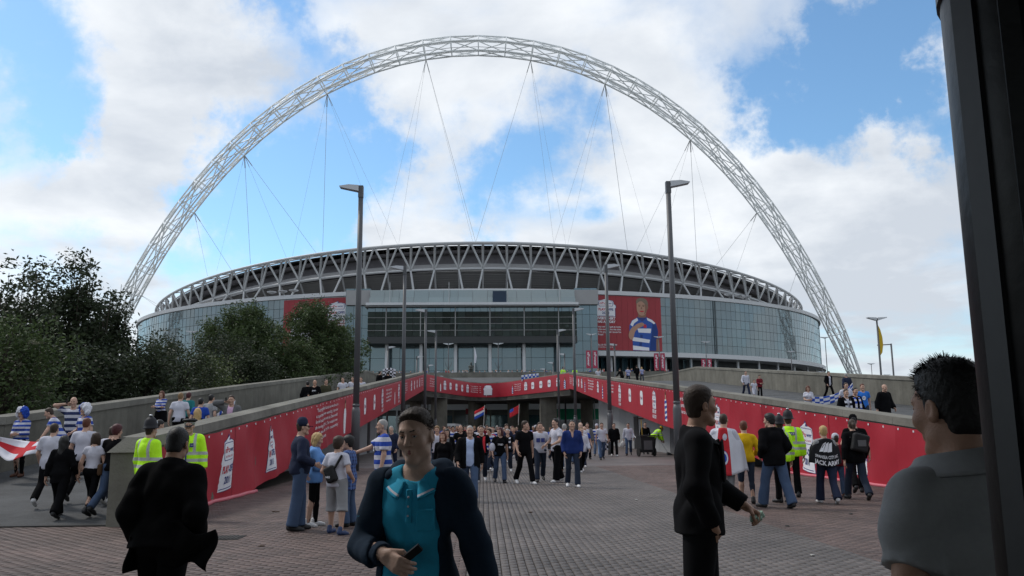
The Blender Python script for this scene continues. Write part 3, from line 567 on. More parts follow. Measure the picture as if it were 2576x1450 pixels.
# big posters on the glass --------------------------------------------
def poster(label, x0, x1, z0, z1):
    e = empty('poster', ((x0+x1)/2, zof((x0+x1)/2) - 0.4, z0)); tag(e, label, 'poster')
    fn = lambda u, v, off: (x0 + u, zof(x0 + u) - 0.35 - off, z0 + v)
    n = 12; W = x1-x0; Hh = z1-z0
    for i in range(n):
        u0 = W*i/n + 0.02; u1 = W*(i+1)/n - 0.02
        MB().hexa([fn(u0, 0, 0), fn(u1, 0, 0), fn(u1, 0, -0.06), fn(u0, 0, -0.06), fn(u0, Hh, 0), fn(u1, Hh, 0), fn(u1, Hh, -0.06), fn(u0, Hh, -0.06)]).build('sheet', pmat('poster_red', (0.30, 0.03, 0.04), 0.55, 0.4, var=0.12, vscale=0.4, objrand=0.05), e, world=True)
    pr = Print(fn, 0.05); pr.tess = 1.6; return e, pr, W, Hh
e, pr, W, Hh = poster('red poster on the glass beside the entrance showing a man with hand on heart', 33.9, 57.5, 26.2, 44.1)
crest(pr, 4.4, 14.0, 6.0, 1.55); pr.done('crest', e); pr = Print(pr.fn, 0.05); pr.tess = 1.6; pr.text('EVERY SHIRT', 4.4, 10.3, 0.8, 0, w=6.2, bold=.04); pr.text('HAS A STORY', 4.4, 9.2, 0.8, 0, w=6.2, bold=.04)
pr.done('motto', e); pr = Print(pr.fn, 0.05); pr.tess = 1.6
for i, t in enumerate(("'I may not have got an invite", 'to the wedding but this shirt', "on I'm as proud I know I'm", "a Royal.'")): pr.text(t, 1.1, 7.6 - i*0.85, 0.55, 0, align='LEFT', w=8.2 if i < 3 else 2.4, bold=.02)
pr.done('quote', e); pr = Print(pr.fn, 0.05); pr.tess = 1.6
pr.text('TELL US YOUR STORY AT', 1.1, 1.7, 0.5, 0, align='LEFT', w=6.8, bold=.03); pr.text('WWW.FOOTBALL-LEAGUE.CO.UK', 1.1, 0.95, 0.45, 0, align='LEFT', w=5.4)
pr.done('web_line', e); pr = Print(pr.fn, 0.05); pr.tess = 1.6
def P(pts, mi, l): pr.poly(pts, mi, l)
def smooth(pts, n=5):      # closed curve through the given points
    out = []; k = len(pts)
    for i in range(k):
        p0, p1, p2, p3 = (np.array(pts[(i+j-1) % k], float) for j in range(4))
        for t in np.arange(n)/n: out.append(tuple(0.5*((2*p1) + (p2-p0)*t + (2*p0-5*p1+4*p2-p3)*t*t + (3*p1-p0-3*p2+p3)*t**3)))
    return out
def S(pts, mi, l): pr.poly(smooth(pts), mi, l)
P([(13.3, 0.1), (21.3, 0.1), (21.9, 3), (22.3, 6.5), (21.7, 9.0), (20.2, 10.4), (18.3, 11.1), (15.3, 11.0), (13.2, 9.9), (12.3, 8.2), (12.2, 6.2), (13.2, 5.4)], 5, 1)
P([(19.0, 0.1), (21.3, 0.1), (21.9, 3), (22.3, 6.5), (21.7, 9.0), (20.4, 9.4), (20.0, 6)], 8, 1.1); P([(15.2, 0.1), (16.2, 0.1), (16.8, 5.2), (16.0, 5.4)], 8, 1.15)
for (q0, q1, q2, q3) in (((13.3, .3), (18.9, .1), (18.9, 1.1), (13.25, 1.7)), ((13.2, 3.2), (19.0, 2.6), (19.3, 3.7), (13.2, 4.5)), ((15.4, 6.0), (19.6, 5.9), (19.9, 7.4), (15.0, 7.3))): P([q0, q1, q2, q3], 0, 1.3)
P([(12.6, 8.4), (13.3, 9.8), (15.0, 10.8), (15.4, 10.0), (14.0, 9.0), (13.4, 7.9)], 0, 1.3); P([(18.4, 11.0), (20.2, 10.3), (21.4, 9.3), (20.9, 8.9), (19.8, 9.6), (18.6, 10.1)], 0, 1.3); P([(14.9, 11.0), (16.8, 9.6), (18.6, 11.1), (17.8, 11.5), (15.6, 11.4)], 2, 1.35)
S([(17.3, 7.6), (18.2, 7.7), (18.2, 8.4), (17.7, 8.8), (17.2, 8.4)], 1, 1.5)
P([(15.4, 10.9), (18.1, 11.0), (18.3, 13.0), (15.3, 13.0)], 7, 1.45)
S([(14.95, 14.6), (15.1, 13.0), (15.9, 11.9), (16.8, 11.6), (17.8, 12.0), (18.5, 13.2), (18.75, 14.8), (18.5, 16.4), (16.8, 17.2), (15.3, 16.3)], 3, 1.6); S([(17.5, 12.0), (18.45, 13.2), (18.72, 14.8), (18.5, 16.2), (17.9, 15.6), (17.9, 13.6)], 7, 1.7)
S([(14.9, 15.3), (15.3, 16.1), (16.4, 16.35), (17.7, 16.2), (18.45, 15.6), (18.7, 14.6), (19.0, 15.6), (18.6, 16.8), (17.4, 17.5), (15.9, 17.4), (14.9, 16.6)], 9, 1.8)
for ex in (15.95, 17.35): S([(ex-.42, 14.75), (ex, 14.92), (ex+.42, 14.75), (ex, 14.62)], 4, 1.9); P([(ex-.5, 15.15), (ex+.5, 15.2), (ex+.5, 15.08), (ex-.5, 15.03)], 4, 1.9)
P([(16.55, 14.6), (16.8, 14.6), (16.95, 13.75), (16.35, 13.7)], 7, 1.85); S([(15.9, 13.05), (16.7, 13.2), (17.6, 13.1), (16.8, 12.75)], 1, 1.9); S([(18.65, 14.9), (19.05, 14.8), (18.95, 13.9), (18.6, 13.8)], 7, 1.75)
S([(12.25, 6.3), (11.9, 4.8), (12.5, 3.6), (13.4, 3.9), (14.2, 6.2), (15.4, 7.6), (14.6, 8.3), (13.2, 7.6)], 3, 1.75); S([(14.3, 7.2), (15.6, 7.5), (17.2, 8.3), (17.4, 8.9), (16.6, 9.3), (15.2, 8.9), (14.2, 8.2)], 3, 1.85)
for k in range(3): P([(15.6 + .1*k, 7.85 + .36*k), (17.2 - .12*k, 8.42 + .3*k), (17.2 - .12*k, 8.36 + .3*k), (15.6 + .1*k, 7.78 + .36*k)], 7, 2.0)
P([(21.5, 4.0), (22.5, 4.2), (22.5, .1), (21.4, .1)], 7, 1.2)
pr.done('printed_man', e)
e, pr, W, Hh = poster('red poster half hidden behind the tree crowns on the glass drum', -67.4, -44.4, 25.9, 43.9)
crest(pr, 18.6, 13.8, 6.2, 1.55); pr.done('crest', e); pr = Print(pr.fn, 0.05); pr.tess = 1.6; pr.text('EVERY SHIRT', 18.6, 9.9, 0.8, 0, w=6.0, bold=.04); pr.text('HAS A STORY', 18.6, 8.8, 0.8, 0, w=6.0, bold=.04)
pr.done('motto', e); pr = Print(pr.fn, 0.05); pr.tess = 1.6
pr.poly([(5.4, 13.2), (6.8, 12.6), (8.2, 13.2), (8.6, 15.6), (7.6, 17.2), (5.8, 17.2), (5.0, 15.6)], 3, 1.2); pr.poly([(4.9, 15.4), (8.7, 15.4), (8.2, 17.3), (5.4, 17.4)], 4, 1.5); pr.poly([(2.6, 4), (11, 4), (10.6, 11.4), (8.2, 12.8), (5.2, 12.8), (3.0, 11.4)], 0, 1)
pr.done('printed_man', e); pr = Print(pr.fn, 0.05); pr.tess = 1.6
pr.poly([(11.5, 13.6), (13.4, 13.4), (14.0, 15.6), (12.8, 16.6), (11.4, 15.8)], 0, 1)
pr.done('poster_print', e)
# ------------------------------------------------------------------ arch
ARCHW = pmat('arch_white', (0.8, 0.82, 0.82), 0.4, 0.4, var=0.04)
ar = empty('stadium_arch', (-3, 327, 0)); tag(ar, 'giant white lattice steel arch leaning over the stadium roof', 'arch')
def az_(x): u = x/100.0; return 133.25 - 41.11*u*u - 5.93*u**4
xs_ = np.linspace(0, 156.3, 4000); zs_ = np.array([az_(x) for x in xs_]); L_ = np.concatenate([[0], np.cumsum(np.hypot(np.diff(xs_), np.diff(zs_)/math.cos(R(22))))])
NA = 24; sx = np.interp(np.linspace(0, L_[-1], NA+1), L_, xs_); AX = np.concatenate([-sx[::-1], sx[1:]])
e2 = Vector((0, -math.sin(R(22)), math.cos(R(22)))); e3 = Vector((0, math.cos(R(22)), math.sin(R(22))))
def apt(x): z = az_(x); return Vector((-3 + x, 327 - math.tan(R(22))*z, z))
sec = []
for i, x in enumerate(AX):
    p = apt(x); t = (apt(min(x+0.5, 157)) - apt(max(x-0.5, -157))).normalized(); nn = e3.cross(t).normalized(); end = min(i, len(AX)-1-i); rad = 3.3 if end > 4 else 0.45 + 2.85*(end/5.0)**0.8
    sec.append((p, nn, rad))
NC = 6
def cp(i, j): p, nn, rad = sec[i]; a = 2*PI*j/NC + PI/6*0; return p + (nn*math.cos(a) + e3*math.sin(a))*rad
for j in range(NC): MB().tube([cp(i, j) for i in range(len(AX))], 0.31, 6).build('chord', ARCHW, ar, smooth=True, world=True)
for i in range(1, len(AX)-1):
    p, nn, rad = sec[i]
    q = MB(); pts = [p + (nn*math.cos(a) + e3*math.sin(a))*rad for a in [2*PI*k/12 for k in range(13)]]; q.tube(pts, 0.19, 5, cap=False)
    pts = [p + (nn*math.cos(a) + e3*math.sin(a))*rad*0.62 for a in [2*PI*k/8 for k in range(9)]]; q.tube(pts, 0.09, 4, cap=False)
    q.build('ring', ARCHW, ar, smooth=True, world=True)
for i in range(len(AX)-1):
    for j in range(NC): strut('brace', cp(i, j), cp(i+1, (j+1) % NC if (i+j) % 2 else (j-1) % NC), 0.2, ARCHW, ar, 5)
MB().tube([sec[i][0] + sec[i][1]*0.4 for i in range(3, len(AX)-3)], 0.12, 5).build('walkway', STEEL, ar, smooth=True, world=True)
for x in (-157.5, 151.0): MB().lathe([(3.6, 10.5), (3.6, 13.4), (2.6, 14.2), (0.5, 14.4)], (x, 326, 0), 20).build('foot_block', CONCD, ar, world=True)
CABM = pmat('cable', (0.36, 0.37, 0.38), 0.5)
CABLES = [(-82.1, -84.7, 296.0, 60.4, 0.13), (-82.1, -71.8, 296.0, 62.1, 0.07), (-82.1, -61.5, 296.0, 64.3, 0.11), (-82.1, -104.2, 320.0, 62.4, 0.05), (-52.3, -59.2, 296.0, 65.0, 0.13), (-52.3, -70.0, 296.0, 62.6, 0.06), (-52.3, -32.4, 296.0, 67.5, 0.07), (-52.3, -37.8, 296.0, 67.4, 0.05), (-19.9, -4.2, 296.0, 68.2, 0.1), (-19.9, -5.2, 296.0, 68.2, 0.06), (-19.9, -38.1, 296.0, 67.4, 0.06), (-19.9, -32.0, 296.0, 67.5, 0.06), (15.2, -4.2, 296.0, 68.2, 0.1), (15.2, 24.2, 296.0, 67.6, 0.07), (15.2, 28.6, 296.0, 67.3, 0.06), (48.0, 51.0, 296.0, 65.1, 0.14), (48.0, 29.2, 296.0, 67.3, 0.06), (48.0, 24.2, 296.0, 67.6, 0.07), (48.0, 60.2, 296.0, 63.3, 0.05), (78.6, 76.3, 296.0, 60.9, 0.13), (78.6, 54.2, 296.0, 64.8, 0.09), (78.6, 62.3, 296.0, 63.1, 0.06), (78.6, 93.4, 320.0, 63.3, 0.05), (-107.6, -98.6, 320.0, 62.7, 0.12), (-107.6, -107.6, 320.0, 60.4, 0.08), (104.6, 90.3, 320.0, 64.4, 0.12), (104.6, 98.1, 320.0, 61.7, 0.08), (-124.4, -146.9, 372.0, 57.6, 0.12), (-124.4, -146.3, 372.0, 56.1, 0.1), (122.1, 138.1, 372.0, 60.9, 0.12), (122.1, 137.6, 372.0, 59.6, 0.1)]
for (x, tx, ty, tz, r) in CABLES:
    p, nn, rad = sec[int(np.argmin(np.abs(AX - x)))]; a = p - nn*rad*(-1 if nn.z < 0 else 1); d = Vector((tx, ty, tz)) - a
    strut('cable', a, (tx, ty, tz), r*0.5, CABM, ar, 5); strut('cable_socket', a + d*0.005, a + d.normalized()*4.5, r*1.5, CABM, ar, 5)
# ------------------------------------------------------------------ red banners
BANR = pmat('banner_red', RED, 0.5, 0.45, var=0.12, vscale=1.2, bump=0.25, bscale=3); HEMR = pmat('banner_hem', (0.55, 0.13, 0.16), 0.5, 0.4)  # hem paler than the sheet: its reflected light is put into the colour
def wr(Y, v, s):
    """soft creases of the loose sheet where it reaches the ground"""
    a = max(0, min(1, (42-Y)/12))
    return a*(0.034*math.sin(Y*1.7 + v*1.9*s) + 0.026*math.sin(Y*3.1 - v*3.0) + 0.02*math.sin(Y*0.6 + v*3.0) + 0.02*math.sin(Y*5.3 + v*1.1)) + 0.085
def banner_fn(s):
    f = lambda Y, d, off: (xin(Y, s) - s*(wr(Y, d, s) + off), Y, ztop(Y, s) - d)
    return f
def make_banner(s, y0, y1, label):
    f = banner_fn(s); e = empty('banner', (xin(y0, s), y0, 0.02)); tag(e, label, 'banner', 'red banners along the ramps and bridge')
    ys = list(np.arange(y0, y1, 0.4)) + [y1]; rows = 9
    for k in range(0, len(ys)-1, 18):
        yy = ys[k:k+19]
        P = [[f(Y, 0.25 + (ztop(Y, s) - BANDROP(Y, s) - 0.25)*r/rows, 0) for r in range(rows+1)] for Y in yy]
        if s > 0: P = [r[::-1] for r in P]
        MB().grid(P).build('sheet', BANR, e, smooth=True, world=True)
    hy = [Y for Y in ys if BANDROP(Y, s) < 0.1]
    if len(hy) > 2: MB().tube([(f(Y, ztop(Y, s) - 0.06, 0.03)[0], Y, 0.035) for Y in hy], 0.05, 6).build('hem', HEMR, e, smooth=True, world=True)
    ev = MB()
    for Y in np.arange(y0 + .3, y1, .75): p = f(Y, 0.31, 0.006); ev.box(p, (.012, .05, .05))
    o = ev.build('eyelets', PWHITE, e, world=True); o['kind'] = 'stuff'
    for Y in np.arange(y0 + 5.2, y1, 6.1):
        MB().grid([[(f(Y + dy_, .25 + (ztop(Y, s) - BANDROP(Y, s) - .25)*r/8, .004)) for r in range(9)] for dy_ in ((-.025, .025) if s < 0 else (.025, -.025))]).build('seam', pmat('banner_seam', (0.27, 0.012, 0.022), 0.5), e, world=True)
    return e, f
def wallprint(f, s):
    # u runs along the reading direction: up the way on the left wall, down it on the right wall
    g = (lambda u, v, off: f(u, v, off)) if s < 0 else (lambda u, v, off: f(-u, v, off))
    return g
def run(e, f, s, items):
    g = wallprint(f, s)
    for it in items:
        kind, Y, d, H = it[:4]; u = Y if s < 0 else -Y
        pr = Print(lambda a, b, off: g(a, -b, off), 0.01); v = -d; pr.tess = 0.12 if Y < 43 else 0
        if kind == 'crest': crest(pr, u, v, H, it[4] if len(it) > 4 else 1.0); pr.done('crest', e)
        elif kind == 'badge': badge(pr, u, v, H); pr.done('badge', e)
        elif kind == 'fan': hoopfan(pr, u, v, H, it[4] if len(it) > 4 else True); pr.done('printed_fan', e)
        elif kind == 'motto': pr.text('EVERY SHIRT', u, v + H*.3, H*.42, 0, w=H*2.1, bold=.04); pr.text('HAS A STORY', u, v - H*.3, H*.42, 0, w=H*2.1, bold=.04); pr.done('motto', e)
        elif kind == 'quote':
            L = it[5]; W = it[4]
            for i, t in enumerate(L):
                pr = Print(lambda a, b, off: g(a, -b, off), 0.01); pr.text(t, u - W/2, v + H/2 - (i+.5)*H/len(L), H/len(L)*0.62, 0, align='LEFT', w=W*(min(1.0, len(t)/max(map(len, L))) if i == len(L)-1 else 0.95 + 0.05*random.random()), bold=.012); pr.done('quote_line', e)['kind'] = 'stuff'
Q1 = ("'Today my girlfriend and every one from us is", 'a supporter since we something. I sing now', 'for Bell and every one who has Davies, would', 'after leaving Special 4-1. Then would we now', "meant to mean in this community'", 'Swansea Fan Somerset')
Q2 = ("'My first match was", 'with my grandad', 'now I take mine to', "every home game'")
Q3 = ("'I never bought a Read", 'shirt until manager', "gave one to me of our'")
Q4 = ("'I once changed my name", 'to travelling because', "my friends thought'", 'Reading fan')
eL, fL = make_banner(-1, 15.45, 95, 'long red banner on the ramp wall beside the two police officers')
run(eL, fL, -1, [('crest', 20.1, 1.0, 1.3, 1.0), ('crest', 24.3, 1.1, 1.3, 1.0), ('quote', 33.2, 1.0, 1.25, 4.9, Q1), ('fan', 37.6, 1.12, 1.5, False), ('crest', 40.6, 0.85, 1.05, 1.3), ('motto', 40.6, 1.7, 0.42), ('badge', 44.2, 1.05, 0.85), ('badge', 48.2, 1.05, 0.85), ('crest', 52.2, 0.85, 1.0, 1.3), ('motto', 52.2, 1.62, 0.42), ('quote', 56.0, 0.95, 0.9, 3.4, Q2), ('fan', 60.0, 1.2, 1.2, False), ('crest', 63.0, 0.85, 1.0, 1.4), ('motto', 63.0, 1.62, 0.42), ('quote', 68.5, 0.95, 0.95, 4.4, Q1[:5]), ('crest', 75.0, 0.9, 1.0, 1.5), ('badge', 78.6, 1.0, 0.8), ('badge', 82.0, 1.0, 0.8), ('crest', 85.6, 0.9, 1.0, 1.5), ('quote', 89.0, 0.95, 0.9, 3.2, Q2), ('fan', 93.0, 1.1, 1.2, False)])
eR, fR = make_banner(1, 14.0, 95, 'long red banner on the ramp wall behind the helmeted police officers')
run(eR, fR, 1, [('crest', 27.2, 1.35, 1.62, 1.0), ('crest', 23.4, 1.1, 1.35, 1.0), ('crest', 37.4, 1.2, 1.4, 1.0), ('quote', 43.3, 0.95, 1.0, 3.4, Q3), ('fan', 47.6, 1.2, 1.7), ('crest', 50.6, 0.95, 1.15, 1.2), ('motto', 50.6, 1.85, 0.5), ('badge', 54.4, 1.05, 0.92), ('badge', 58.4, 1.05, 0.92), ('crest', 62.4, 0.9, 1.1, 1.3), ('motto', 62.4, 1.75, 0.45), ('quote', 66.6, 0.95, 1.0, 3.2, Q4), ('fan', 70.6, 1.15, 1.4), ('crest', 73.2, 0.9, 1.05, 1.3), ('quote', 77.5, 0.9, 1.0, 3.6, Q2), ('fan', 81.6, 1.05, 1.3), ('crest', 84.0, 0.9, 1.0, 1.4), ('badge', 86.4, 0.95, 0.8), ('badge', 88.6, 0.95, 0.8), ('crest', 90.8, 0.9, 1.0, 1.4), ('quote', 93.2, 0.9, 0.8, 2.0, Q2)])
# bridge banner along the curved edge
EL = [0.0]
for i in range(14): EL.append(EL[-1] + math.hypot(EDGE[i+1][0]-EDGE[i][0], EDGE[i+1][1]-EDGE[i][1]))
def bfn(u, v, off):     # u along the edge, v down from the top
    i = 0
    while i < 13 and u > EL[i+1]: i += 1
    t = (u - EL[i])/(EL[i+1]-EL[i]); a, c = EDGE[i], EDGE[i+1]; d = Vector((c[0]-a[0], c[1]-a[1])).normalized(); n = Vector((d.y, -d.x))
    return (a[0] + (c[0]-a[0])*t + n.x*(0.05+off), a[1] + (c[1]-a[1])*t + n.y*(0.05+off), zbr(i) + (zbr(i+1)-zbr(i))*t - v)
eB = empty('banner', (0, 110, 6.0)); tag(eB, 'red banner wrapped round the curved front of the footbridge', 'banner', 'red banners along the ramps and bridge')
us = np.linspace(0, EL[-1], 61)
for k in range(0, 60, 12): MB().grid([[bfn(u, 0.12 + 1.85*r/4, 0) for r in range(5)] for u in us[k:k+13]]).build('sheet', BANR, eB, smooth=True, world=True)
for it in [('quote', 2.6, 0.95, 1.1, 2.4, Q2), ('fan', 5.2, 1.2, 1.2, False), ('crest', 6.8, 0.95, 1.2, 1.1), ('badge', 8.9, 1.0, 0.85), ('badge', 11.2, 1.0, 0.85), ('badge', 13.5, 1.0, 0.85), ('crest', 15.4, 0.9, 1.1, 1.1), ('quote', 17.4, 0.95, 1.0, 2.0, Q4), ('fan', 19.2, 1.2, 1.2, False), ('crest', EL[7], 0.95, 1.45, 1.2), ('fan', 24.2, 1.1, 1.2), ('quote', 25.8, 0.95, 1.0, 2.0, Q2), ('crest', 28.0, 0.9, 1.1, 1.1), ('badge', 30.0, 1.0, 0.85), ('badge', 32.2, 1.0, 0.85), ('badge', 34.4, 1.0, 0.85), ('crest', 36.6, 0.9, 1.1, 1.1), ('fan', 38.2, 1.15, 1.3), ('quote', 40.3, 0.95, 1.2, 2.4, Q1[:5])]:
    pr = Print(lambda a, b, off: bfn(a, -b, off), 0.03); kind, u, d, H = it[:4]; v = -d
    if u > EL[-1] - 0.5: continue
    if kind == 'crest': crest(pr, u, v, H, it[4], True)
    elif kind == 'badge': badge(pr, u, v, H)
    elif kind == 'fan': hoopfan(pr, u, v, H, len(it) < 5)
    else:
        L = it[5]; W = it[4]
        for i, t in enumerate(L):
            pr = Print(lambda a, b, off: bfn(a, -b, off), 0.03); pr.text(t, u - W/2, v + H/2 - (i+.5)*H/len(L), H/len(L)*0.6, 0, align='LEFT', w=W*0.95); pr.done('quote_line', eB)['kind'] = 'stuff'
        continue
    pr.done({'crest': 'crest', 'badge': 'badge', 'fan': 'printed_fan', 'quote': 'quote'}[kind], eB)
# ------------------------------------------------------------------ lamp posts
POSTM = pmat('lamp_post_paint', (0.085, 0.088, 0.095), 0.5, 0.4, var=0.12, vscale=3); HEADM = pmat('lamp_head', (0.5, 0.52, 0.55), 0.4, 0.5, var=0.05)
def lamp_meshes():
    base = MB().lathe([(0.17, 0), (0.17, 2.3), (0.125, 2.5)], n=14).mesh('base', [POSTM], True)
    pole = MB().tube([(0, 0, 2.45), (0, 0, 11.35)], [0.125, 0.1], 12).mesh('pole', [POSTM], True)
    br = MB().box((0, 0, 11.3), (0.2, 0.22, 0.5)).mesh('bracket', [POSTM])
    h = MB(); h.prism([(0.08, 11.3), (0.86, 11.47), (0.88, 11.52), (0.5, 11.58), (0.08, 11.55)], 0.34, Matrix.Translation((0, -0.17, 0)))
    hd = h.mesh('lamp_head', [HEADM])
    return base, pole, br, hd
LM = lamp_meshes()
def lamp_post(x, y, side, label, z=0, sc=1.0, group='tall lamp posts along the way'):
    e = empty('lamp_post', (x, y, z), 0 if side > 0 else PI, sc); tag(e, label, 'lamp post', group)
    for nm, me in zip(('base', 'pole', 'bracket', 'lamp_head'), LM): link(nm, me, None, e)
    d = MB().box((0, -.165, .95), (.13, .03, .62)).build('access_door', POSTM, e); c_ = MB().lathe([(.135, 2.5), (.15, 2.52), (.15, 2.58), (.13, 2.6)], n=14).build('collar', POSTM, e)
    return e
ordn = ('nearest', 'second', 'third', 'fourth')
for i, y in enumerate((33.6, 51.0, 70.0, 85.3)):
    lamp_post(-6.35 + (0.0 if i else -0.2), y, -1, f'{ordn[i]} tall lamp post in the row on the tree side of the way')
    lamp_post(6.1, y - (0.7 if i == 0 else 0.4), 1, f'{ordn[i]} tall lamp post in the row on the sweeper side of the way')
for i, (x, y, s) in enumerate(((-13.1, 102, 1), (-10.7, 116, 1), (-10.2, 132, 1), (-10.0, 147, 1), (-10.0, 160, 1), (14.3, 100, -1), (9.5, 113, -1), (9.2, 128, -1), (9.0, 142, -1))):
    lamp_post(x, y, s, ('lamp post beyond the tree side ramp, left of the bridge corner', 'small far lamp post just inside the near bridge corner', 'third far lamp post receding behind the bridge', 'fourth far lamp post receding behind the bridge', 'farthest little lamp post behind the bridge corner', 'lamp post rising below the big poster behind the ramp', 'far lamp post beside the white entrance column', 'second far lamp post receding on the poster side', 'farthest lamp post receding on the poster side')[i], 0, 1.0, 'lamp posts beyond the bridge')
def twin_lamp(x, y, z, h, label, arms=True, banner=None):
    e = empty('twin_lamp', (x, y, z)); tag(e, label, 'lamp post', 'twin headed lamps on the forecourt')
    MB().tube([(0, 0, 0), (0, 0, h)], [0.16, 0.11], 8).build('pole', POSTM, e, smooth=True)
    for s in (-1, 1):
        MB().prism([(s*0.1, h-0.3), (s*1.3, h+0.05), (s*1.3, h+0.15), (s*0.1, h+0.1)][::s], 0.5, Matrix.Translation((0, -0.25, 0))).build('lamp_head', HEADM, e)
        if arms: MB().tube([(0, 0, h*0.42), (s*0.75, 0, h*0.55), (s*0.8, 0, h*0.58)], 0.07, 5).build('bracket', POSTM, e)
        if banner:
            MB().box((s*0.85, 0, banner + 2.3), (1.25, 0.06, 4.6)).build('hanging_banner', pmat('lamp_banner', (0.35, 0.04, 0.08), 0.6), e)
            v, f = textmesh('nPower', 'CENTER', .02); MB().add([(s*0.85 + b_*0.9, -0.05, banner + 2.4 - a_*1.15) for a_, b_ in [(p[0], p[1]) for p in v]], f).build('lettering', PWHITE, e)
    return e
twin_lamp(-10.2, 208, 11.5, 11, 'slim twin lamp post standing before the entrance glass, left of the statue')
twin_lamp(2.2, 208, 11.5, 11, 'slim twin lamp post standing before the entrance glass, right of the statue')
twin_lamp(26.5, 215, 11.5, 14, 'twin lamp with a pair of sponsor banners beside the dark gallery', False, 5.2)
twin_lamp(45.6, 222, 11.5, 14, 'twin lamp with a pair of sponsor banners in front of the poster figure', False, 5.0)
twin_lamp(62.0, 236, 11.5, 14, 'twin lamp with a pair of sponsor banners beneath the bare drum glass', False, 4.6)
twin_lamp(88, 240, 6.0, 17, 'grey twin lamp before the curved glass, right of the near lamp post', False); twin_lamp(-62, 175, 0, 22, 'twin lamp rising over the trees before the drum glass', False)
for i, (x, y, z, h) in enumerate(((94.2, 230, 0, 26), (106, 262, 0, 20), (121, 300, 0, 21), (135, 290, 0, 23), (150, 322, 0, 21), (156, 322, 0, 21))):
    twin_lamp(x, y, z, h, ('slender mast right of the drum, left of the arch foot', 'thin distant lamp right of the drum', 'small far lamp just right of the arch foot', 'far lamp mast beside the leaf-shaped flag', 'small far twin lamp beyond the bent lamp post', 'last small far twin lamp on the skyline')[i], False)
e = twin_lamp(50.3, 107.5, 0, 15.5, 'twin headed lamp post carrying a yellow leaf-shaped flag on the skyline', False)
MB().prism([(0.12, 10.6), (0.42, 11.0), (0.6, 12.0), (0.58, 13.0), (0.38, 14.0), (0.12, 14.6)], 0.06).build('leaf_flag', pmat('flag_yellow', (0.55, 0.36, 0.02), 0.6), e)
e = empty('bent_lamp', (53.2, 110, 0)); tag(e, 'thin lamp post with short side arm beside the yellow leaf flag', 'lamp post'); MB().tube([(0, 0, 0), (0, 0, 12.4)], 0.12, 8).build('pole', POSTM, e, smooth=True); MB().tube([(0, 0, 12.3), (-1.9, 0, 12.2)], 0.07, 6).build('arm', POSTM, e)
# thin pale flag poles in front of the hoarding under the right ramp
for i in range(5):
    tag(MB().tube([(0, 0, 0), (0, 0, 7)], 0.09, 6).build('flagpole', STEELW), f'{("first", "second", "third", "fourth", "last")[i]} pale pole from the bridge pier in the row before the green hoarding', 'pole', 'row of pale poles under the bridge').location = (10.0 + 1.35*i, 118, 0)
tag(MB().tube([(0, 0, 0), (0, 0, 4.6)], 0.06, 8).build('steel_pole', STEEL), 'thin grey steel pole beside the ramp wall near the sweeper', 'pole').location = (7.9, 62, 0)
# ------------------------------------------------------------------ under and beyond the bridge
e = empty('shop_hoarding', (14, 126, 0)); tag(e, 'green and white printed hoarding lit beyond the bridge pier', 'hoarding')
MB().box((14, 126, 3.6), (11, 0.3, 1.6)).build('green_band', pmat('hoarding_green', (0.02, 0.28, 0.15), 0.5, var=0.3, vscale=0.5), e, world=True); MB().box((14, 125.97, 2.1), (11, 0.3, 1.3)).build('white_band', pmat('hoarding_white', (0.5, 0.52, 0.55), 0.5, var=0.3, vscale=0.6), e, world=True); MB().box((17.2, 125.8, 2.6), (1.6, 0.1, 1.4)).build('blue_panel', pmat('hoarding_blue', (0.02, 0.3, 0.5), 0.5), e, world=True); MB().box((14, 126, 0.7), (11, 0.3, 1.4)).build('black_base', pmat('hoarding_black', (0.01, 0.01, 0.01), 0.6), e, world=True)
e = empty('shop_unit', (0, 181, 0)); tag(e, 'dim shop front with white fascia in the shade behind the bridge columns', 'shop')
for i in range(16):
    x = -32 + i*4; MB().box((x+2, 181.2, 2.2), (3.7, 0.2, 4.4)).build('window_pane', GLB if i % 3 else GLP, e, world=True); MB().box((x, 181, 3), (0.3, 0.6, 6)).build('pilaster', FASC if i % 2 else CONC, e, world=True)
MB().box((0, 180.7, 6.4), (66, 0.6, 1.7)).build('fascia', FASC, e, world=True)
e = empty('kiosk_sign', (-2.6, 128, 0)); tag(e, 'red and white sign board hanging under the bridge', 'sign'); MB().box((-2.6, 128, 4.2), (3.2, 0.2, 0.8)).build('red_panel', pmat('sign_red', (0.3, 0.03, 0.04), 0.5), e, world=True); MB().box((-2.6, 128, 3.2), (3.2, 0.2, 0.9)).build('white_panel', pmat('sign_white', (0.45, 0.46, 0.48), 0.5), e, world=True); MB().box((-2.6, 128.15, 2.3), (0.1, 0.1, 4.6)).build('post', POSTM, e, world=True)
for i, (x, lab, dirx) in enumerate(((-11.2, 'dark blue direction sign with white arrow on the forecourt wall, nearer the trees', -1), (1.4, 'dark blue direction sign with white arrow on the forecourt wall, nearer the middle', 1))):
    e = empty('direction_sign', (x, 165.5, 10.6)); tag(e, lab, 'sign', 'direction signs on the forecourt wall'); MB().box((0, 0, 0.3), (3.9, 0.12, 1.25)).build('board', pmat('sign_navy', (0.02, 0.035, 0.08), 0.5), e)
    pr = Print(lambda u, v, off: (u, -0.07-off, 0.3+v), 0.02); pr.poly([(dirx*1.0, .25), (dirx*1.5, 0), (dirx*1.0, -.25), (dirx*1.0, -.08), (dirx*.5, -.08), (dirx*.5, .08), (dirx*1.0, .08)][::dirx][::-1], 0); pr.text('Turnstiles', -dirx*.6, .2, .26, 0, w=1.7); pr.text('B - H', -dirx*.6, -.2, .26, 0, w=1.2); pr.done('lettering', e, False)
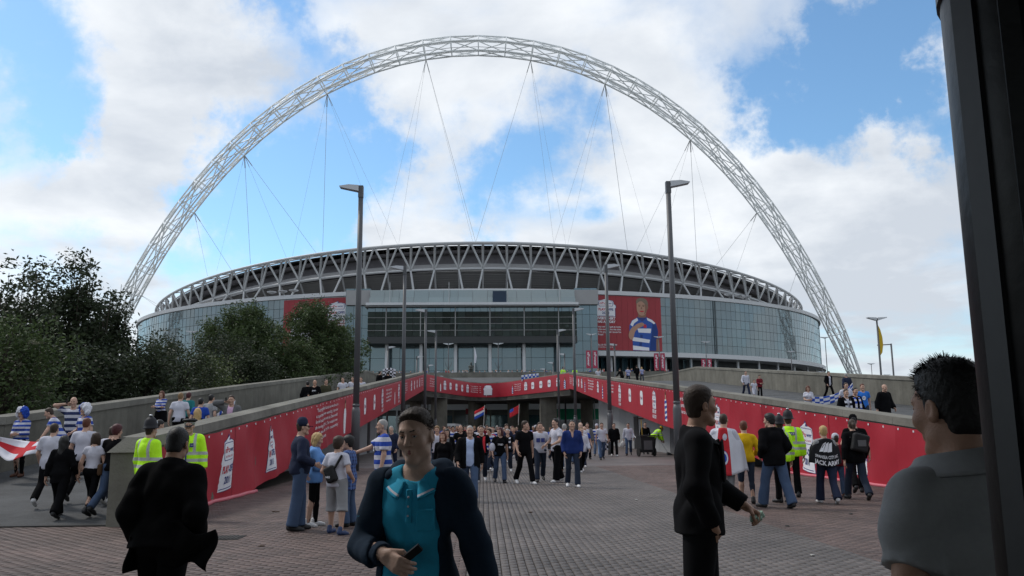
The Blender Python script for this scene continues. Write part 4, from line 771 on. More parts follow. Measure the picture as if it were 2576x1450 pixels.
def van(x, y, rz):
    e = empty('van', (x, y, 0), rz); tag(e, 'white van parked in the shade behind the round bridge column', 'van'); WP = pmat('van_paint', (0.6, 0.61, 0.62), 0.35, 0.5)
    m = MB(); prof = [(-2.4, .35), (2.5, .35), (2.55, .95), (2.2, 1.15), (1.5, 2.05), (1.2, 2.2), (-2.3, 2.25), (-2.45, 2.0)]
    m.prism(prof, 1.9, Matrix.Translation((0, -0.95, 0))); m.build('body', WP, e); GL = glassmat('car_glass', (0.01, 0.012, 0.014), 0.04)
    MB().prism([(0.4, 1.2), (1.95, 1.2), (1.4, 1.95), (0.4, 1.95)], 0.03, Matrix.Translation((0, -0.985, 0))).build('window', GL, e); MB().prism([(-2.1, 1.25), (0.2, 1.25), (0.2, 1.95), (-2.1, 1.95)], 0.03, Matrix.Translation((0, -0.985, 0))).build('window', GL, e)
    MB().box((-2.46, 0, 1.6), (0.05, 1.5, 0.6)).build('rear_window', GL, e); MB().hexa([(2.22, -.8, 1.16), (2.24, -.8, 1.16), (2.24, .8, 1.16), (2.22, .8, 1.16), (1.54, -.75, 2.0), (1.56, -.75, 2.0), (1.56, .75, 2.0), (1.54, .75, 2.0)]).build('windscreen', GL, e)
    for wx in (-1.6, 1.65):
        for wy in (-0.86, 0.86):
            w = MB(); w.tube([(wx, wy-0.1, 0.34), (wx, wy+0.1, 0.34)], 0.34, 14); w.build('tyre', pmat('rubber', (0.02, 0.02, 0.02), 0.9), e)
    for wy in (-0.7, 0.7): MB().box((2.55, wy, 0.8), (0.06, 0.35, 0.2)).build('headlight', HEADM, e); MB().box((-2.47, wy*1.2, 1.0), (0.05, 0.12, 0.4)).build('tail_light', pmat('tail_red', (0.4, 0.01, 0.01), 0.3), e)
van(-5.6, 108, R(80))
def car(x, y, rz):
    e = empty('car', (x, y, 0), rz); tag(e, 'dark car with red tail lights glowing under the bridge', 'car'); BP = pmat('car_paint', (0.02, 0.02, 0.025), 0.3, 0.5)
    MB().prism([(-2.1, .3), (2.1, .3), (2.15, .75), (1.1, .92), (0.5, 1.4), (-1.2, 1.45), (-1.9, .98), (-2.15, .9)], 1.7, Matrix.Translation((0, -.85, 0))).build('body', BP, e)
    MB().prism([(-1.5, .98), (0.9, .95), (0.45, 1.33), (-1.15, 1.37)], 0.02, Matrix.Translation((0, -.875, 0))).build('window', MATS['car_glass'], e)
    for wx in (-1.35, 1.35):
        for wy in (-.78, .78): MB().tube([(wx, wy-.09, .31), (wx, wy+.09, .31)], .31, 12).build('tyre', MATS['rubber'], e)
    for wy in (-.62, .62): MB().box((-2.14, wy, .82), (.06, .3, .14)).build('tail_light', pmat('tail_lit', (0.6, 0.02, 0.01), 0.3, emit=(1, 0.05, 0.02, 6)), e)
car(-2.0, 124, R(90))
# ------------------------------------------------------------------ the steel pillar beside the camera and the deck it carries
e = empty('steel_pillar', (-0.43, 1.397, 0)); tag(e, 'black painted steel pillar standing close at the picture edge', 'pillar')
PIL = pmat('pillar_black', (0.007, 0.0075, 0.009), 0.45, 0.4, var=0.4, vscale=9, bump=0.12, bscale=20, streak=0.5)
MB().lathe([(0.2, 0), (0.2, 4.6)], n=48).build('shaft', PIL, e, smooth=True); MB().lathe([(0.28, 0), (0.28, 0.05), (0.23, 0.09)], n=32).build('base_plate', PIL, e)
MB().box((-.18, -.11, 2.2), (.03, .02, 4.4), R(-30)).build('conduit', PIL, e); MB().box((-.2, -.02, 1.9), (.012, .05, 4.2), R(8)).build('weld_strip', pmat('pillar_worn', (0.02, 0.021, 0.024), 0.5, 0.4, var=0.5, vscale=20, streak=0.5), e)
for z_ in (1.2, 2.4): MB().lathe([(.2, z_), (.206, z_ + .004), (.206, z_ + .03), (.2, z_ + .034)], n=40).build('band', PIL, e)
o = MB().box((0, -8.0, 4.95), (44, 25.0, 0.7)).build('station_deck', CONCD); o['kind'] = 'structure'  # unseen overhead; front edge brought forward to shade the near figures
# ------------------------------------------------------------------ trees and shrubs: trunk, limbs, thousands of leaf-sized faces
BARK = pmat('bark', (0.045, 0.038, 0.03), 0.95, 0.1, var=0.3, vscale=8, bump=0.5)
def leafmat(name, rgb):
    if name in MATS: return MATS[name]
    m = bpy.data.materials.new(name); m.use_nodes = True; t = m.node_tree; b = t.nodes['Principled BSDF']; b.inputs['Roughness'].default_value = 0.55; b.inputs['Specular IOR Level'].default_value = 0.3
    g = t.nodes.new('ShaderNodeNewGeometry'); r = t.nodes.new('ShaderNodeMapRange'); t.links.new(g.outputs['Random Per Island'], r.inputs[0]); r.inputs[3].default_value = 0.55; r.inputs[4].default_value = 1.5
    s = t.nodes.new('ShaderNodeVectorMath'); s.operation = 'SCALE'; s.inputs[0].default_value = rgb; t.links.new(r.outputs[0], s.inputs['Scale']); t.links.new(s.outputs[0], b.inputs['Base Color'])
    tr = t.nodes.new('ShaderNodeBsdfTranslucent'); t.links.new(s.outputs[0], tr.inputs['Color']); mx = t.nodes.new('ShaderNodeMixShader'); mx.inputs[0].default_value = 0.3
    t.links.new(b.outputs[0], mx.inputs[1]); t.links.new(tr.outputs[0], mx.inputs[2]); t.links.new(mx.outputs[0], t.nodes['Material Output'].inputs[0]); MATS[name] = m; return m
def leaves(centers, per, spread, size, rng):
    n = len(centers)*per; c = np.repeat(np.asarray(centers, float), per, 0) + rng.normal(size=(n, 3))*spread
    a = rng.normal(size=(n, 3)); a[:, 2] *= 0.6; a /= np.linalg.norm(a, axis=1)[:, None]; b = rng.normal(size=(n, 3)); b -= a*(a*b).sum(1)[:, None]; b /= np.linalg.norm(b, axis=1)[:, None]
    s = size*(0.6 + 0.8*rng.random(n))[:, None]
    V = np.stack([c - a*s, c + b*s*0.42, c + a*s, c - b*s*0.42], 1).reshape(-1, 3); F = np.arange(4*n).reshape(-1, 4); return V, F
def tree(name, label, x, y, H, rx, low, n_limb, per, size, col, seed, upright=False, gap=0.0, group='trees and shrubs behind the ramp wall', cat='tree', rxy=None):
    rng = np.random.default_rng(seed); e = empty(name, (x, y, 0)); tag(e, label, cat, group)
    tb = MB(); tips = []; tb.tube([(0, 0, 0), (0.1*rng.normal(), 0.1*rng.normal(), H*0.28), (0.25*rng.normal(), 0.25*rng.normal(), H*0.55)], [0.028*H, 0.02*H, 0.009*H], 8)
    lb = MB()
    for i in range(n_limb):
        az = rng.random()*2*PI
        if upright:
            r1 = rx*math.sqrt(rng.random()); top = H*(0.62 + 0.38*rng.random())*(1 - 0.25*(r1/rx)**2); p0 = np.array([0.1*rng.normal(), 0.1*rng.normal(), H*0.12]); p3 = np.array([r1*math.cos(az), r1*math.sin(az), top])
            p1 = p0 + (p3-p0)*[0.75, 0.75, 0.3]; p2 = p0 + (p3-p0)*[0.92, 0.92, 0.68]
            P = [p0, p1, p2, p3]; lb.tube(P, [0.07, 0.05, 0.03, 0.01], 5)
            ts = rng.random(14)*0.9 + 0.1
            for t in ts:
                q = (1-t)**2*p0 + 2*t*(1-t)*p1 + t*t*p3 if t < 0.5 else p1 + (p3-p1)*((t-0.5)/0.5); w = (1.05 - 0.6*t)
                for _ in range(2): tips.append(q + rng.normal(size=3)*[0.55*w, 0.55*w, 0.3])
        else:
            u = rng.random()**0.5; zc = low + (H-low)*(rng.random()**0.8); zz = (zc - low)/(H-low); env = rx*math.sqrt(max(0.02, 1 - (2*zz - 0.85)**2/1.35)); r1 = env*u*(0.85 + 0.3*rng.random())
            p3 = np.array([r1*math.cos(az), r1*math.sin(az)*(rxy or 1), zc]); p0 = np.array([0, 0, max(H*0.12, zc*0.45)]); p1 = p0 + (p3-p0)*[0.45, 0.45, 0.65]
            lb.tube([p0, p1, p3], [0.06, 0.035, 0.012], 5); tips.append(p3)
            for _ in range(7): tips.append(p3 + rng.normal(size=3)*[0.5, 0.5, 0.38])
            for t in (0.55, 0.75): tips.append(p1 + (p3-p1)*t + rng.normal(size=3)*0.3)
    tb.build('trunk', BARK, e, smooth=True); lb.build('limbs', BARK, e, smooth=True)
    V, F = leaves(tips, per, 0.2 if not upright else 0.2, size*.85, rng); V[:, 2] = np.maximum(V[:, 2], 0.05)
    o = link('crown', npmesh('crown', V, F, [leafmat('leaf_' + col[0], col[1])], smooth=False), None, e); return e, tips, rng
DK = ('dark', (0.03, 0.042, 0.02)); MD = ('mid', (0.05, 0.075, 0.026)); LT = ('olive', (0.075, 0.098, 0.035))
tree('shoot_tree', 'tall bare-stemmed tree with feathery upright shoots at the picture edge', -23.6, 39.5, 10.3, 2.9, 1, 52, 26, 0.13, DK, 1, True)
tree('shoot_tree', 'tall tree with thin upright shoots beside the left foot of the arch', -22.0, 41.5, 10.7, 2.4, 1, 50, 26, 0.13, DK, 2, True)
tree('shoot_tree', 'slim sparse tree with upright twigs crossing the arch leg', -20.3, 42.5, 9.7, 1.2, 1, 22, 24, 0.12, DK, 3, True)
tree('dark_shrub', 'dense dark shrub below the feathery shoots at the edge', -24.2, 38.0, 6.3, 3.2, 0.5, 60, 20, 0.11, DK, 4, cat='shrub')
tree('dark_shrub', 'dense dark shrub under the tall upright shoots', -20.2, 38.6, 6.0, 3.0, 0.5, 60, 20, 0.11, DK, 5, cat='shrub')
tree('dark_shrub', 'dark rounded bush in the dip between the two groups of trees', -18.9, 47.5, 6.5, 2.6, 0.8, 60, 20, 0.10, DK, 6, cat='shrub')
tree('dark_shrub', 'low olive bush right of the dark rounded bush', -19.2, 55.0, 6.0, 2.3, 1.5, 46, 20, 0.10, LT, 7, cat='shrub')
tree('leafy_tree', 'round leafy tree in front of the drum glass, left of the taller one', -21.2, 69.0, 11.3, 4.0, 2.5, 130, 30, 0.13, MD, 8)
tree('leafy_tree', 'tallest round leafy tree hiding part of the red poster', -16.8, 77.0, 13.0, 3.7, 3, 130, 30, 0.13, MD, 9)
tree('leafy_tree', 'leafy tree next to the nearest lamp post behind the wall', -15.9, 84.0, 11.3, 2.6, 4, 80, 30, 0.13, MD, 10)
tree('leafy_tree', 'olive tree filling the lower gap between the leafy crowns', -19.8, 73.0, 9.2, 3.8, 2, 90, 28, 0.13, LT, 11)
tree('dark_shrub', 'dark hedge bush along the wall below the leafy trees', -17.8, 60.0, 6.6, 2.6, 1.5, 50, 20, 0.11, DK, 12, cat='shrub')
tree('dark_shrub', 'dark bush joining the rounded bush to the leafy trees', -20.5, 62.0, 8.0, 3.6, 0.8, 70, 24, 0.11, DK, 21, cat='shrub')
tree('dark_shrub', 'dark bush under the tallest leafy tree by the wall', -16.6, 69.0, 8.3, 3.0, 1.0, 70, 24, 0.11, MD, 22, cat='shrub')
tree('dark_shrub', 'dark bush at the foot of the slim sparse tree', -17.6, 40.5, 5.4, 2.2, 0.5, 55, 24, 0.10, DK, 23, cat='shrub')
e, tips, rng = tree('elder_bush', 'elder bush with flat clusters of white blossom at the picture edge', -17.7, 28.6, 5.3, 1.9, 0.8, 46, 20, 0.09, MD, 13, cat='shrub')
bm = [];
for k in range(46):
    a = rng.random()*2*PI; z = 1.6 + 3.0*rng.random(); r = 1.9*math.sqrt(max(0.1, 1 - ((z-2.8)/2.4)**2))*(0.75 + 0.35*rng.random()); bm.append((r*math.cos(a), -abs(r*math.sin(a))*0.9, z))
V = []; 
for c in bm:
    n = 26; q = np.array(c) + rng.normal(size=(n, 3))*[0.085, 0.085, 0.018]
    for p in q: V.append([p + [-.022, -.022, 0], p + [.022, -.022, .008], p + [.022, .022, 0], p + [-.022, .022, .008]])
V = np.array(V).reshape(-1, 3); o = link('blossom', npmesh('blossom', V, np.arange(len(V)).reshape(-1, 4), [pmat('blossom', (0.6, 0.6, 0.5), 0.8)], smooth=False), None, e); o['kind'] = 'stuff'
tag(MB().tube([(0, 0, 0), (0.02, 0, 4.6)], [0.16, 0.13], 8).build('wooden_post', BARK), 'dark upright wooden post behind the wall beside the elder blossom', 'post').location = (-17.6, 31, 0)
# ------------------------------------------------------------------ figures: smooth implicit bodies turned into one continuous surface
f32 = np.float32
def _seg(P, a, b, ra, rb):
    ba = b - a; L2 = float(ba @ ba) + 1e-9; pa = P - a; t = np.clip((pa @ ba)/L2, 0, 1); return np.sqrt(((pa - t[..., None]*ba)**2).sum(-1)) - (ra + (rb-ra)*t)
def nets(prims, res, cuts=(), wob=None, lo=None, hi=None):
    """prims: list of dicts(op '+', '-', type c/e/b, k). Returns vertices and quads of the zero surface."""
    bb = []
    for q in prims:
        if q['t'] == 'c': l = np.minimum(q['a'], q['b']) - max(q['ra'], q['rb']); h = np.maximum(q['a'], q['b']) + max(q['ra'], q['rb'])
        else: m = float(np.max(q['r'])) if q.get('R') is not None else np.asarray(q['r']); l = q['c'] - m; h = q['c'] + m
        q['bb'] = (l - q['k'] - 3*res, h + q['k'] + 3*res)
        if q['op'] == '+': bb.append(q['bb'])
    L = np.min([b[0] for b in bb], 0) if lo is None else np.array(lo, float); Hh = np.max([b[1] for b in bb], 0) if hi is None else np.array(hi, float)
    n = np.ceil((Hh - L)/res).astype(int) + 1; D = np.full(n, 1.0, f32); ax = [(L[i] + res*np.arange(n[i])).astype(f32) for i in range(3)]
    for q in prims:
        i0 = np.clip(np.floor((q['bb'][0] - L)/res).astype(int), 0, n); i1 = np.clip(np.ceil((q['bb'][1] - L)/res).astype(int) + 1, 0, n)
        if np.any(i1 <= i0): continue
        sl = tuple(slice(i0[i], i1[i]) for i in range(3)); P = np.stack(np.meshgrid(*[ax[i][sl[i]] for i in range(3)], indexing='ij'), -1)
        if q['t'] == 'c':
            d = _seg(P, q['a'].astype(f32), q['b'].astype(f32), q['ra'], q['rb'])
            if q.get('capb') or q.get('capa'):
                u = (q['b'] - q['a'])/np.linalg.norm(q['b'] - q['a']); u = u.astype(f32)
                if q.get('capb'): d = np.maximum(d, (P - q['b'].astype(f32)) @ u)
                if q.get('capa'): d = np.maximum(d, -((P - q['a'].astype(f32)) @ u))
        else:
            v = P - np.asarray(q['c'], f32)
            if q.get('R') is not None: v = v @ np.asarray(q['R'], f32)
            r = np.asarray(q['r'], f32)
            if q['t'] == 'e':
                k0 = np.sqrt(((v/r)**2).sum(-1)); k1 = np.sqrt(((v/(r*r))**2).sum(-1)) + 1e-6; d = k0*(k0-1)/k1
            else:
                rd = q.get('rd', 0.01); w = np.abs(v) - (r - rd); d = np.sqrt((np.maximum(w, 0)**2).sum(-1)) + np.minimum(w.max(-1), 0) - rd
        A = D[sl]; k = q['k']
        if q['op'] == '+':
            if k > 0: hh = np.clip(0.5 + 0.5*(A - d)/k, 0, 1); D[sl] = A*(1-hh) + d*hh - k*hh*(1-hh)
            else: D[sl] = np.minimum(A, d)
        elif q['op'] == '-':
            d = -d; kk = max(k, 1e-4); hh = np.clip(0.5 - 0.5*(A - d)/kk, 0, 1); D[sl] = A*(1-hh) + d*hh + kk*hh*(1-hh)
        else: D[sl] = np.maximum(A, d)
    G = np.stack(np.meshgrid(*ax, indexing='ij'), -1) if (cuts or wob) else None
    if wob: D = D + wob(G).astype(f32)
    for c in cuts: D = np.maximum(D, c(G).astype(f32))
    return _nets(D, L, res)
def _nets(D, L, res):
    D[0] = np.maximum(D[0], res); D[-1] = np.maximum(D[-1], res); D[:, 0] = np.maximum(D[:, 0], res); D[:, -1] = np.maximum(D[:, -1], res); D[:, :, 0] = np.maximum(D[:, :, 0], res); D[:, :, -1] = np.maximum(D[:, :, -1], res)
    S = D < 0; c = np.zeros(tuple(s-1 for s in D.shape), np.int8)
    for dx in (0, 1):
        for dy in (0, 1):
            for dz in (0, 1): c += S[dx:D.shape[0]-1+dx, dy:D.shape[1]-1+dy, dz:D.shape[2]-1+dz]
    act = np.argwhere((c > 0) & (c < 8)); 
    if len(act) == 0: return np.zeros((0, 3)), np.zeros((0, 4), int)
    idx = np.full(c.shape, -1, np.int32); idx[tuple(act.T)] = np.arange(len(act)); acc = np.zeros((len(act), 3)); cnt = np.zeros(len(act))
    corners = [(x, y, z) for x in (0, 1) for y in (0, 1) for z in (0, 1)]
    for a in corners:
        for k in range(3):
            if a[k]: continue
            b = list(a); b[k] = 1; va = D[tuple((act + a).T)]; vb = D[tuple((act + b).T)]; m = (va < 0) != (vb < 0); t = np.where(m, va/(va - vb + 1e-12), 0)
            p = np.array(a, float) + t[:, None]*np.eye(3)[k]; acc += np.where(m[:, None], p, 0); cnt += m
    V = (act + acc/np.maximum(cnt, 1)[:, None])*res + L; Q = []
    for k in range(3):
        u, w = (k+1) % 3, (k+2) % 3; sa = [slice(None)]*3; sb = [slice(None)]*3; sa[k] = slice(0, -1); sb[k] = slice(1, None)
        m = S[tuple(sa)] != S[tuple(sb)]; e = np.argwhere(m); ok = (e[:, u] > 0) & (e[:, w] > 0) & (e[:, u] < D.shape[u]-1) & (e[:, w] < D.shape[w]-1); e = e[ok]
        ins = S[tuple(e.T)]; du = np.eye(3, dtype=int)[u]; dw = np.eye(3, dtype=int)[w]
        q = np.stack([idx[tuple((e - du - dw).T)], idx[tuple((e - dw).T)], idx[tuple(e.T)], idx[tuple((e - du).T)]], 1); q[~ins] = q[~ins][:, ::-1]; Q.append(q)
    return V, np.concatenate(Q)
A_ = lambda *v: np.array(v, float)
def C(a, b, ra, rb=None, k=0.03, op='+', **kw): return dict(t='c', a=np.asarray(a, float), b=np.asarray(b, float), ra=ra, rb=ra if rb is None else rb, k=k, op=op, **kw)
def E(c, r, k=0.03, op='+', R_=None): return dict(t='e', c=np.asarray(c, float), r=r if not isinstance(r, (int, float)) else (r, r, r), k=k, op=op, R=R_)
def B(c, r, k=0.01, op='+', R_=None, rd=0.01): return dict(t='b', c=np.asarray(c, float), r=r, k=k, op=op, R=R_, rd=rd)
def rotx(a): c, s = math.cos(a), math.sin(a); return np.array([[1, 0, 0], [0, c, -s], [0, s, c]])
def roty(a): c, s = math.cos(a), math.sin(a); return np.array([[c, 0, s], [0, 1, 0], [-s, 0, c]])
def rotz(a): c, s = math.cos(a), math.sin(a); return np.array([[c, -s, 0], [s, c, 0], [0, 0, 1]])
def ik(S, T, l1, l2, pole):
    d = T - S; L = min(np.linalg.norm(d), (l1+l2)*0.995); u = d/np.linalg.norm(d); T = S + u*L; a = (l1*l1 - l2*l2 + L*L)/(2*L); h = math.sqrt(max(0, l1*l1 - a*a)); p = np.asarray(pole, float); p = p - u*(p @ u); p /= np.linalg.norm(p) + 1e-9
    return S + u*a + p*h, T
POSES = {   # legs ((hip, knee) left, right), wrist targets left/right in body space, lean, head yaw/pitch
 'stand': dict(legs=((2, 3), (-3, 4)), arms=((-.29, .05, .84), (.29, .03, .84))),
 'stand2': dict(legs=((5, 6), (-6, 3)), arms=((-.27, .10, .88), (.24, .20, 1.02))),
 'walkA': dict(legs=((24, 10), (-16, 22)), arms=((-.27, -.08, .86), (.27, .17, .90)), lean=3),
 'walkB': dict(legs=((-14, 30), (20, 6)), arms=((-.27, .16, .90), (.27, -.08, .86)), lean=3),
 'hold': dict(legs=((3, 4), (-5, 4)), arms=((-.10, .27, 1.08), (.11, .27, 1.06)), head=(0, 14)),
 'phone': dict(legs=((4, 5), (-4, 4)), arms=((-.27, .06, .86), (.13, .11, 1.56)), rpole=(1, -.1, -.4), head=(8, 4)),
 'pockets': dict(legs=((14, 8), (-12, 14)), arms=((-.22, .06, .88), (.22, .06, .88)), lpole=(-.35, -1, 0), rpole=(.35, -1, 0), lean=2),
 'point': dict(legs=((3, 4), (-3, 4)), arms=((-.29, .05, .85), (.22, .46, 1.14))),
 'folded': dict(legs=((3, 3), (-3, 4)), arms=((.10, .22, 1.14), (-.10, .24, 1.12)), lpole=(-1, 0, -.6), rpole=(1, 0, -.6)),
 'bend': dict(legs=((6, 10), (-4, 8)), arms=((-.12, .62, .62), (.16, .60, .52)), lean=48, head=(0, -10)),
 'lean': dict(legs=((8, 10), (-4, 6)), arms=((-.42, .36, .88), (.30, .30, .84)), lean=24, head=(0, 10)),
 'cape': dict(legs=((20, 10), (-14, 20)), arms=((-.12, .22, 1.16), (.12, .22, 1.16)), lpole=(-.5, -.2, -1), rpole=(.5, -.2, -1)),
}
def skeleton(pose, female=False, bulk=1.0, headyaw=None, kid=1.0):
    p = POSES[pose] if isinstance(pose, str) else pose; J = {}
    hw = 0.095 if not female else 0.098; sw = (0.185 if not female else 0.16)*(0.5 + 0.5*bulk); P = A_(0, 0, .94); low = 9
    for s, nm in ((-1, 'L'), (1, 'R')):
        h, kn = p['legs'][0 if s < 0 else 1]; h, kn = R(h), R(kn); sp = p.get('spread', 0.02); J['hip'+nm] = P + [s*hw, 0, -.02]
        J['knee'+nm] = J['hip'+nm] + .43*A_(s*sp, math.sin(h), -math.cos(h)); J['ank'+nm] = J['knee'+nm] + .42*A_(s*sp*.6, math.sin(h-kn), -math.cos(h-kn)); J['foota'+nm] = (h-kn)*0.75; low = min(low, J['ank'+nm][2] + (0.10*max(0, math.sin(-J['foota'+nm]))*0))
    dz = 0.085 - low
    for k in list(J): 
        if not k.startswith('foota'): J[k] = J[k] + [0, 0, dz]
    P = P + [0, 0, dz]; lean = R(p.get('lean', 0)); T = rotx(-lean) @ rotz(R(p.get('twist', 0))); J['P'] = P; J['T'] = T; J['drop'] = dz
    up = lambda x, y, z: P + T @ A_(x, y, z)
    J['up'] = up; J['sw'] = sw
    hy, hp = p.get('head', (0, 0))[:2]; hr = p.get('head', (0, 0, 0))[2] if len(p.get('head', (0, 0))) > 2 else 0
    J['neck'] = up(0, -.012, .50); J['headc'] = up(0, .024, .662) if lean < 0.5 else up(0, .05, .665)
    J['HR'] = rotz(R(hy if headyaw is None else headyaw)) @ rotx(R(-hp) - lean*0.35) @ roty(R(hr)); J['hs'] = 0.96*kid
    for s, nm, tgt, pole in ((-1, 'L', p['arms'][0], p.get('lpole', (-.5, -1, -.2))), (1, 'R', p['arms'][1], p.get('rpole', (.5, -1, -.2)))):
        J['sh'+nm] = up(s*sw*.97, -.01, .438); J['el'+nm], J['wr'+nm] = ik(J['sh'+nm], np.asarray(tgt, float) + [s*(sw-.185)*0.7, 0, dz], .285, .255, pole)
        d = J['wr'+nm] - J['el'+nm]; J['hd'+nm] = d/np.linalg.norm(d)
        n = np.asarray(p.get('palm'+nm, (-s, 0.15, 0)), float); n = n - J['hd'+nm]*(n @ J['hd'+nm]); J['hn'+nm] = n/np.linalg.norm(n); J['curl'+nm] = p.get('curl'+nm, 0.35)
        if 'hand'+nm in p: hd = np.asarray(p['hand'+nm], float); J['hd'+nm] = hd/np.linalg.norm(hd); n = n - J['hd'+nm]*(n @ J['hd'+nm]); J['hn'+nm] = n/np.linalg.norm(n)
    return J
def torso_prims(J, inf=0.0, bulk=1.0, female=False, k=0.05, hips=True):
    up, T, sw = J['up'], J['T'], J['sw']; b = bulk; o = []
    if hips: o.append(E(up(0, -.015, .0), (.165*(1.06 if female else 1)*(0.6+0.4*b)+inf, .122*b+inf, .13+inf), k, R_=T))
    o.append(E(up(0, .0+.025*(b-1), .13), ((.138 if female else .152)*b+inf, .112*b**1.5+inf, .16+inf), k, R_=T)); o.append(E(up(0, -.005, .33), ((.150 if female else .168)*(0.5+0.5*b)+inf, .118*(0.4+0.6*b)+inf, .17+inf), k, R_=T))
    o.append(C(up(-sw*.74, -.012, .432), up(sw*.74, -.012, .432), .062+inf*.7, k=k*.7)); o.append(C(up(0, -.02, .485), up(-sw*.9, -.015, .44), .06+inf*.4, .046+inf*.7, k=k*.6)); o.append(C(up(0, -.02, .485), up(sw*.9, -.015, .44), .06+inf*.4, .046+inf*.7, k=k*.6))
    if female: o += [E(up(-.07, .085, .32), .068+inf, .04), E(up(.07, .085, .32), .068+inf, .04)]
    return o
def arm_prims(J, nm, inf=0.0, upto=2.0, k=0.03, bulk=1.0, cap=False):
    S, El, W = J['sh'+nm], J['el'+nm], J['wr'+nm]; b = 0.6 + 0.4*bulk; o = []
    if upto <= 1: o.append(C(S, S + (El-S)*upto, .050*b+inf*.85, (.045*b+inf*1.3), k=k, capb=cap))
    else:
        o.append(C(S, El, .050*b+inf*.85, .041*b+inf, k=k)); t = min(1, upto-1); o.append(C(El, El + (W-El)*t, .045*b+inf, .045*b+inf + (.030-.045)*t, k=k*.7, capb=cap))
    return o
def leg_prims(J, nm, inf=0.0, upto=2.0, k=0.035, bulk=1.0, cap=False, flare=0.0):
    h, kn, an = J['hip'+nm], J['knee'+nm], J['ank'+nm]; b = 0.55 + 0.45*bulk; o = []
    if upto <= 1: o.append(C(h, h + (kn-h)*upto, .088*b+inf, (.066+(.02*(1-upto)))*b+inf+flare, k=k, capb=cap))
    else:
        o.append(C(h, kn, .088*b+inf, .058*b+inf, k=k)); t = min(1.12, upto-1); s = kn + (an-kn)*.3; 
        if inf < 0.01: o.append(C(kn, s, .054*b, .057*b, k=.02)); o.append(C(s, kn + (an-kn)*t, .056*b, .038, k=.02))
        else: o.append(C(kn, kn + (an-kn)*t, .058*b+inf, .05+inf+flare, k=.02, capb=cap))
    return o
def head_prims(J, fine=False, female=False):
    c, Rm, s = J['headc'], J['HR'], J['hs']; q = lambda x, y, z: c + Rm @ (A_(x, y, z)*s)
    def e(p, r, k=.02, op='+'): return E(q(*p), tuple(v*s for v in (r if not isinstance(r, (int, float)) else (r,)*3)), k*s, op, Rm)
    def cc(a, b, ra, rb, k=.015, op='+'): return C(q(*a), q(*b), ra*s, rb*s, k*s, op)
    jw = .042 if not female else .035
    o = [e((0, -.012, .045), (.076, .098, .088), .02), e((0, .02, -.012), (.066, .074, .092), .03), cc((-jw, .018, -.072), (0, .068, -.104), .026, .022, .025), cc((jw, .018, -.072), (0, .068, -.104), .026, .022, .025), e((0, .072, -.1), (.024, .02, .02), .02)]
    o += [cc((-.034, .078, .034), (.034, .078, .034), .013, .013, .02), e((-.041, .062, -.022), (.026, .024, .026), .025), e((.041, .062, -.022), (.026, .024, .026), .025)]
    for sx in (-1, 1): o.append(e((sx*.031, .098, .012), (.017, .018, .0125), .014, '-')); o.append(e((sx*.031, .074, .011), (.0135, .0135, .0125), .004))
    o += [cc((0, .086, .026), (0, .112, -.022), .0085, .0125, .012), e((0, .108, -.026), (.012, .011, .010), .008), e((-.013, .096, -.029), (.009, .010, .008), .006), e((.013, .096, -.029), (.009, .010, .008), .006)]
    o += [cc((-.019, .083, -.058), (.019, .083, -.058), .0075, .0075, .008), cc((-.016, .083, -.069), (.016, .083, -.069), .0085, .0085, .007)]
    if fine: o += [cc((0, .1, -.0622), (-.023, .094, -.0665), .0028, .0026, .004, '-'), cc((0, .1, -.0622), (.023, .094, -.0665), .0028, .0026, .004, '-')]
    for sx in (-1, 1):
        o.append(e((sx*.079, -.012, -.004), (.011, .021, .033), .008))
        if fine: o.append(e((sx*.088, -.008, .002), (.007, .011, .018), .006, '-'))
    o.append(C(J['neck'], c + Rm @ (A_(0, -.02, -.05)*s), .062 if not female else .052, .056*s if not female else .048, .03)); return o
def hand_prims(J, nm, fine=True, sc=1.0):
    W, d, n, cu = J['wr'+nm], J['hd'+nm], J['hn'+nm], J['curl'+nm]; s = 1 if nm == 'R' else -1; th = np.cross(d, n)*s; pt = lambda a, b, c: W + d*a*sc + th*b*sc + n*c*sc; o = []
    o.append(C(pt(-.03, 0, 0), pt(.012, 0, 0), .030*sc, .027*sc, k=.012))
    for b in (-.026, -.009, .009, .026): o.append(C(pt(.01, b*.65, 0), pt(.082 + (.006 if abs(b) < .02 else 0), b, .002), .0155*sc, .0125*sc, k=.012))
    fl = {-.028: (.030, .021, .017), -.0095: (.038, .026, .019), .0095: (.041, .028, .020), .028: (.037, .025, .019)}
    for b, L in fl.items():
        p = pt(.086 + (.006 if abs(b) < .02 else 0), b, .003); ang = cu*0.9
        for i, l in enumerate(L):
            ang += cu*(0.55, 0.85, 0.5)[i]; q = p + (d*math.cos(ang) + n*math.sin(ang))*l*sc; r0 = (.0098, .0088, .0078)[i]*sc; o.append(C(p, q, r0, r0*.9, k=.003)); p = q
    p = pt(.022, .026, .004); q = pt(.055, .046, .018 + .02*cu); r = pt(.082, .048 - .012*cu, .030 + .035*cu); o += [C(p, q, .0155*sc, .0125*sc, k=.01), C(q, r, .0118*sc, .0092*sc, k=.004)]
    return o
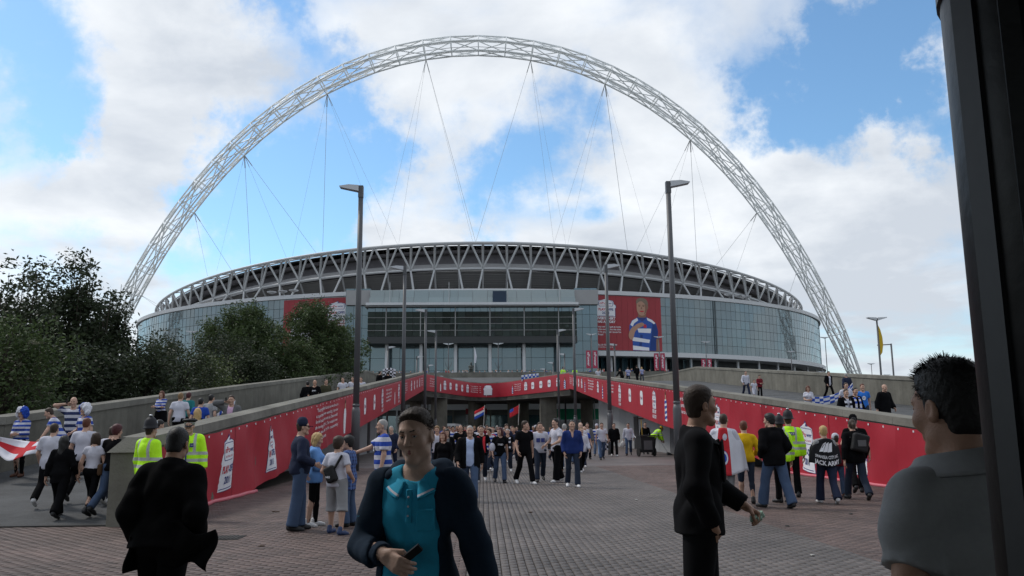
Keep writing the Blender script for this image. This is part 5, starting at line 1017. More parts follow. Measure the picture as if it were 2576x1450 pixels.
def tubes_from(prims, n=5):
    V = []; F = []
    for q in prims:
        a, b = q['a'], q['b']; d = b - a; L = np.linalg.norm(d); 
        if L < 1e-6: continue
        d /= L; u = np.cross(d, [0.3, 0.5, 0.8]); u /= np.linalg.norm(u); w = np.cross(d, u); k = len(V); 
        for c, r in ((a - d*q['ra']*.5, q['ra']*.55), (a, q['ra']), (b, q['rb']), (b + d*q['rb']*.6, q['rb']*.5)):
            for j in range(n): V.append(c + (u*math.cos(2*PI*j/n) + w*math.sin(2*PI*j/n))*r)
        for i in range(3):
            for j in range(n): F.append((k+i*n+j, k+i*n+(j+1) % n, k+(i+1)*n+(j+1) % n, k+(i+1)*n+j))
    return np.array(V).reshape(-1, 3), np.array(F, int).reshape(-1, 4)
def joinv(parts):
    V = []; F = []; M = []; k = 0
    for v, f, m in parts:
        if len(v) == 0: continue
        V.append(v); F.append(np.asarray(f) + k); M.append(np.full(len(f), m)); k += len(v)
    return np.concatenate(V), np.concatenate(F), np.concatenate(M)
def wobble(amp, seed, sc=1.0):
    r = np.random.default_rng(seed); K = r.normal(size=(5, 3))*[16, 16, 11]*sc; ph = r.random(5)*6.28
    return lambda G: amp*sum(np.sin(G @ K[i].astype(f32) + f32(ph[i])) for i in range(5))/2.2
DARKM = pmat('eye_dark', (0.012, 0.01, 0.01), 0.35, 0.5); LIPM = pmat('lip', (0.26, 0.1, 0.09), 0.6); EYEW = pmat('eye_white', (0.42, 0.4, 0.38), 0.3)
def face_bits(J, brow=True):
    c, Rm, s = J['headc'], J['HR'], J['hs']; q = lambda x, y, z: c + Rm @ (A_(x, y, z)*s); o = []
    for sx in (-1, 1):
        if brow: o.append((*tubes_from([C(q(sx*.031-.005, .0885, .011), q(sx*.031+.005, .0885, .011), .0048*s, .0048*s)]), 1))
        if brow: o.append((*tubes_from([C(q(sx*.016, .093, .030), q(sx*.047, .078, .031), .0052*s, .0035*s)]), 1))
    return o
def hair_mesh(J, style, res, seed=0):
    """hair that grows out of the scalp: no thickness at the hairline, more on top"""
    c, Rm, s = J['headc'], J['HR'], J['hs']; q = lambda x, y, z: c + Rm @ (A_(x, y, z)*s)
    def loc(G): return ((G - c.astype(f32)) @ Rm.astype(f32))/f32(s)
    def e(p, r, k=.02, op='+'): return E(q(*p), tuple(v*s for v in r), k*s, op, Rm)
    ss = lambda x, a, b: (lambda t: t*t*(3-2*t))(np.clip((x-a)/(b-a), 0, 1))
    zb = {'long': -.6, 'bob': -.16, 'pony': -.08, 'wig': -.16}.get(style, -.088)
    if style in ('long', 'bob', 'wig'):
        o = [e((0, -.014, .047), (.094, .115, .105))]
        if style == 'long': o += [C(q(0, -.07, .0), q(0, -.10, -.27), .085*s, .075*s, .05), C(q(-.075, -.02, 0), q(-.085, -.03, -.24), .035*s, .03*s, .04), C(q(.075, -.02, 0), q(.085, -.03, -.24), .035*s, .03*s, .04)]
        if style == 'bob': o += [C(q(-.07, -.02, .0), q(-.075, -.02, -.11), .045*s, .04*s, .04), C(q(.07, -.02, .0), q(.075, -.02, -.11), .045*s, .04*s, .04), e((0, -.06, -.03), (.085, .06, .10), .04)]
        if style == 'wig': o = [e((0, -.02, .07), (.15, .145, .14), .02), e((-.07, -.02, -.02), (.085, .10, .10), .03), e((.07, -.02, -.02), (.085, .10, .10), .03)]
        cuts = [lambda G: (zb - loc(G)[..., 2])*s, lambda G: (lambda v: np.minimum(np.minimum((v[..., 1] - .012), (.064 - np.abs(v[..., 0]))), (.066 + .25*np.abs(v[..., 0]) - v[..., 2])))(loc(G))*s]
        return nets(o, res, cuts, wobble({'wig': .016}.get(style, .0045)*s, seed + 5, 3.2 if style != 'wig' else 4.5))
    side, topt, line = {'short': (.007, .014, -.005), 'crop': (.0035, .006, -.008), 'thick': (.017, .026, .004), 'fringe': (.015, .02, .01), 'pony': (.008, .012, -.004), 'quiff': (.0015, .012, -.004)}.get(style, (.007, .012, -.005))
    o = [e((0, -.012, .045), (.076, .098, .088)), e((0, -.012, -.022), (.069, .083, .085), .03)]
    if style == 'pony': o += [e((0, -.125, .02), (.035, .03, .035), .02), C(q(0, -.135, 0), q(0, -.14, -.15), .03*s, .015*s, .02)]
    def hl(v):
        h = .713*v[..., 1] - .70*v[..., 2] - line - .25*np.maximum(0, np.abs(v[..., 0]) - .05)
        sb = np.maximum(np.maximum(.058 - np.abs(v[..., 0]), v[..., 1] - .030), -.028 - v[..., 2]); nape = np.maximum(v[..., 1] + .035, zb - v[..., 2]); ear = np.abs(v[..., 0]) - .2
        return np.minimum(np.minimum(h, sb), nape)
    def wob(G):
        v = loc(G); t = side + (topt - side)*ss(v[..., 2], .055, .115)
        if style == 'quiff': t = t*(1 + .35*ss(v[..., 1], .0, .07))
        inside = ss(-hl(v), 0.0, .03); n_ = np.sin(v[..., 0]*310 + 3*np.sin(v[..., 1]*90))*np.sin(v[..., 1]*230 + v[..., 2]*140)*.0016*(topt/.012)
        return -(t*inside + n_*inside)*s + .0006
    return nets(o, res, [lambda G: hl(loc(G))*s, lambda G: (zb - loc(G)[..., 2])*s], wob)
SHOE = None
def shoe_mesh():
    v, f = nets([C((0, -.05, .045), (0, .10, .038), .043, .040, .02), C((0, .08, .036), (0, .165, .03), .043, .032, .02), C((0, -.045, .05), (0, -.035, .115), .046, .044, .02)], .012, [lambda G: -G[..., 2]])
    return npmesh('shoe', v, f, [pmat('shoe_black', (0.02, 0.02, 0.022), 0.5)])
_PC = {}
def person_meshes(sp):
    """every garment and the body for one figure; sp is a dict of shape choices"""
    key = repr(sorted(sp.items(), key=lambda t: t[0]))
    if key in _PC: return _PC[key]
    g = sp.get; res = g('res', .024); fem = g('female', False); bulk = g('bulk', 1.0); J = skeleton(g('pose', 'stand'), fem, bulk, g('yaw'), g('kid', 1.0)); M = {'J': J}; seed = g('seed', abs(hash(str(g('pose')))) % 50 if False else len(str(g('pose'))))
    bp = torso_prims(J, 0, bulk, fem)
    for nm in 'LR': bp += arm_prims(J, nm, 0, 2, bulk=bulk) + leg_prims(J, nm, 0, 2, bulk=bulk)
    bp.append(C(J['neck'], J['headc'] + J['HR'] @ A_(0, -.02, -.05), .056, .05, .03)); parts = []
    v, f = nets(bp, max(res*1.15, .016)); parts.append((v, f, 0))
    hp = head_prims(J, g('fine', False), fem); c = J['headc']; v, f = nets(hp, g('hres', .0085), lo=c - [.16, .16, .17], hi=c + [.16, .16, .17]); parts.append((v, f, 0))
    parts += face_bits(J, not g('fine', False))
    for nm in 'LR':
        h = hand_prims(J, nm)
        if g('fine'): v, f = nets(h, .0042); parts.append((v, f, 0))
        else: v, f = tubes_from(h); parts.append((v, f, 0))
    V, F, MI = joinv(parts); M['body'] = npmesh('body', V, F, [pmat('skin', (0.42, 0.25, 0.18), 0.55, 0.35, var=0.12, vscale=9), DARKM], True, MI)
    if g('hair'): v, f = hair_mesh(J, g('hair'), .011 if not g('fine') else .0055, seed); M['hair'] = npmesh('hair', v, f, [])
    T, P = J['T'], J['P']; axis = T @ A_(0, 0, 1); hz = lambda G: (G - P) @ axis.astype(f32)
    W0 = wobble(g('wob', .0055), seed, g('wsc', 1.0)); fo = g('fold', 0); W = W0 if not fo else (lambda G: W0(G) + fo*(1 - 1.8*np.abs(np.sin(21*(.62*G[..., 0] - .78*G[..., 2]) + 1.3*np.sin(9*G[..., 0] + 5*G[..., 2] + 6*G[..., 1]))))*(.5 + .5*np.sin(7*G[..., 0] + 11*G[..., 2] + 1.0))); side = T @ A_(1, 0, 0); fwd = T @ A_(0, 1, 0)
    def garment(inf, sleeve, hem, neck=.075, opening=None, flare=0.0, collar=0.0, w=W, vneck=0.0, r=None, flap=False):
        o = torso_prims(J, inf, bulk, fem)
        if hem < -.05: o.append(C(J['up'](0, -.005, 0), J['up'](0, -.005, hem + .02), .105*bulk+inf, .105*bulk+inf+flare, .05)); o.append(C(J['up'](-.068, -.005, 0), J['up'](-.075, -.005, hem), .098*bulk+inf, .096*bulk+inf+flare, .05)); o.append(C(J['up'](.068, -.005, 0), J['up'](.075, -.005, hem), .098*bulk+inf, .096*bulk+inf+flare, .05))
        for nm in 'LR': o += arm_prims(J, nm, inf + .004, sleeve, bulk=bulk, cap=True)
        if flap: o += [B(J['up'](.27, -.02, -.13), (.16, .05, .16), .06, '+', T @ roty(R(28)) @ rotz(R(-12)), .04), B(J['up'](.39, -.04, -.16), (.10, .035, .12), .05, '+', T @ roty(R(38)) @ rotz(R(10)), .03)]
        if collar: o.append(C(J['up'](0, -.02, .50), J['up'](0, -.012, .50 + collar), .078+inf*.5, .072+inf*.3, .02, capb=True))
        sub = [C(J['up'](0, .0, .46 + (0 if not collar else .03)), J['headc'] + J['HR'] @ A_(0, -.02, -.02), neck, neck*1.02, .012, '-')]
        if vneck: sub.append(C(J['up'](0, .13, .36 - vneck), J['up'](0, .10, .53), .02, .07, .015, '-'))
        if opening: sub.append(B(J['up'](opening[1] if len(opening) > 1 else 0, .25, .1), (opening[0], .25, .6), .01, '-', T, .02))
        return nets(o + sub, r or res, [lambda G: hem - hz(G)], w)
    tp = g('top')
    if tp:
        a = dict(tee=(.016, .62, -.10), long=(.014, 1.9, -.09), shirt=(.015, 1.9, -.12), polo=(.016, .6, -.11), crop=(.012, .4, .03), jumper=(.024, 1.92, -.08), jacket=(.032, 1.95, -.14), hivis=(.034, 1.94, -.17), coat=(.04, 1.93, -.45), vest=(.02, .15, -.1), loose=(.028, .75, -.16))[tp]
        v, f = garment(a[0], a[1], g('hem', a[2]), collar=g('collar', .035 if tp in ('shirt', 'polo', 'hivis', 'coat', 'jacket') else 0), vneck=g('vneck', 0), neck=.072 if not fem else .066, flare=.03 if tp == 'coat' else 0, flap=g('flap', False)); M['top'] = npmesh('top', v, f, [])
    jk = g('jacket')
    if jk:
        a = dict(open=(g('jinf', .034), 1.93, -.16), coat=(.045, 1.93, -.45), blazer=(g('binf', .034), 1.92, -.22), scarf=None)[jk]
        if a: v, f = garment(a[0], a[1], g('jhem', a[2]), collar=.03, opening=(g('gap', .075), g('gapx', 0)), neck=.08, flare=.02); M['jacket'] = npmesh('jacket', v, f, [])
    lg = g('legs', 'jeans')
    if lg:
        o = [E(J['up'](0, -.012, -.0), (.172*(1.06 if fem else 1)*(.6+.4*bulk)+.012, .128*bulk+.014, .14), .05, R_=T)]; inf, upto, fl = dict(jeans=(.014, 2.02, .012), slim=(.008, 2.0, -.004), baggy=(.026, 2.04, .02), shorts=(.03, 1.06, .025), knee=(.03, 1.22, .03), skirt=(.05, .8, .05), leggings=(.006, 1.98, -.006))[lg]
        for nm in 'LR': o += leg_prims(J, nm, inf, upto, bulk=bulk, cap=True, flare=fl)
        wt = .07; ax2 = axis
        v, f = nets(o, res, [lambda G: hz(G) - wt], wobble(g('wob', .0055)*.9, seed+3, .8)); M['trousers'] = npmesh('trousers', v, f, [])
    _PC[key] = M; return M
SKINS = {}
def skin(n):
    return pmat('skin_%d' % n, [(0.44, 0.27, 0.20), (0.40, 0.23, 0.16), (0.47, 0.31, 0.24), (0.30, 0.17, 0.11), (0.05, 0.03, 0.022)][n], 0.52, 0.35, var=0.22, vscale=22, bump=0.15, bscale=160)
def cloth(name, rgb, rough=0.85): return pmat('cloth_' + name, rgb, rough, 0.15, var=0.16, vscale=5, bump=0.35, bscale=16)
CL = dict(white=cloth('white', (0.50, 0.50, 0.57)), black=pmat('cloth_black', (0.006, 0.006, 0.007), 0.95, 0.05, var=0.2, vscale=5, bump=0.3, bscale=16), navy=cloth('navy', (0.018, 0.024, 0.05)), blue=cloth('blue', (0.02, 0.06, 0.33)), denim=cloth('denim', (0.055, 0.085, 0.15)), ldenim=cloth('light_denim', (0.17, 0.25, 0.40)), ddenim=cloth('dark_denim', (0.022, 0.03, 0.05)), grey=cloth('grey', (0.12, 0.12, 0.125)), lgrey=cloth('light_grey', (0.26, 0.26, 0.27)), red=cloth('red', (0.33, 0.025, 0.03)), maroon=cloth('maroon', (0.14, 0.012, 0.02)), yellow=cloth('yellow', (0.62, 0.38, 0.01)), teal=cloth('teal', (0.02, 0.16, 0.17)), green=cloth('olive_green', (0.05, 0.048, 0.028)), brown=cloth('brown', (0.08, 0.045, 0.025)), pink=cloth('pink', (0.55, 0.36, 0.5)), lblue=cloth('light_blue', (0.14, 0.30, 0.62)), paleb=cloth('pale_blue', (0.38, 0.46, 0.66)), royal=cloth('royal_blue', (0.03, 0.16, 0.55)), jumper=cloth('jumper_blue', (0.014, 0.03, 0.13)))
WH, BL = (0.5, 0.5, 0.57), (0.02, 0.06, 0.33)
CL['hoops'] = bandmat('cloth_hoops', WH, [(((2, 'rep', (0.16, 0.5, 0.1)),), BL)]); CL['navyhoops'] = bandmat('cloth_navy_hoops', WH, [(((2, 'rep', (0.15, 0.5, 0.3)),), (0.02, 0.03, 0.09))]); CL['thinhoops'] = bandmat('cloth_thin_hoops', WH, [(((2, 'rep', (0.11, 0.5, 0.3)),), BL)])
HV = (0.50, 0.95, 0.02); SV = (0.42, 0.43, 0.42)
CL['hivis'] = bandmat('cloth_hivis', HV, [(((2, 'range', (1.00, 1.055)),), SV), (((2, 'range', (1.12, 1.175)),), SV), (((0, 'arange', (.10, .145)), (2, 'range', (1.17, 1.7))), SV), (((2, 'range', (0.70, 0.80)), (0, 'rep', (.05, .5, 0))), (0.03, 0.04, 0.12))], 0.6)
CL['plaid'] = bandmat('cloth_plaid', (0.04, 0.08, 0.22), [(((2, 'rep', (.07, .4, 0)),), (0.02, 0.03, 0.10)), (((0, 'rep', (.07, .3, 0)),), (0.10, 0.16, 0.34))]); CL['flagcape'] = None
HAIR = dict(brown=pmat('hair_brown', (0.035, 0.02, 0.012), 0.6, 0.4, var=0.4, vscale=30, bump=0.25, bscale=120), black=pmat('hair_black', (0.008, 0.007, 0.007), 0.55, 0.4, var=0.4, vscale=30, bump=0.25, bscale=120), blond=pmat('hair_blond', (0.42, 0.28, 0.12), 0.6, 0.4, var=0.3, vscale=30, bump=0.25, bscale=120), fair=pmat('hair_fair', (0.20, 0.12, 0.055), 0.6, 0.4, var=0.3, vscale=30, bump=0.25, bscale=120), auburn=pmat('hair_auburn', (0.10, 0.03, 0.015), 0.6, 0.4, var=0.3, vscale=30, bump=0.25, bscale=120), grey=pmat('hair_grey', (0.30, 0.29, 0.28), 0.6, 0.4, var=0.3, vscale=30, bump=0.25, bscale=120), redd=pmat('hair_dark_red', (0.06, 0.012, 0.014), 0.6, 0.4, var=0.3, vscale=30, bump=0.25, bscale=120), wigbw=bandmat('wig_blue_white', (0.6, 0.6, 0.66), [(((0, 'range', (0.02, 1)),), (0.02, 0.07, 0.4))]), wigbw2=bandmat('wig_white_blue', (0.6, 0.6, 0.66), [(((0, 'range', (-1, -.02)),), (0.02, 0.07, 0.4))]))
SHOEM = dict(black=pmat('shoe_black', (0.02, 0.02, 0.022), 0.5), white=pmat('shoe_white', (0.55, 0.55, 0.56), 0.6), brown=pmat('shoe_brown', (0.09, 0.035, 0.02), 0.6), blue=pmat('shoe_blue', (0.03, 0.05, 0.12), 0.6))
SHOE = shoe_mesh()
HELM = MB().lathe([(0.118, 0.0), (0.150, 0.0), (0.118, 0.018), (0.112, 0.07), (0.098, 0.14), (0.062, 0.185), (0.03, 0.20), (0.03, 0.215), (0.012, 0.225)], n=20).mesh('helmet', [pmat('helmet_black', (0.012, 0.012, 0.016), 0.6)], True)
KNOB = MB().lathe([(0.004, 0.215), (0.03, 0.218), (0.028, 0.236), (0.008, 0.244)], n=10).mesh('helmet_knob', [pmat('silver', (0.6, 0.6, 0.62), 0.25, 0.5, 0.8)], True)
PLATE = MB().prism([(-.024, .05), (.024, .05), (.03, .08), (.02, .12), (0, .14), (-.02, .12), (-.03, .08)], 0.01, Matrix.Translation((0, .112, 0))).mesh('helmet_badge', [MATS['silver']])
_c = MB(); _c.lathe([(0.088, -0.03), (0.093, 0.02), (0.088, 0.075), (0.055, 0.118), (0.01, 0.128)], n=18); _c.hexa([(-.07, .06, -.028), (.07, .06, -.028), (.05, .175, -.045), (-.05, .175, -.045), (-.07, .06, -.018), (.07, .06, -.018), (.05, .175, -.035), (-.05, .175, -.035)]); CAPM = _c.mesh('cap', [], True)
_c = MB(); _c.lathe([(0.092, -0.02), (0.096, 0.035), (0.098, 0.036)], n=20); PCBAND = _c.mesh('cap_band', [bandmat('cap_check', (0.5, 0.5, 0.52), [(((2, 'rep', (.028, .5, 0)), (0, 'rep', (.03, .5, 0))), (0.01, 0.01, 0.012))])], True)
_c = MB(); _c.lathe([(0.098, 0.034), (0.135, 0.062), (0.136, 0.075), (0.10, 0.095), (0.02, 0.10)], n=20); _c.hexa([(-.075, .06, -.02), (.075, .06, -.02), (.055, .155, -.06), (-.055, .155, -.06), (-.075, .06, -.008), (.075, .06, -.008), (.055, .155, -.05), (-.055, .155, -.05)]); PCTOP = _c.mesh('peaked_cap', [MATS['helmet_black']], True)
BEAN = MB().lathe([(0.092, -0.03), (0.094, 0.03), (0.082, 0.09), (0.045, 0.125), (0.01, 0.132)], n=16).mesh('beanie', [], True)
PEOPLE = {}
def person(pid, label, pos, H, heading, sp, col, hat=None, group=None, scale_kid=None):
    """one figure standing at pos, facing heading (degrees, 0 = up the way, 180 = towards the station)"""
    sp = dict(sp); M = person_meshes(sp); J = M['J']; top = J['headc'][2] + .122*J['hs']; s = H/1.73
    e = empty('person', pos, R(heading), s); tag(e, label, 'person', group)
    b = link('body', M['body'], None, e); b.material_slots[0].link = 'OBJECT'; b.material_slots[0].material = skin(col.get('skin', 0))
    for nm, me in M.items():
        if nm in ('J', 'body'): continue
        mt = col.get(nm); mt = HAIR[mt] if nm == 'hair' else (CL[mt] if isinstance(mt, str) else mt)
        link(nm, me, mt, e, True)
    for nm in 'LR':
        if col.get('shoe') is None: break
        o = link('shoe', SHOE, SHOEM[col['shoe']], e, True); a = J['ank'+nm]; o.location = a + A_(0, 0, -.085); o.rotation_euler = (min(0, J['foota'+nm])*0.8, 0, R(8)*(-1 if nm == 'R' else 1))
    hm = Matrix.Translation(Vector(J['headc'])) @ Matrix(J['HR'].tolist()).to_4x4() @ Matrix.Scale(J['hs'], 4)
    def put(nm, me, mt=None, off=(0, -.012, .06), tilt=0.0):
        o = link(nm, me, mt, e, mt is not None); o.matrix_basis = hm @ Matrix.Translation(off) @ Matrix.Rotation(tilt, 4, 'X'); return o
    if hat == 'helmet': h = put('helmet', HELM, None, (0, -.012, .045), R(4)); k = link('helmet_knob', KNOB, None, h); k = link('helmet_badge', PLATE, None, h)
    elif hat == 'peaked': put('peaked_cap', PCTOP, None, (0, -.012, .045)); put('cap_band', PCBAND, None, (0, -.012, .045))
    elif hat and hat[0] == 'cap': put('cap', CAPM, CL[hat[1]], (0, -.012, .05))
    elif hat and hat[0] == 'beanie': put('beanie', BEAN, CL[hat[1]], (0, -.012, .04))
    PEOPLE[pid] = (e, J, s); return e
def at_person(pid, local):   # world point from a point in a figure's own space
    e, J, s = PEOPLE[pid]; v = Matrix.Rotation(e.rotation_euler.z, 3, 'Z') @ (Vector(local)*s); return e.location + v
# ------------------------------------------------------------------ the people
POS = {'wig_woman': (-13.54, 22.13, 0.61, 1.62), 'lean_man': (-12.4, 21.9, 0.59, 1.71), 'phone_bald': (-12.12, 22.25, 0.62, 1.89), 'wig_man': (-11.47, 21.48, 0.55, 1.69), 'white_back': (-9.99, 17.01, 0.17, 1.62), 'black_woman': (-9.21, 15.84, 0.07, 1.49), 'white_auburn': (-9.63, 17.57, 0.22, 1.68), 'white_bag_woman': (-8.73, 16.04, 0.09, 1.52), 'boy_white': (-8.96, 17.25, 0.19, 1.54), 'red_hair_dark': (-7.82, 15.68, 0.06, 1.66), 'pol_helmet_l': (-8.78, 19.44, 0.0, 1.9), 'pol_cap': (-8.21, 19.98, 0.0, 1.86), 'dark_bent': (-8.26, 17.48, 0.21, 1.45), 'r_hoop_woman': (-13.21, 31.05, 1.36, 1.66), 'r_white_man': (-11.24, 27.37, 1.05, 1.8), 'r_teal': (-11.91, 30.03, 1.28, 1.68), 'r_blue_shirt': (-10.04, 25.72, 0.91, 1.7), 'r_scarf_man': (-10.08, 26.75, 1.0, 1.75), 'r_blonde': (-8.91, 22.17, 0.61, 1.6), 'r_grey_suit': (-8.09, 22.91, 0.67, 1.8), 'r_dark1': (-9.8, 39.96, 2.12, 1.78), 'r_bald_black': (-9.44, 39.84, 2.11, 1.8), 'r_green': (-9.17, 41.15, 2.22, 1.8), 'r_w1': (-9.29, 46.81, 2.7, 1.8), 'r_w2': (-8.93, 48.03, 2.81, 1.78), 'r_w3': (-8.44, 47.9, 2.8, 1.78), 'r_b1': (-9.26, 62.86, 4.07, 1.8), 'r_b2': (-8.97, 65.57, 4.3, 1.75), 'r_b3': (-8.39, 64.19, 4.18, 1.75), 'r_b4': (-6.86, 64.28, 4.19, 1.7), 'rr_white': (16.77, 57.87, 3.64, 1.82), 'rr_boyw': (15.89, 53.44, 3.27, 1.3), 'rr_boym': (17.23, 56.35, 3.51, 1.5), 'rr_girl': (12.2, 35.06, 1.7, 1.55), 'rr_suit': (21.29, 54.67, 3.37, 1.82), 'rr_navy': (20.22, 49.47, 2.93, 1.8), 'rr_whiteT': (13.26, 33.77, 1.6, 1.75), 'rr_scarf1': (10.62, 27.8, 1.09, 1.75), 'rr_scarf2': (11.25, 28.51, 1.15, 1.76), 'rr_blueT': (13.05, 31.83, 1.43, 1.78), 'rr_coat': (13.12, 30.26, 1.3, 1.8), 'rr_h1': (13.38, 85.76, 6.01, 1.75), 'rr_h2': (15.79, 93.8, 6.7, 1.8), 'rr_h3': (16.13, 92.72, 6.61, 1.65), 'rr_h4': (11.73, 79.69, 5.5, 1.7), 'rr_h5': (9.56, 80.59, 5.58, 1.7), 'rr_p1': (6.08, 78.86, 5.43, 1.8), 'rr_p2': (8.56, 91.03, 6.46, 1.8), 'cap_man': (-4.5, 14.06, 0.0, 1.76), 'blonde_woman': (-4.36, 14.6, 0.0, 1.53), 'sling_boy': (-3.8, 13.52, 0.0, 1.47), 'plaid_boy': (-3.79, 14.54, 0.0, 1.47), 'hoop_phone': (-3.38, 15.95, 0.0, 1.77), 'old_man': (-1.81, 19.15, 0.0, 1.7), 'scarf_dark': (-1.57, 25.8, 0.0, 1.71), 'red_black_woman': (-1.01, 25.71, -0.0, 1.66), 'blond_short': (-0.62, 31.11, 0.0, 1.6), 'black_trim': (-0.3, 24.86, 0.0, 1.85), 'white_rect': (0.22, 25.88, 0.0, 1.8), 'white_drink': (0.68, 25.43, 0.0, 1.87), 'white_pack': (1.47, 30.99, 0.0, 1.78), 'blue_jumper': (0.94, 23.34, 0.0, 1.81), 'bald_light': (2.15, 32.01, 0.0, 1.82), 'grey_jacket': (3.87, 43.72, 0.0, 1.83), 'beanie': (4.96, 48.18, 0.0, 1.83), 'white_sleeve': (4.5, 42.94, 0.0, 1.87), 'black_flag': (5.9, 47.91, 0.0, 1.9), 'white_bag': (6.91, 49.03, 0.0, 1.98), 'sweeper': (8.42, 49.32, 0.0, 1.95), 'broom_dark': (8.26, 50.9, 0.0, 1.9), 'flag_cape': (5.57, 25.0, 0.0, 2.02), 'yellow_hood': (4.16, 18.18, 0.0, 1.7), 'black_jeans': (4.0, 16.84, -0.0, 1.88), 'pol_r1': (4.91, 18.38, 0.0, 1.85), 'pol_r2': (5.07, 18.38, 0.0, 2.0), 'swan_boy': (5.67, 17.65, 0.0, 1.6), 'hat_child': (6.57, 19.21, 0.0, 1.38), 'cap_black': (6.64, 18.56, 0.0, 1.89), 'pack_woman': (6.68, 18.5, 0.0, 1.77), 'woman_black': (-2.49, 21.0, 0.0, 1.55), 'youth_white': (-3.08, 29.0, 0.0, 1.73), 'woman_grey': (-2.66, 27.0, 0.0, 1.63), 'yellow_print': (-2.4, 33.0, 0.0, 1.77), 'youth_dark': (-0.53, 36.0, 0.0, 1.81), 'fg_blue': (-1.78, 3.45, 0.0, 1.67), 'fg_suit': (-0.54, 3.7, 0.0, 1.75), 'fg_coat': (-3.44, 5.3, 0.0, 1.56), 'fg_polo': (-0.27, 2.15, 0.0, 1.77)}

POS.update(pol_cap=(-6.95, 15.9, 0, 1.80), pol_helmet_l=(-7.15, 14.55, 0, 1.72), dark_bent=(-8.7, 18.4, .29, 1.6), red_hair_dark=(-8.35, 16.0, .09, 1.66), phone_bald=(-12.3, 22.6, .65, 1.84), wig_woman=(-12.85, 21.2, .53, 1.62), lean_man=(-11.9, 21.2, .53, 1.71), r_grey_suit=(-8.6, 24.0, .765, 1.8), r_b3=(-8.75, 64.2, 4.18, 1.75), rr_p1=(7.9, 98.5, 6.8, 1.84), rr_p2=(9.3, 98.6, 6.8, 1.84), pol_r1=(4.86, 18.0, 0, 1.72), pol_r2=(5.53, 19.3, 0, 1.84), cap_black=(7.46, 20.2, 0, 1.86), yellow_hood=(4.05, 17.9, 0, 1.70), black_jeans=(4.3, 16.84, 0, 1.86), flag_cape=(3.42, 17.2, 0, 1.9))
TEE = lambda **k: dict(pose='walkA', top='tee', legs='jeans', hair='short', **k)
def pp(pid, label, heading, col, hat=None, group=None, **sp):
    x, y, z, H = POS[pid]; base = dict(pose='walkA', top='tee', legs='jeans', hair='short'); base.update(sp)
    if base.get('hair') is None: base.pop('hair')
    if H < 1.45: base['kid'] = 1.12
    if y > 40: base.update(res=.032, hres=.012)
    H = min(H, 1.88)
    c = dict(skin=0, hair='brown', top='white', trousers='ddenim', shoe='black'); c.update(col); return person(pid, label, (x, y, z), H, heading, base, c, hat, group)
G1 = 'supporters walking up the near ramp'; G2 = 'people on the tree side ramp'; G3 = 'people standing in the family group'; G4 = 'supporters walking towards the station'; G5 = 'people along the far side banner'; G6 = 'people on the wide far ramp'
pp('wig_woman', 'woman in blue and white wig and hooped shirt holding the end of the flag', 175, dict(hair='wigbw2', top='thinhoops', trousers='black', shoe='brown'), pose='hold', hair='wig', legs='leggings', female=True, top='long', group=G1)
pp('lean_man', 'dark-haired man in blue and white shirt bending over the flag', 105, dict(top='hoops', trousers='navy', shoe='white'), pose='lean', legs='shorts', group=G1)
pp('phone_bald', 'bald man in navy hooped polo holding a phone to his ear by the wall', 185, dict(top='navyhoops', trousers='navy'), pose='phone', hair=None, legs='shorts', bulk=1.12, group=G1)
pp('wig_man', 'person in blue and white wig and hooped shirt beside the phoning bald man', 150, dict(hair='wigbw', top='hoops', trousers='blue'), pose='stand2', hair='wig', legs='shorts', group=G1)
pp('white_back', 'man in loose white shirt and dark trousers walking behind the flag', 5, dict(trousers='black', shoe='white'), pose='walkB', top='loose', group=G1)
pp('black_woman', 'woman all in black with long dark hair walking up the ramp', 0, dict(hair='black', top='black', trousers='black'), pose='walkA', hair='long', female=True, top='long', legs='baggy', bulk=1.15, hem=-.2, group=G1)
pp('white_auburn', 'auburn-haired man in white T-shirt seen from behind', 0, dict(hair='auburn', trousers='black'), pose='walkB', bulk=1.08, group=G1)
pp('white_bag_woman', 'brown-haired woman in cropped white top with brown shoulder bag', 355, dict(hair='brown', trousers='black'), pose='walkA', hair='bob', female=True, top='crop', legs='slim', group=G1)
pp('boy_white', 'brown-haired lad in white T-shirt next to the concrete pier', 350, dict(trousers='ddenim', shoe='white'), pose='walkA', top='loose', group=G1)
pp('red_hair_dark', 'dark red-haired person in dark top partly behind the concrete pier', 345, dict(hair='redd', top='black', trousers='denim'), pose='walkB', hair='thick', top='long', group=G1)
pp('dark_bent', 'person in dark jacket stooping beyond the helmeted officer', 320, dict(top='black', trousers='black', hair='black'), pose='lean', top='jacket', group=G1)
POLJ = dict(trousers='black', top='hivis')
pp('pol_helmet_l', 'police officer in tall helmet and hi-vis jacket beside the concrete pier', 330, POLJ, 'helmet', pose='stand', top='hivis', group='police officers', res=.018)
pp('pol_cap', 'police officer in checked peaked cap and yellow hi-vis coat facing us', 186, POLJ, 'peaked', pose='stand', top='hivis', bulk=1.06, hair='crop', group='police officers', res=.018)
pp('r_hoop_woman', 'woman in hooped top and black skirt standing by the ramp wall', 170, dict(hair='auburn', top='thinhoops', trousers='black'), pose='folded', hair='long', female=True, top='long', legs='skirt', group=G2)
pp('r_white_man', 'broad man in white polo over blue, walking up the ramp', 0, dict(hair='fair', trousers='black'), pose='walkA', top='polo', legs='knee', bulk=1.12, group=G2)
pp('r_teal', 'red-haired person in teal top behind the broad man', 355, dict(hair='redd', top='teal'), pose='walkB', hair='thick', top='long', group=G2)
pp('r_blue_shirt', 'person in royal blue shirt with pale ring print on the back', 0, dict(hair='black', top='blue', trousers='black'), pose='walkA', group=G2)
pp('r_scarf_man', 'dark-haired person in pale shirt carrying a blue and white scarf', 340, dict(hair='black', top='lgrey', trousers='black'), pose='walkB', group=G2)
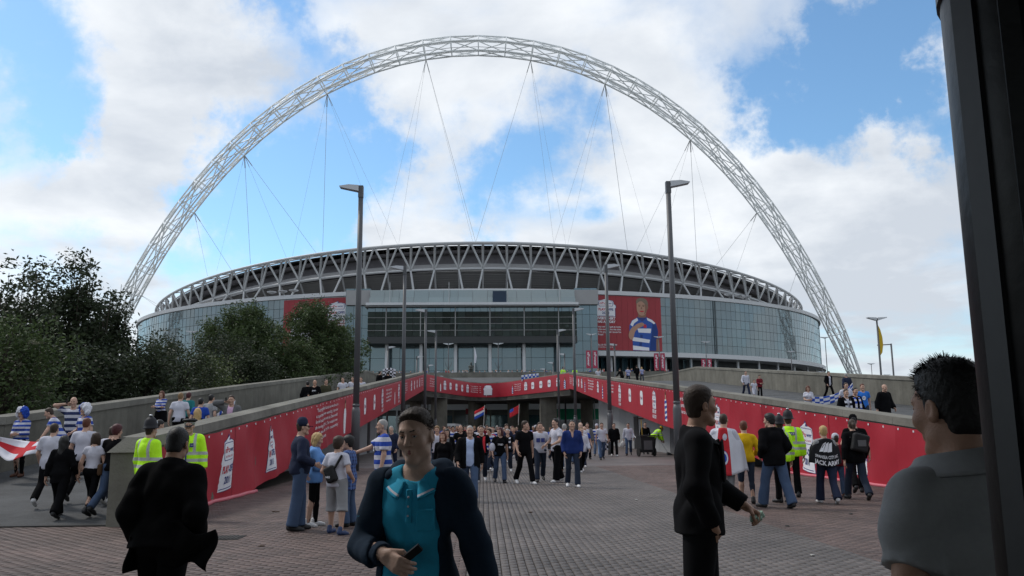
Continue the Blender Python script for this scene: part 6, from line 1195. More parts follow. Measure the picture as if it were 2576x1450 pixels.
pp('r_blonde', 'woman with long blonde hair in black above the peaked cap', 30, dict(hair='blond', top='black', trousers='black'), pose='walkA', hair='long', female=True, top='long', group=G2)
pp('r_grey_suit', 'man in grey suit and pink shirt talking on a phone on the ramp', 178, dict(top='pink', jacket='grey', trousers='grey'), pose='phone', top='shirt', jacket='blazer', group=G2)
pp('r_dark1', 'man in black seen from behind beside the bald man in black', 10, dict(hair='black', top='black', trousers='black'), pose='walkB', top='jacket', group=G2)
pp('r_bald_black', 'shaven-headed man in black T-shirt leaning at the ramp wall', 180, dict(top='black', trousers='black', skin=1), pose='stand2', hair=None, top='long', group=G2)
pp('r_green', 'man in dark green jacket at the ramp wall', 215, dict(top='green', trousers='black'), pose='stand', top='jacket', group=G2)
pp('r_w1', 'first man in white football shirt coming down the tree side ramp', 180, dict(trousers='ddenim'), pose='walkA', group=G2)
pp('r_w2', 'man in white shirt with navy panels beside the lamp post', 180, dict(trousers='ddenim'), pose='walkB', group=G2)
pp('r_w3', 'man in white shirt half hidden by the nearest lamp post', 175, dict(trousers='grey'), pose='walkA', group=G2)
pp('r_b1', 'man in black coat high on the tree side ramp, apart from the pair', 320, dict(hair='black', top='black', trousers='black'), pose='stand', top='jacket', group=G2)
pp('r_b2', 'person in black under the chequered flag high on the ramp', 0, dict(hair='black', top='black', trousers='black'), pose='walkA', top='jacket', group=G2)
pp('r_b3', 'person in black next to the lamp post high on the ramp', 5, dict(hair='black', top='black', trousers='black'), pose='walkB', top='jacket', group=G2)
# family group by the banner
pp('cap_man', 'man in navy cap, dark jersey and jeans standing by the banner', 290, dict(top='navy', trousers='denim', hair='brown', jacket='navy'), ('cap', 'navy'), pose='stand2', top='jumper', legs='baggy', bulk=1.12, res=.018, group=G3, hair='crop')
pp('blonde_woman', 'short-haired blonde woman in light blue jacket holding her hands', 275, dict(hair='blond', top='lblue', trousers='black', shoe='white', jacket='grey'), pose='hold', hair='bob', female=True, top='jacket', legs='slim', res=.018, group=G3)
pp('sling_boy', 'boy in white T-shirt and grey shorts with black sling bag', 335, dict(trousers='lgrey', shoe='blue', hair='brown'), pose=dict(legs=((9, 4), (-6, 4)), arms=((-.24, .16, .98), (.24, .14, .98)), spread=.14), top='tee', legs='knee', hair='thick', res=.018, kid=1.12, bulk=1.1, group=G3)
pp('plaid_boy', 'dark-haired boy in blue checked shirt facing the family', 80, dict(hair='black', top='plaid', trousers='denim'), pose='stand', top='loose', legs='baggy', hair='thick', res=.018, kid=1.1, hem=-.25, group=G3)
pp('hoop_phone', 'balding man in blue and white hooped football shirt holding out a phone', 100, dict(hair='grey', top='hoops', trousers='ddenim'), pose='point', top='loose', hair='crop', bulk=1.08, res=.018)
# crowd coming down the way
pp('old_man', 'elderly man in black jacket and pale blue shirt walking behind the teal-shirted man', 182, dict(hair='grey', top='paleb', jacket='black', trousers='denim'), pose='walkA', top='shirt', jacket='open', gap=.085, hair='crop', bulk=1.15, res=.02, group=G4)
pp('woman_black', 'short brown-haired woman in black top behind the teal-shirted man', 165, dict(hair='auburn', top='black', trousers='black'), pose='walkB', hair='bob', female=True, top='long', bulk=1.15, group=G4)
pp('youth_white', 'fair-haired youth in white shirt with dark stripes in the crowd', 175, dict(hair='fair'), pose='walkA', hair='thick', group=G4)
pp('woman_grey', 'dark long-haired woman in grey and black in the crowd', 180, dict(hair='black', top='grey', jacket='black', trousers='black'), pose='walkA', hair='long', female=True, jacket='open', group=G4)
pp('yellow_print', 'balding man in black T-shirt with yellow print in the crowd', 180, dict(top='black', skin=1), pose='walkA', hair=None, group=G4)
pp('scarf_dark', 'man in black shirt and red scarf just right of the elderly man', 180, dict(top='black', trousers='ddenim', shoe='white'), pose='walkB', group=G4)
pp('red_black_woman', 'dark red-haired woman in black T-shirt and blue jeans', 185, dict(hair='redd', top='black', trousers='denim'), pose='walkA', hair='bob', female=True, group=G4, yaw=-40)
pp('blond_short', 'white-haired woman in dark top with scarf', 178, dict(hair='grey', top='black', trousers='ddenim', shoe='white'), pose='walkB', hair='short', female=True, group=G4)
pp('youth_dark', 'curly-haired youth in dark T-shirt behind the white-haired woman', 180, dict(top='navy'), pose='walkA', hair='thick', group=G4)
pp('black_trim', 'young man in black shirt with white trim, head turned to his friends', 200, dict(top='black', trousers='black', shoe='white'), pose='walkA', group=G4, yaw=50, res=.02)
pp('white_rect', 'man in white shirt with two black squares on the chest', 182, dict(trousers='ddenim', shoe='black'), pose='walkB', top='long', group=G4, res=.02)
pp('white_drink', 'young man in white polo turned sideways holding a dark drink', 120, dict(trousers='black', shoe='white', hair='black'), pose=dict(legs=((10, 6), (-10, 12)), arms=((-.24, .30, 1.02), (.24, .24, .98))), top='polo', legs='baggy', group=G4, res=.02)
pp('white_pack', 'person in white shirt with black rucksack walking away', 0, dict(trousers='black', hair='grey', shoe='brown'), pose='walkA', top='loose', group=G4)
pp('blue_jumper', 'man in royal blue V-neck jumper over yellow shirt, hands in pockets', 180, dict(top='jumper', trousers='ddenim', shoe='white', hair='black'), pose='pockets', top='jumper', vneck=.03, hair='crop', group=G4, res=.02)
pp('bald_light', 'bald man in white T-shirt and pale blue jeans', 200, dict(trousers='ldenim', shoe='blue', skin=2), pose='walkB', hair=None, bulk=1.1, group=G4)
pp('grey_jacket', 'man in grey jacket open over a white T-shirt', 178, dict(jacket='grey', trousers='black'), pose='stand', jacket='open', group=G4)
pp('beanie', 'person in white beanie and hooped shirt', 175, dict(top='hoops', trousers='ldenim'), ('beanie', 'white'), pose='walkA', hair=None, group=G4)
pp('white_sleeve', 'man in white shirt with black sleeves beside the beanie wearer', 182, dict(trousers='denim'), pose='walkB', group=G4)
pp('black_flag', 'man in black zipped jacket trailing a chequered flag', 175, dict(top='black', trousers='black', shoe='white'), pose='walkA', top='jacket', group=G4)
pp('white_bag', 'man in open white shirt and jeans carrying a plastic bag', 170, dict(trousers='denim', hair='black'), pose='walkB', top='shirt', group=G4)
pp('broom_dark', 'man in black standing with a broom behind the cart', 180, dict(top='black', trousers='black', hair='black'), pose='stand', top='long')
pp('sweeper', 'street sweeper in yellow-green hi-vis coat and cap bending to the ground', 290, dict(top='hivis', trousers='black'), ('cap', 'yellow'), pose='bend', top='hivis', hem=-.1)
# along the right-hand banner
pp('flag_cape', 'man with white flag bearing a red cross worn as a cape', 335, dict(trousers='grey', hair='brown', shoe='black'), pose='cape', hair='crop', top='tee', skin=1, group=G5)
pp('yellow_hood', 'person in bright yellow hooded top beside the man in black jacket', 350, dict(top='yellow', trousers='ddenim', hair='auburn'), pose='stand2', top='jumper', group=G5, res=.018, legs='slim')
pp('black_jeans', 'tall man in black jacket and faded jeans standing with feet apart', 15, dict(top='black', trousers='denim', hair='black'), pose=dict(legs=((16, 4), (-16, 6)), arms=((-.20, .12, .95), (.20, .12, .95)), lean=5, spread=.08), top='jacket', hem=-.17, hair='thick', legs='baggy', group=G5, res=.018, bulk=1.1, yaw=30)
pp('pol_r1', 'shorter police officer in helmet and hi-vis beside the taller officer', 20, POLJ, 'helmet', pose='stand', top='hivis', hem=-.1, hair='crop', group='police officers', res=.018)
pp('pol_r2', 'taller police officer in helmet and hi-vis near the red banner', 350, POLJ, 'helmet', pose='stand', top='hivis', hem=-.1, hair='crop', group='police officers', res=.018)
pp('swan_boy', 'fair-haired boy in navy tracksuit wrapped in black and white flag', 355, dict(top='lgrey', trousers='navy', hair='blond', shoe='white'), pose='cape', top='long', legs='baggy', hair='short', kid=1.1, group=G5, res=.018)
pp('hat_child', 'small child in white hat and maroon top', 0, dict(top='maroon', trousers='denim', hair='brown', shoe='brown'), ('beanie', 'white'), pose='stand', top='long', kid=1.2, group=G5)
pp('cap_black', 'man in black cap and black T-shirt beside the woman with rucksack', 345, dict(top='black', trousers='black', hair='black'), ('cap', 'black'), pose='walkB', group=G5)
pp('pack_woman', 'woman with ponytail and black rucksack walking along the banner', 355, dict(top='black', trousers='ddenim', hair='brown', shoe='black'), pose='walkA', top='jacket', hair='pony', female=True, group=G5, res=.018)
# wide ramp
pp('rr_white', 'man in white shirt and sunglasses with two boys on the far ramp', 185, dict(trousers='navy'), pose='walkA', top='shirt', group=G6)
pp('rr_boyw', 'small boy in white kit between the man and the maroon boy', 185, dict(trousers='white'), pose='walkB', legs='shorts', group=G6)
pp('rr_boym', 'boy in maroon top and dark trousers on the far ramp', 190, dict(top='maroon', trousers='black'), pose='hold', top='jacket', kid=1.1, group=G6)
pp('rr_girl', 'long-haired girl in white T-shirt holding a blue chequered flag', 170, dict(hair='auburn', trousers='denim'), pose='hold', hair='long', female=True, group=G6)
pp('rr_suit', 'man in black suit and white shirt striding on the far ramp', 195, dict(jacket='black', trousers='black', hair='brown'), pose='walkA', top='shirt', jacket='blazer', gap=.07, group=G6)
pp('rr_navy', 'man in navy jacket walking away up the far ramp', 0, dict(top='navy', trousers='navy', hair='grey'), pose='walkA', top='jacket', group=G6)
pp('rr_whiteT', 'man in white T-shirt behind the two men with scarves', 180, dict(hair='brown'), pose='walkB', group=G6)
pp('rr_scarf1', 'man with white scarf over black jacket, nearer the striding suit', 185, dict(jacket='black', trousers='black'), pose='walkA', jacket='open', gap=.06, group=G6)
pp('rr_scarf2', 'man with white scarf over black top, nearer the blue T-shirt', 190, dict(top='black', trousers='black', hair='black'), pose='walkB', top='long', group=G6)
pp('rr_blueT', 'man in royal blue T-shirt with white print on the far ramp', 170, dict(top='royal', trousers='ddenim', hair='auburn'), pose='walkA', group=G6)
pp('rr_coat', 'bald man in long black overcoat at the ramp parapet', 200, dict(top='black', trousers='black'), pose='walkB', hair=None, top='coat', bulk=1.1, group=G6)
pp('rr_h1', 'person in hooped shirt seen from behind high on the far ramp', 0, dict(top='hoops'), pose='walkA', group=G6)
pp('rr_h2', 'man in black between two hooped shirts high on the far ramp', 0, dict(top='black', trousers='black'), pose='walkB', top='jacket', group=G6)
pp('rr_h3', 'blonde woman in hooped shirt high on the far ramp', 0, dict(top='thinhoops', hair='blond'), pose='walkA', hair='bob', female=True, group=G6)
pp('rr_h4', 'person in dark jacket bending high on the far ramp', 30, dict(top='black', trousers='black'), pose='lean', top='jacket', group=G6)
pp('rr_h5', 'person in white and black behind the far ramp wall', 180, dict(top='white'), pose='walkB', group=G6)
pp('rr_p1', 'police officer in hi-vis on the bridge, left of the lamp post', 200, POLJ, 'helmet', pose='stand', top='hivis', hair='crop', group='police officers')
pp('rr_p2', 'police officer in hi-vis on the bridge, right of the lamp post', 170, POLJ, 'helmet', pose='walkA', top='hivis', hair='crop', group='police officers')
# the mass of supporters further back: one of each look, then copies of whole figures
BACK = [dict(pose='walkA', top='tee', legs='jeans', hair='short', res=.032, hres=.012), dict(pose='walkB', top='jacket', legs='jeans', hair='crop', res=.032, hres=.012), dict(pose='walkA', top='long', legs='slim', hair='long', female=True, res=.032, hres=.012), dict(pose='walkB', top='tee', legs='baggy', bulk=1.15, res=.032, hres=.012), dict(pose='walkA', top='jumper', legs='jeans', hair='thick', res=.032, hres=.012)]
rb = np.random.default_rng(21); spots = []
TOPS = ['white', 'black', 'navy', 'red', 'navy', 'grey', 'maroon', 'black', 'hoops', 'white', 'blue', 'black']
TN = dict(white='white', black='black', navy='navy', red='red', grey='grey', maroon='maroon', hoops='hooped', blue='blue')
ROWS = [(37, ['left of', 'behind'])]
k = 0; tries = 0; LABS = set()
while k < 80 and tries < 4000:
    tries += 1; y = 31 + 52*rb.random()**1.25; x = -5.7 + (8.6 - 0.03*(y-34))*rb.random() + (0 if y < 60 else -0.3)
    if any((x-a)**2 + ((y-b)*0.6)**2 < 0.55**2 for a, b in spots) or any(abs(x-v[0]) < .5 and abs(y-v[1]) < .6 for v in POS.values()) or (abs(x+6.35) < .5): continue
    spots.append((x, y)); sp = BACK[int(rb.integers(0, 5))]; tc_ = TOPS[int(rb.integers(0, 12))]
    hc_ = ['brown', 'black', 'fair', 'grey', 'auburn'][int(rb.integers(0, 5))]; tr_ = ['ddenim', 'black', 'denim', 'navy'][int(rb.integers(0, 4))]; zone = ('front', 'middle', 'rear')[0 if y < 48 else (1 if y < 66 else 2)]; sd = ('left', 'middle', 'right')[0 if x < -3.6 else (1 if x < -1.2 else 2)]
    lab_ = '%s-haired supporter in %s top and %s trousers, %s of crowd, %s side' % (hc_, TN[tc_], dict(ddenim='dark denim', black='black', denim='blue denim', navy='navy')[tr_], zone, sd)
    if lab_ in LABS: spots.pop(); continue
    LABS.add(lab_)
    person('back%d' % k, '%s-haired supporter in %s top and %s trousers, %s of crowd, %s side' % (hc_, TN[tc_], dict(ddenim='dark denim', black='black', denim='blue denim', navy='navy')[tr_], zone, sd), (x, y, 0), 1.62 + .22*rb.random(), 180 + 26*rb.normal(), sp, dict(skin=int(rb.integers(0, 4)), hair=hc_, top=tc_, trousers=tr_, shoe=['black', 'white'][int(rb.integers(0, 2))]), None if rb.random() > .12 else ('beanie', 'white'), 'supporters in the crowd under the bridge'); k += 1
# crowd at the forecourt edge: a row of heads and shoulders far away
cv = []; cf = []; cm_ = []; kk = 0; CROWD = [CL['white'], CL['black'], CL['navy'], CL['red'], CL['blue'], skin(0), CL['lgrey']]
Mb = person_meshes(BACK[0]); 
def arr(me):
    v = np.empty(len(me.vertices)*3, f32); me.vertices.foreach_get('co', v); f = np.empty(len(me.loops), np.int32); me.loops.foreach_get('vertex_index', f); return v.reshape(-1, 3).astype(float), f.reshape(-1, 4)
J0 = Mb['J']; cb = torso_prims(J0) + sum([arm_prims(J0, n) + leg_prims(J0, n) for n in 'LR'], []); bvv, bff = nets(cb, .06); hv_, hf_ = nets([E(J0['headc'], (.085, .105, .125)), C(J0['neck'], J0['headc'], .06, .06)], .05)
for i in range(105):
    x = -40 + 78*rb.random(); y = 167 + 5*rb.random()**1.5; s = (1.6 + .25*rb.random())/1.75; a = rb.random()*6.28; Rm = rotz(a)
    for v, f, m in ((bvv, bff, int(rb.choice([0, 0, 1, 1, 2, 3, 4, 6]))), (hv_, hf_, 5)):
        cv.append((v @ Rm.T)*s + [x, y, 11.5]); cf.append(f + kk); cm_.append(np.full(len(f), m)); kk += len(v)
o = link('crowd', npmesh('crowd', np.concatenate(cv), np.concatenate(cf), CROWD, True, np.concatenate(cm_)), None); tag(o, 'distant row of spectators standing along the forecourt wall', 'crowd', kind='stuff')
# ------------------------------------------------------------------ the four near figures
CL['tealpolo'] = pmat('cloth_teal_polo', (0.03, 0.33, 0.52), 0.85, 0.15, var=0.12, vscale=40, bump=0.1, bscale=260); CL['hoodie'] = pmat('cloth_hoodie', (0.014, 0.026, 0.045), 0.9, 0.1, var=0.2, vscale=60, bump=0.1, bscale=260)
CL['greypolo'] = pmat('cloth_grey_polo', (0.32, 0.325, 0.335), 0.88, 0.12, var=0.14, vscale=60, bump=0.1, bscale=260); CL['suit'] = pmat('cloth_suit', (0.010, 0.010, 0.0115), 0.9, 0.06, var=0.2, vscale=30, bump=0.08, bscale=260); CL['overcoat'] = pmat('cloth_overcoat', (0.008, 0.008, 0.0085), 0.95, 0.03, var=0.3, vscale=20, bump=0.1, bscale=200)
FG = dict(fine=True, res=.0105, hres=.0046)
def extra(pid, name, prims, res, mat, cuts=(), wob=None):
    e, J, s = PEOPLE[pid]; v, f = nets(prims, res, cuts, wob); return link(name, npmesh(name, v, f, [mat]), None, e)
def brows(pid, mat):
    e, J, s = PEOPLE[pid]; c, Rm, hs = J['headc'], J['HR'], J['hs']; q = lambda x, y, z: c + Rm @ (A_(x, y, z)*hs)
    for sx in (-1, 1):
        extra(pid, 'eyebrow', [C(q(sx*.015, .0935, .0335), q(sx*.034, .0905, .0375), .0038, .0038, .003), C(q(sx*.034, .0905, .0375), q(sx*.051, .077, .0325), .0038, .002, .003)], .0022, mat)
        eb = extra(pid, 'eye', [E(q(sx*.031, .0765, .0115), (.0128,)*3, .002)], .0026, EYEW); extra(pid, 'iris', [E(q(sx*.031 - .0015, .0868, .0112), (.0058, .0035, .0058), .001, R_=Rm)], .0016, DARKM)
        extra(pid, 'eyelid', [C(q(sx*.019, .0855, .0165), q(sx*.031, .0905, .0195), .0036, .004, .003), C(q(sx*.031, .0905, .0195), q(sx*.043, .083, .0155), .004, .0032, .003), C(q(sx*.020, .0855, .0065), q(sx*.042, .083, .0065), .0026, .0026, .003)], .0026, skin(1))
# man in teal polo and open navy hoodie
P1 = dict(legs=((16, 6), (-14, 20)), arms=((-.36, .04, .84), (.06, .29, 1.11)), rpole=(.75, -.4, -1), lpole=(-.6, -1, -.1), lean=1, head=(-8, 6, 4), handR=(-.75, .45, -.35), palmR=(-.2, -.9, -.3), curlR=.62, curlL=.4)
person('fg_blue', 'young man in teal polo shirt and open navy hoodie holding a phone, nearest centre', (-1.80, 3.9, 0), 1.70, 168, dict(pose=P1, top='polo', hem=-.17, jacket='open', jhem=-.19, gap=.128, gapx=.008, legs='jeans', hair='quiff', wob=.0035, wsc=1.5, fold=.013, collar=.012, bulk=.94, jinf=.024, **FG), dict(skin=2, hair='brown', top='tealpolo', jacket='hoodie', trousers='ddenim', shoe='black'))
e, J, s = PEOPLE['fg_blue']; up, T = J['up'], J['T']
brows('fg_blue', HAIR['brown'])
hood = [C(up(-.12, .02, .475), up(-.10, -.085, .50), .04, .05, .03), C(up(.12, .02, .475), up(.10, -.085, .50), .04, .05, .03), C(up(-.10, -.09, .50), up(0, -.12, .49), .05, .055, .03), C(up(.10, -.09, .50), up(0, -.12, .49), .05, .055, .03)]
extra('fg_blue', 'hood', hood, .011, CL['hoodie'], wob=wobble(.004, 9))
def collar(pid, mats, r0=.066, drop=.075, spread=.05, top=.507, back=.045):
    e, J, s = PEOPLE[pid]; up = J['up']; amax = R(160)
    def fn(u, v):
        a = (u-.5)*2*amax; t = abs(a)/amax; fr = max(0, (t - .55)/.45); z0 = top - .035*t - .012*fr; w = back + (spread - back)*fr
        r = r0 + .012*t + (.012 + w*.75)*v*(1 if v < .2 else 1); z = z0 + .012*math.sin(min(1, v*4)*PI)*.6 - (w*.9 + (drop - w)*fr*fr)*v; ax_ = 1.0 + .12*math.sin(a)**2
        return tuple(up(math.sin(a)*r*ax_*1.04, -math.cos(a)*r*1.06 + .008 + .018*fr*v, z))
    o = sheet_(fn, 44, 8, 'collar', mats, lambda u, v: 1 if .72 < v < .86 and len(mats) > 1 else 0, .008); o.parent = e; return o
def sheet_(fn, nu, nv, name, mats, mi, th=0.006):
    P = np.array([[fn(i/nu, j/nv) for j in range(nv+1)] for i in range(nu+1)], float); du = np.gradient(P, axis=0); dv = np.gradient(P, axis=1); n = np.cross(du, dv); n /= np.linalg.norm(n, axis=2)[..., None] + 1e-9
    V = np.concatenate([(P + n*th/2).reshape(-1, 3), (P - n*th/2).reshape(-1, 3)]); F = []; M = []; w = nv+1; K = (nu+1)*w
    for i in range(nu):
        for j in range(nv):
            a, b, c, d = i*w+j, i*w+j+1, (i+1)*w+j+1, (i+1)*w+j; m = mi((i+.5)/nu, (j+.5)/nv); F += [(a, d, c, b), (K+a, K+b, K+c, K+d)]; M += [m, m]
    for i in range(nu): F += [(i*w, K+i*w, K+(i+1)*w, (i+1)*w), (i*w+nv, (i+1)*w+nv, K+(i+1)*w+nv, K+i*w+nv)]; M += [mi((i+.5)/nu, 0.01), mi((i+.5)/nu, .99)]
    for j in range(nv): F += [(j, j+1, K+j+1, K+j), (nu*w+j, K+nu*w+j, K+nu*w+j+1, nu*w+j+1)]; M += [0, 0]
    return link(name, npmesh(name, V, F, mats, True, M), None)
def strands(pid, mat, n, length, seed, zmin=.0, back=.35, r=.0011, name='hair_strands', line=-.006):
    """loose fine hairs over the scalp so that the outline is not a clean shell"""
    e, J, s = PEOPLE[pid]; c, Rm, hs = J['headc'], J['HR'], J['hs']; rs = np.random.default_rng(seed); out = []
    while len(out) < n:
        d = rs.normal(size=3); d /= np.linalg.norm(d); p = A_(0, -.012, .045) + d*[.079, .101, .091]
        if .713*p[1] - .70*p[2] > line or p[2] < zmin or (abs(p[0]) > .06 and p[2] < .02 and p[1] > -.03): continue
        t = d*.6 + A_(0, -back*(1 if p[2] > .08 else .3), -.35 if p[2] < .08 else .25) + rs.normal(size=3)*.28; t /= np.linalg.norm(t); L = length*(.6 + .8*rs.random())*(1 if p[2] > .09 else .55); out.append(C(c + Rm @ (p*hs), c + Rm @ ((p + t*L)*hs), r, .0003))
    v, f = tubes_from(out, 3); return link(name, npmesh(name, v, f, [mat]), None, e)
collar('fg_blue', [CL['tealpolo'], CL['white']]); strands('fg_blue', HAIR['brown'], 1700, .015, 1, .03, -.25, line=-.008)
for nm in 'LR':
    W_, El_ = J['wr'+nm], J['el'+nm]; d_ = (W_ - El_)/np.linalg.norm(W_ - El_); extra('fg_blue', 'cuff', [C(W_ - d_*.055, W_ - d_*.008, .053, .046, .004, capa=True, capb=True), C(W_ - d_*.06, W_ + d_*.0, .036, .034, .002, '-')], .006, CL['hoodie'])
extra('fg_blue', 'placket', [B(up(0, .128, .36), (.015, .006, .075), .01, '+', T @ rotx(R(6)), .004)], .006, CL['tealpolo'])
for zz_ in (.40, .36, .32): extra('fg_blue', 'button', [E(up(0, .134 + (.40-zz_)*.12, zz_), (.005, .004, .005), .002)], .0022, CL['white'])
extra('fg_blue', 'chest_pocket', [B(up(-.075, .123, .30), (.042, .006, .048), .012, '+', T @ rotz(R(14)), .004)], .006, CL['tealpolo'])
hq = lambda x, y, z: J['headc'] + J['HR'] @ (A_(x, y, z)*J['hs'])
extra('fg_blue', 'lips', [C(hq(0, .0875, -.0575), hq(sx*.018, .084, -.0625), .0052, .0035, .003) for sx in (-1, 1)] + [C(hq(0, .088, -.068), hq(sx*.014, .0855, -.0675), .0062, .0042, .003) for sx in (-1, 1)], .0026, LIPM)
extra('fg_blue', 'ear_stud', [E(J['headc'] + J['HR'] @ (A_(-.083, -.006, -.034)*J['hs']), (.005, .005, .005), .002)], .0022, MATS['silver'])
hp_ = at_person('fg_blue', J['wrR'] + J['hdR']*.08 + J['hnR']*.045 + A_(-.02, .01, .035)); ph = empty('mobile_phone', hp_); tag(ph, 'black mobile phone held in the hand of the man in teal polo', 'phone'); ph.rotation_euler = (R(25), R(48), R(20))
m = MB(); m.box((0, 0, 0), (.032, .018, .14)); m.build('case', pmat('phone_black', (0.01, 0.01, 0.012), 0.3, 0.5), ph); MB().box((0, -.0078, .012), (.019, .002, .06)).build('screen', pmat('phone_screen', (0.02, 0.02, 0.025), 0.1, 0.5), ph)
# man in black suit looking away to the side
P2 = dict(legs=((4, 5), (-5, 4)), arms=((-.17, .31, .97), (.18, .06, .885)), handR=(-.25, -.15, -1), lpole=(-.5, -.8, -.6), rpole=(1, -.9, 0), lean=1, head=(24, -2), handL=(.15, .8, -.5), palmL=(.3, -.3, -.9), curlL=.8)
person('fg_suit', 'man in black suit looking away, one hand in pocket, near the centre right', (-0.06, 5.7, 0), 1.86, 262, dict(pose=P2, top='shirt', jacket='blazer', jhem=-.11, gap=.05, legs='baggy', wsc=1.4, fold=.009, hair='short', wob=.004, bulk=.99, collar=.02, binf=.026, **FG), dict(skin=1, hair='brown', top='black', jacket='suit', trousers='suit', shoe='black'))
e, J, s = PEOPLE['fg_suit']; up, T = J['up'], J['T']; brows('fg_suit', HAIR['brown'])
collar('fg_suit', [CL['suit']], .074, .05, .04, .50, .04); strands('fg_suit', HAIR['brown'], 1500, .012, 3, -.06, .4)
for sx in (-1, 1): extra('fg_suit', 'lapel', [B(up(sx*.075, .142, .33), (.034, .008, .13), .01, '+', T @ rotz(R(-20*sx)) @ roty(R(16*sx)), .006)], .008, CL['suit'])
w = at_person('fg_suit', J['wrL'] + J['hdL']*.085 + J['hnL']*.03); v, f = nets([E((0, 0, 0), (.04, .035, .03)), E((.025, .01, .02), (.022, .02, .025))], .006, wob=wobble(.008, 3, 6))
o = link('paper_wrapper', npmesh('paper_wrapper', v, f, [pmat('wrapper', (0.35, 0.5, 0.4), 0.5, var=0.5, vscale=60)]), None); o.location = w; tag(o, 'crumpled pale green wrapper in the hand of the man in suit', 'wrapper')
# man in flapping black coat seen from behind
P3 = dict(legs=((16, 8), (-12, 18)), arms=((-.20, .07, .90), (.20, .10, .92)), lpole=(-.45, -1, 0), rpole=(.55, -1, 0), handL=(.2, .1, -1), handR=(-.2, .1, -1), lean=9, head=(4, 16))
person('fg_coat', 'man in flapping black overcoat walking away at the left', (-3.66, 5.9, 0), 1.64, 352, dict(pose=P3, top='coat', hem=-.07, flap=False, legs='baggy', hair='crop', wob=.005, wsc=1.3, fold=.006, bulk=.93, collar=.05, **FG), dict(skin=3, hair='black', top='overcoat', trousers='overcoat', shoe='black'))
e, J, s = PEOPLE['fg_coat']; up = J['up']
def tail(u, v):   # wind-blown skirt of the coat
    x = .08 + .33*u + .03*math.sin(v*5); z = .10 - .07*u - (.26 - .02*u)*v - .10*u*v*(1 - v) + .03*math.sin(u*7 + v*3); y = -.13 + .03*math.sin(u*8 + v*4) + .05*u; return tuple(up(x, y, z))
def tail2(u, v):
    x = -.17 - .02*u; z = .0 - .24*v; y = -.13 + .26*u + .02*math.sin(v*6); return tuple(up(x - .03*v, y, z))
COATT = [tail, tail2]
strands('fg_coat', HAIR['black'], 900, .006, 4, -.06, .4)
# man in grey polo beside the pillar
P4 = dict(legs=((2, 3), (-3, 3)), arms=((-.20, .17, .97), (.20, .16, .98)), lean=2, head=(4, 6))
person('fg_polo', 'young man in grey polo shirt beside the black pillar, seen from behind', (-0.225, 2.2, 0), 1.755, 14, dict(pose=P4, top='polo', hem=-.14, legs='jeans', hair='short', wob=.003, wsc=1.4, fold=.013, bulk=.95, collar=.02, **FG), dict(skin=1, hair='black', top='greypolo', trousers='ddenim', shoe='black'))
e, J, s = PEOPLE['fg_polo']; up, T = J['up'], J['T']; brows('fg_polo', HAIR['black'])
collar('fg_polo', [CL['greypolo']], .083, .06, .05, .562, .062); strands('fg_polo', HAIR['black'], 1800, .016, 2, -.06, .5)
sp_ = []; rs = np.random.default_rng(3); c, Rm, hs = J['headc'], J['HR'], J['hs']
for k in range(700):
    a = rs.random()*2*PI; r_ = math.sqrt(rs.random()); x_, y_ = .062*r_*math.cos(a), -.005 + .085*r_*math.sin(a); z_ = .047 + .093*math.sqrt(max(.05, 1 - (x_/.084)**2 - ((y_+.014)/.107)**2)); d_ = A_(x_*2.2 + .02*rs.normal(), (y_+.02)*1.4 + .03*rs.normal(), .06 + .02*rs.random()); d_ /= np.linalg.norm(d_); p_ = A_(x_, y_, z_ - .004); L_k = (.016 + .016*rs.random())*(1 if y_ > -.02 else .55)
    sp_.append(C(c + Rm @ (p_*hs), c + Rm @ ((p_ + d_*L_k)*hs), .0016, .0004))
v, f = tubes_from(sp_, 4); link('hair_tuft', npmesh('hair_tuft', v, f, [HAIR['black']]), None, e)
# ------------------------------------------------------------------ flags, bags and the sweeper's cart
def sheet(fn, nu, nv, name, mats, mi, th=0.006):
    """cloth with thickness: fn(u, v) in 0..1 gives a world point, mi(u, v) the colour index"""
    P = np.array([[fn(i/nu, j/nv) for j in range(nv+1)] for i in range(nu+1)], float); du = np.gradient(P, axis=0); dv = np.gradient(P, axis=1); n = np.cross(du, dv); n /= np.linalg.norm(n, axis=2)[..., None] + 1e-9
    V = np.concatenate([(P + n*th/2).reshape(-1, 3), (P - n*th/2).reshape(-1, 3)]); F = []; M = []; w = nv+1; K = (nu+1)*w
    for i in range(nu):
        for j in range(nv):
            a, b, c, d = i*w+j, i*w+j+1, (i+1)*w+j+1, (i+1)*w+j; m = mi((i+.5)/nu, (j+.5)/nv); F += [(a, d, c, b), (K+a, K+b, K+c, K+d)]; M += [m, m]
    for i in range(nu): F += [(i*w, K+i*w, K+(i+1)*w, (i+1)*w), (i*w+nv, (i+1)*w+nv, K+(i+1)*w+nv, K+i*w+nv)]; M += [mi((i+.5)/nu, 0.01), mi((i+.5)/nu, .99)]
    for j in range(nv): F += [(j, j+1, K+j+1, K+j), (nu*w+j, K+nu*w+j, K+nu*w+j+1, nu*w+j+1)]; M += [mi(.01, (j+.5)/nv), mi(.99, (j+.5)/nv)]
    return link(name, npmesh(name, V, F, mats, True, M), None)
FW, FR, FB, FK = cloth('flag_white', (0.6, 0.6, 0.66)), cloth('flag_red', (0.48, 0.03, 0.04)), cloth('flag_blue', (0.03, 0.08, 0.38)), cloth('flag_black', (0.015, 0.015, 0.018))
cross = lambda u, v: 1 if abs(u-.5) < .09 or abs(v-.5) < .13 else 0
for _t in COATT:
    o = sheet(_t, 16, 10, 'coat_tail', [CL['overcoat']], lambda u, v: 0, .012); o.parent = PEOPLE['fg_coat'][0]
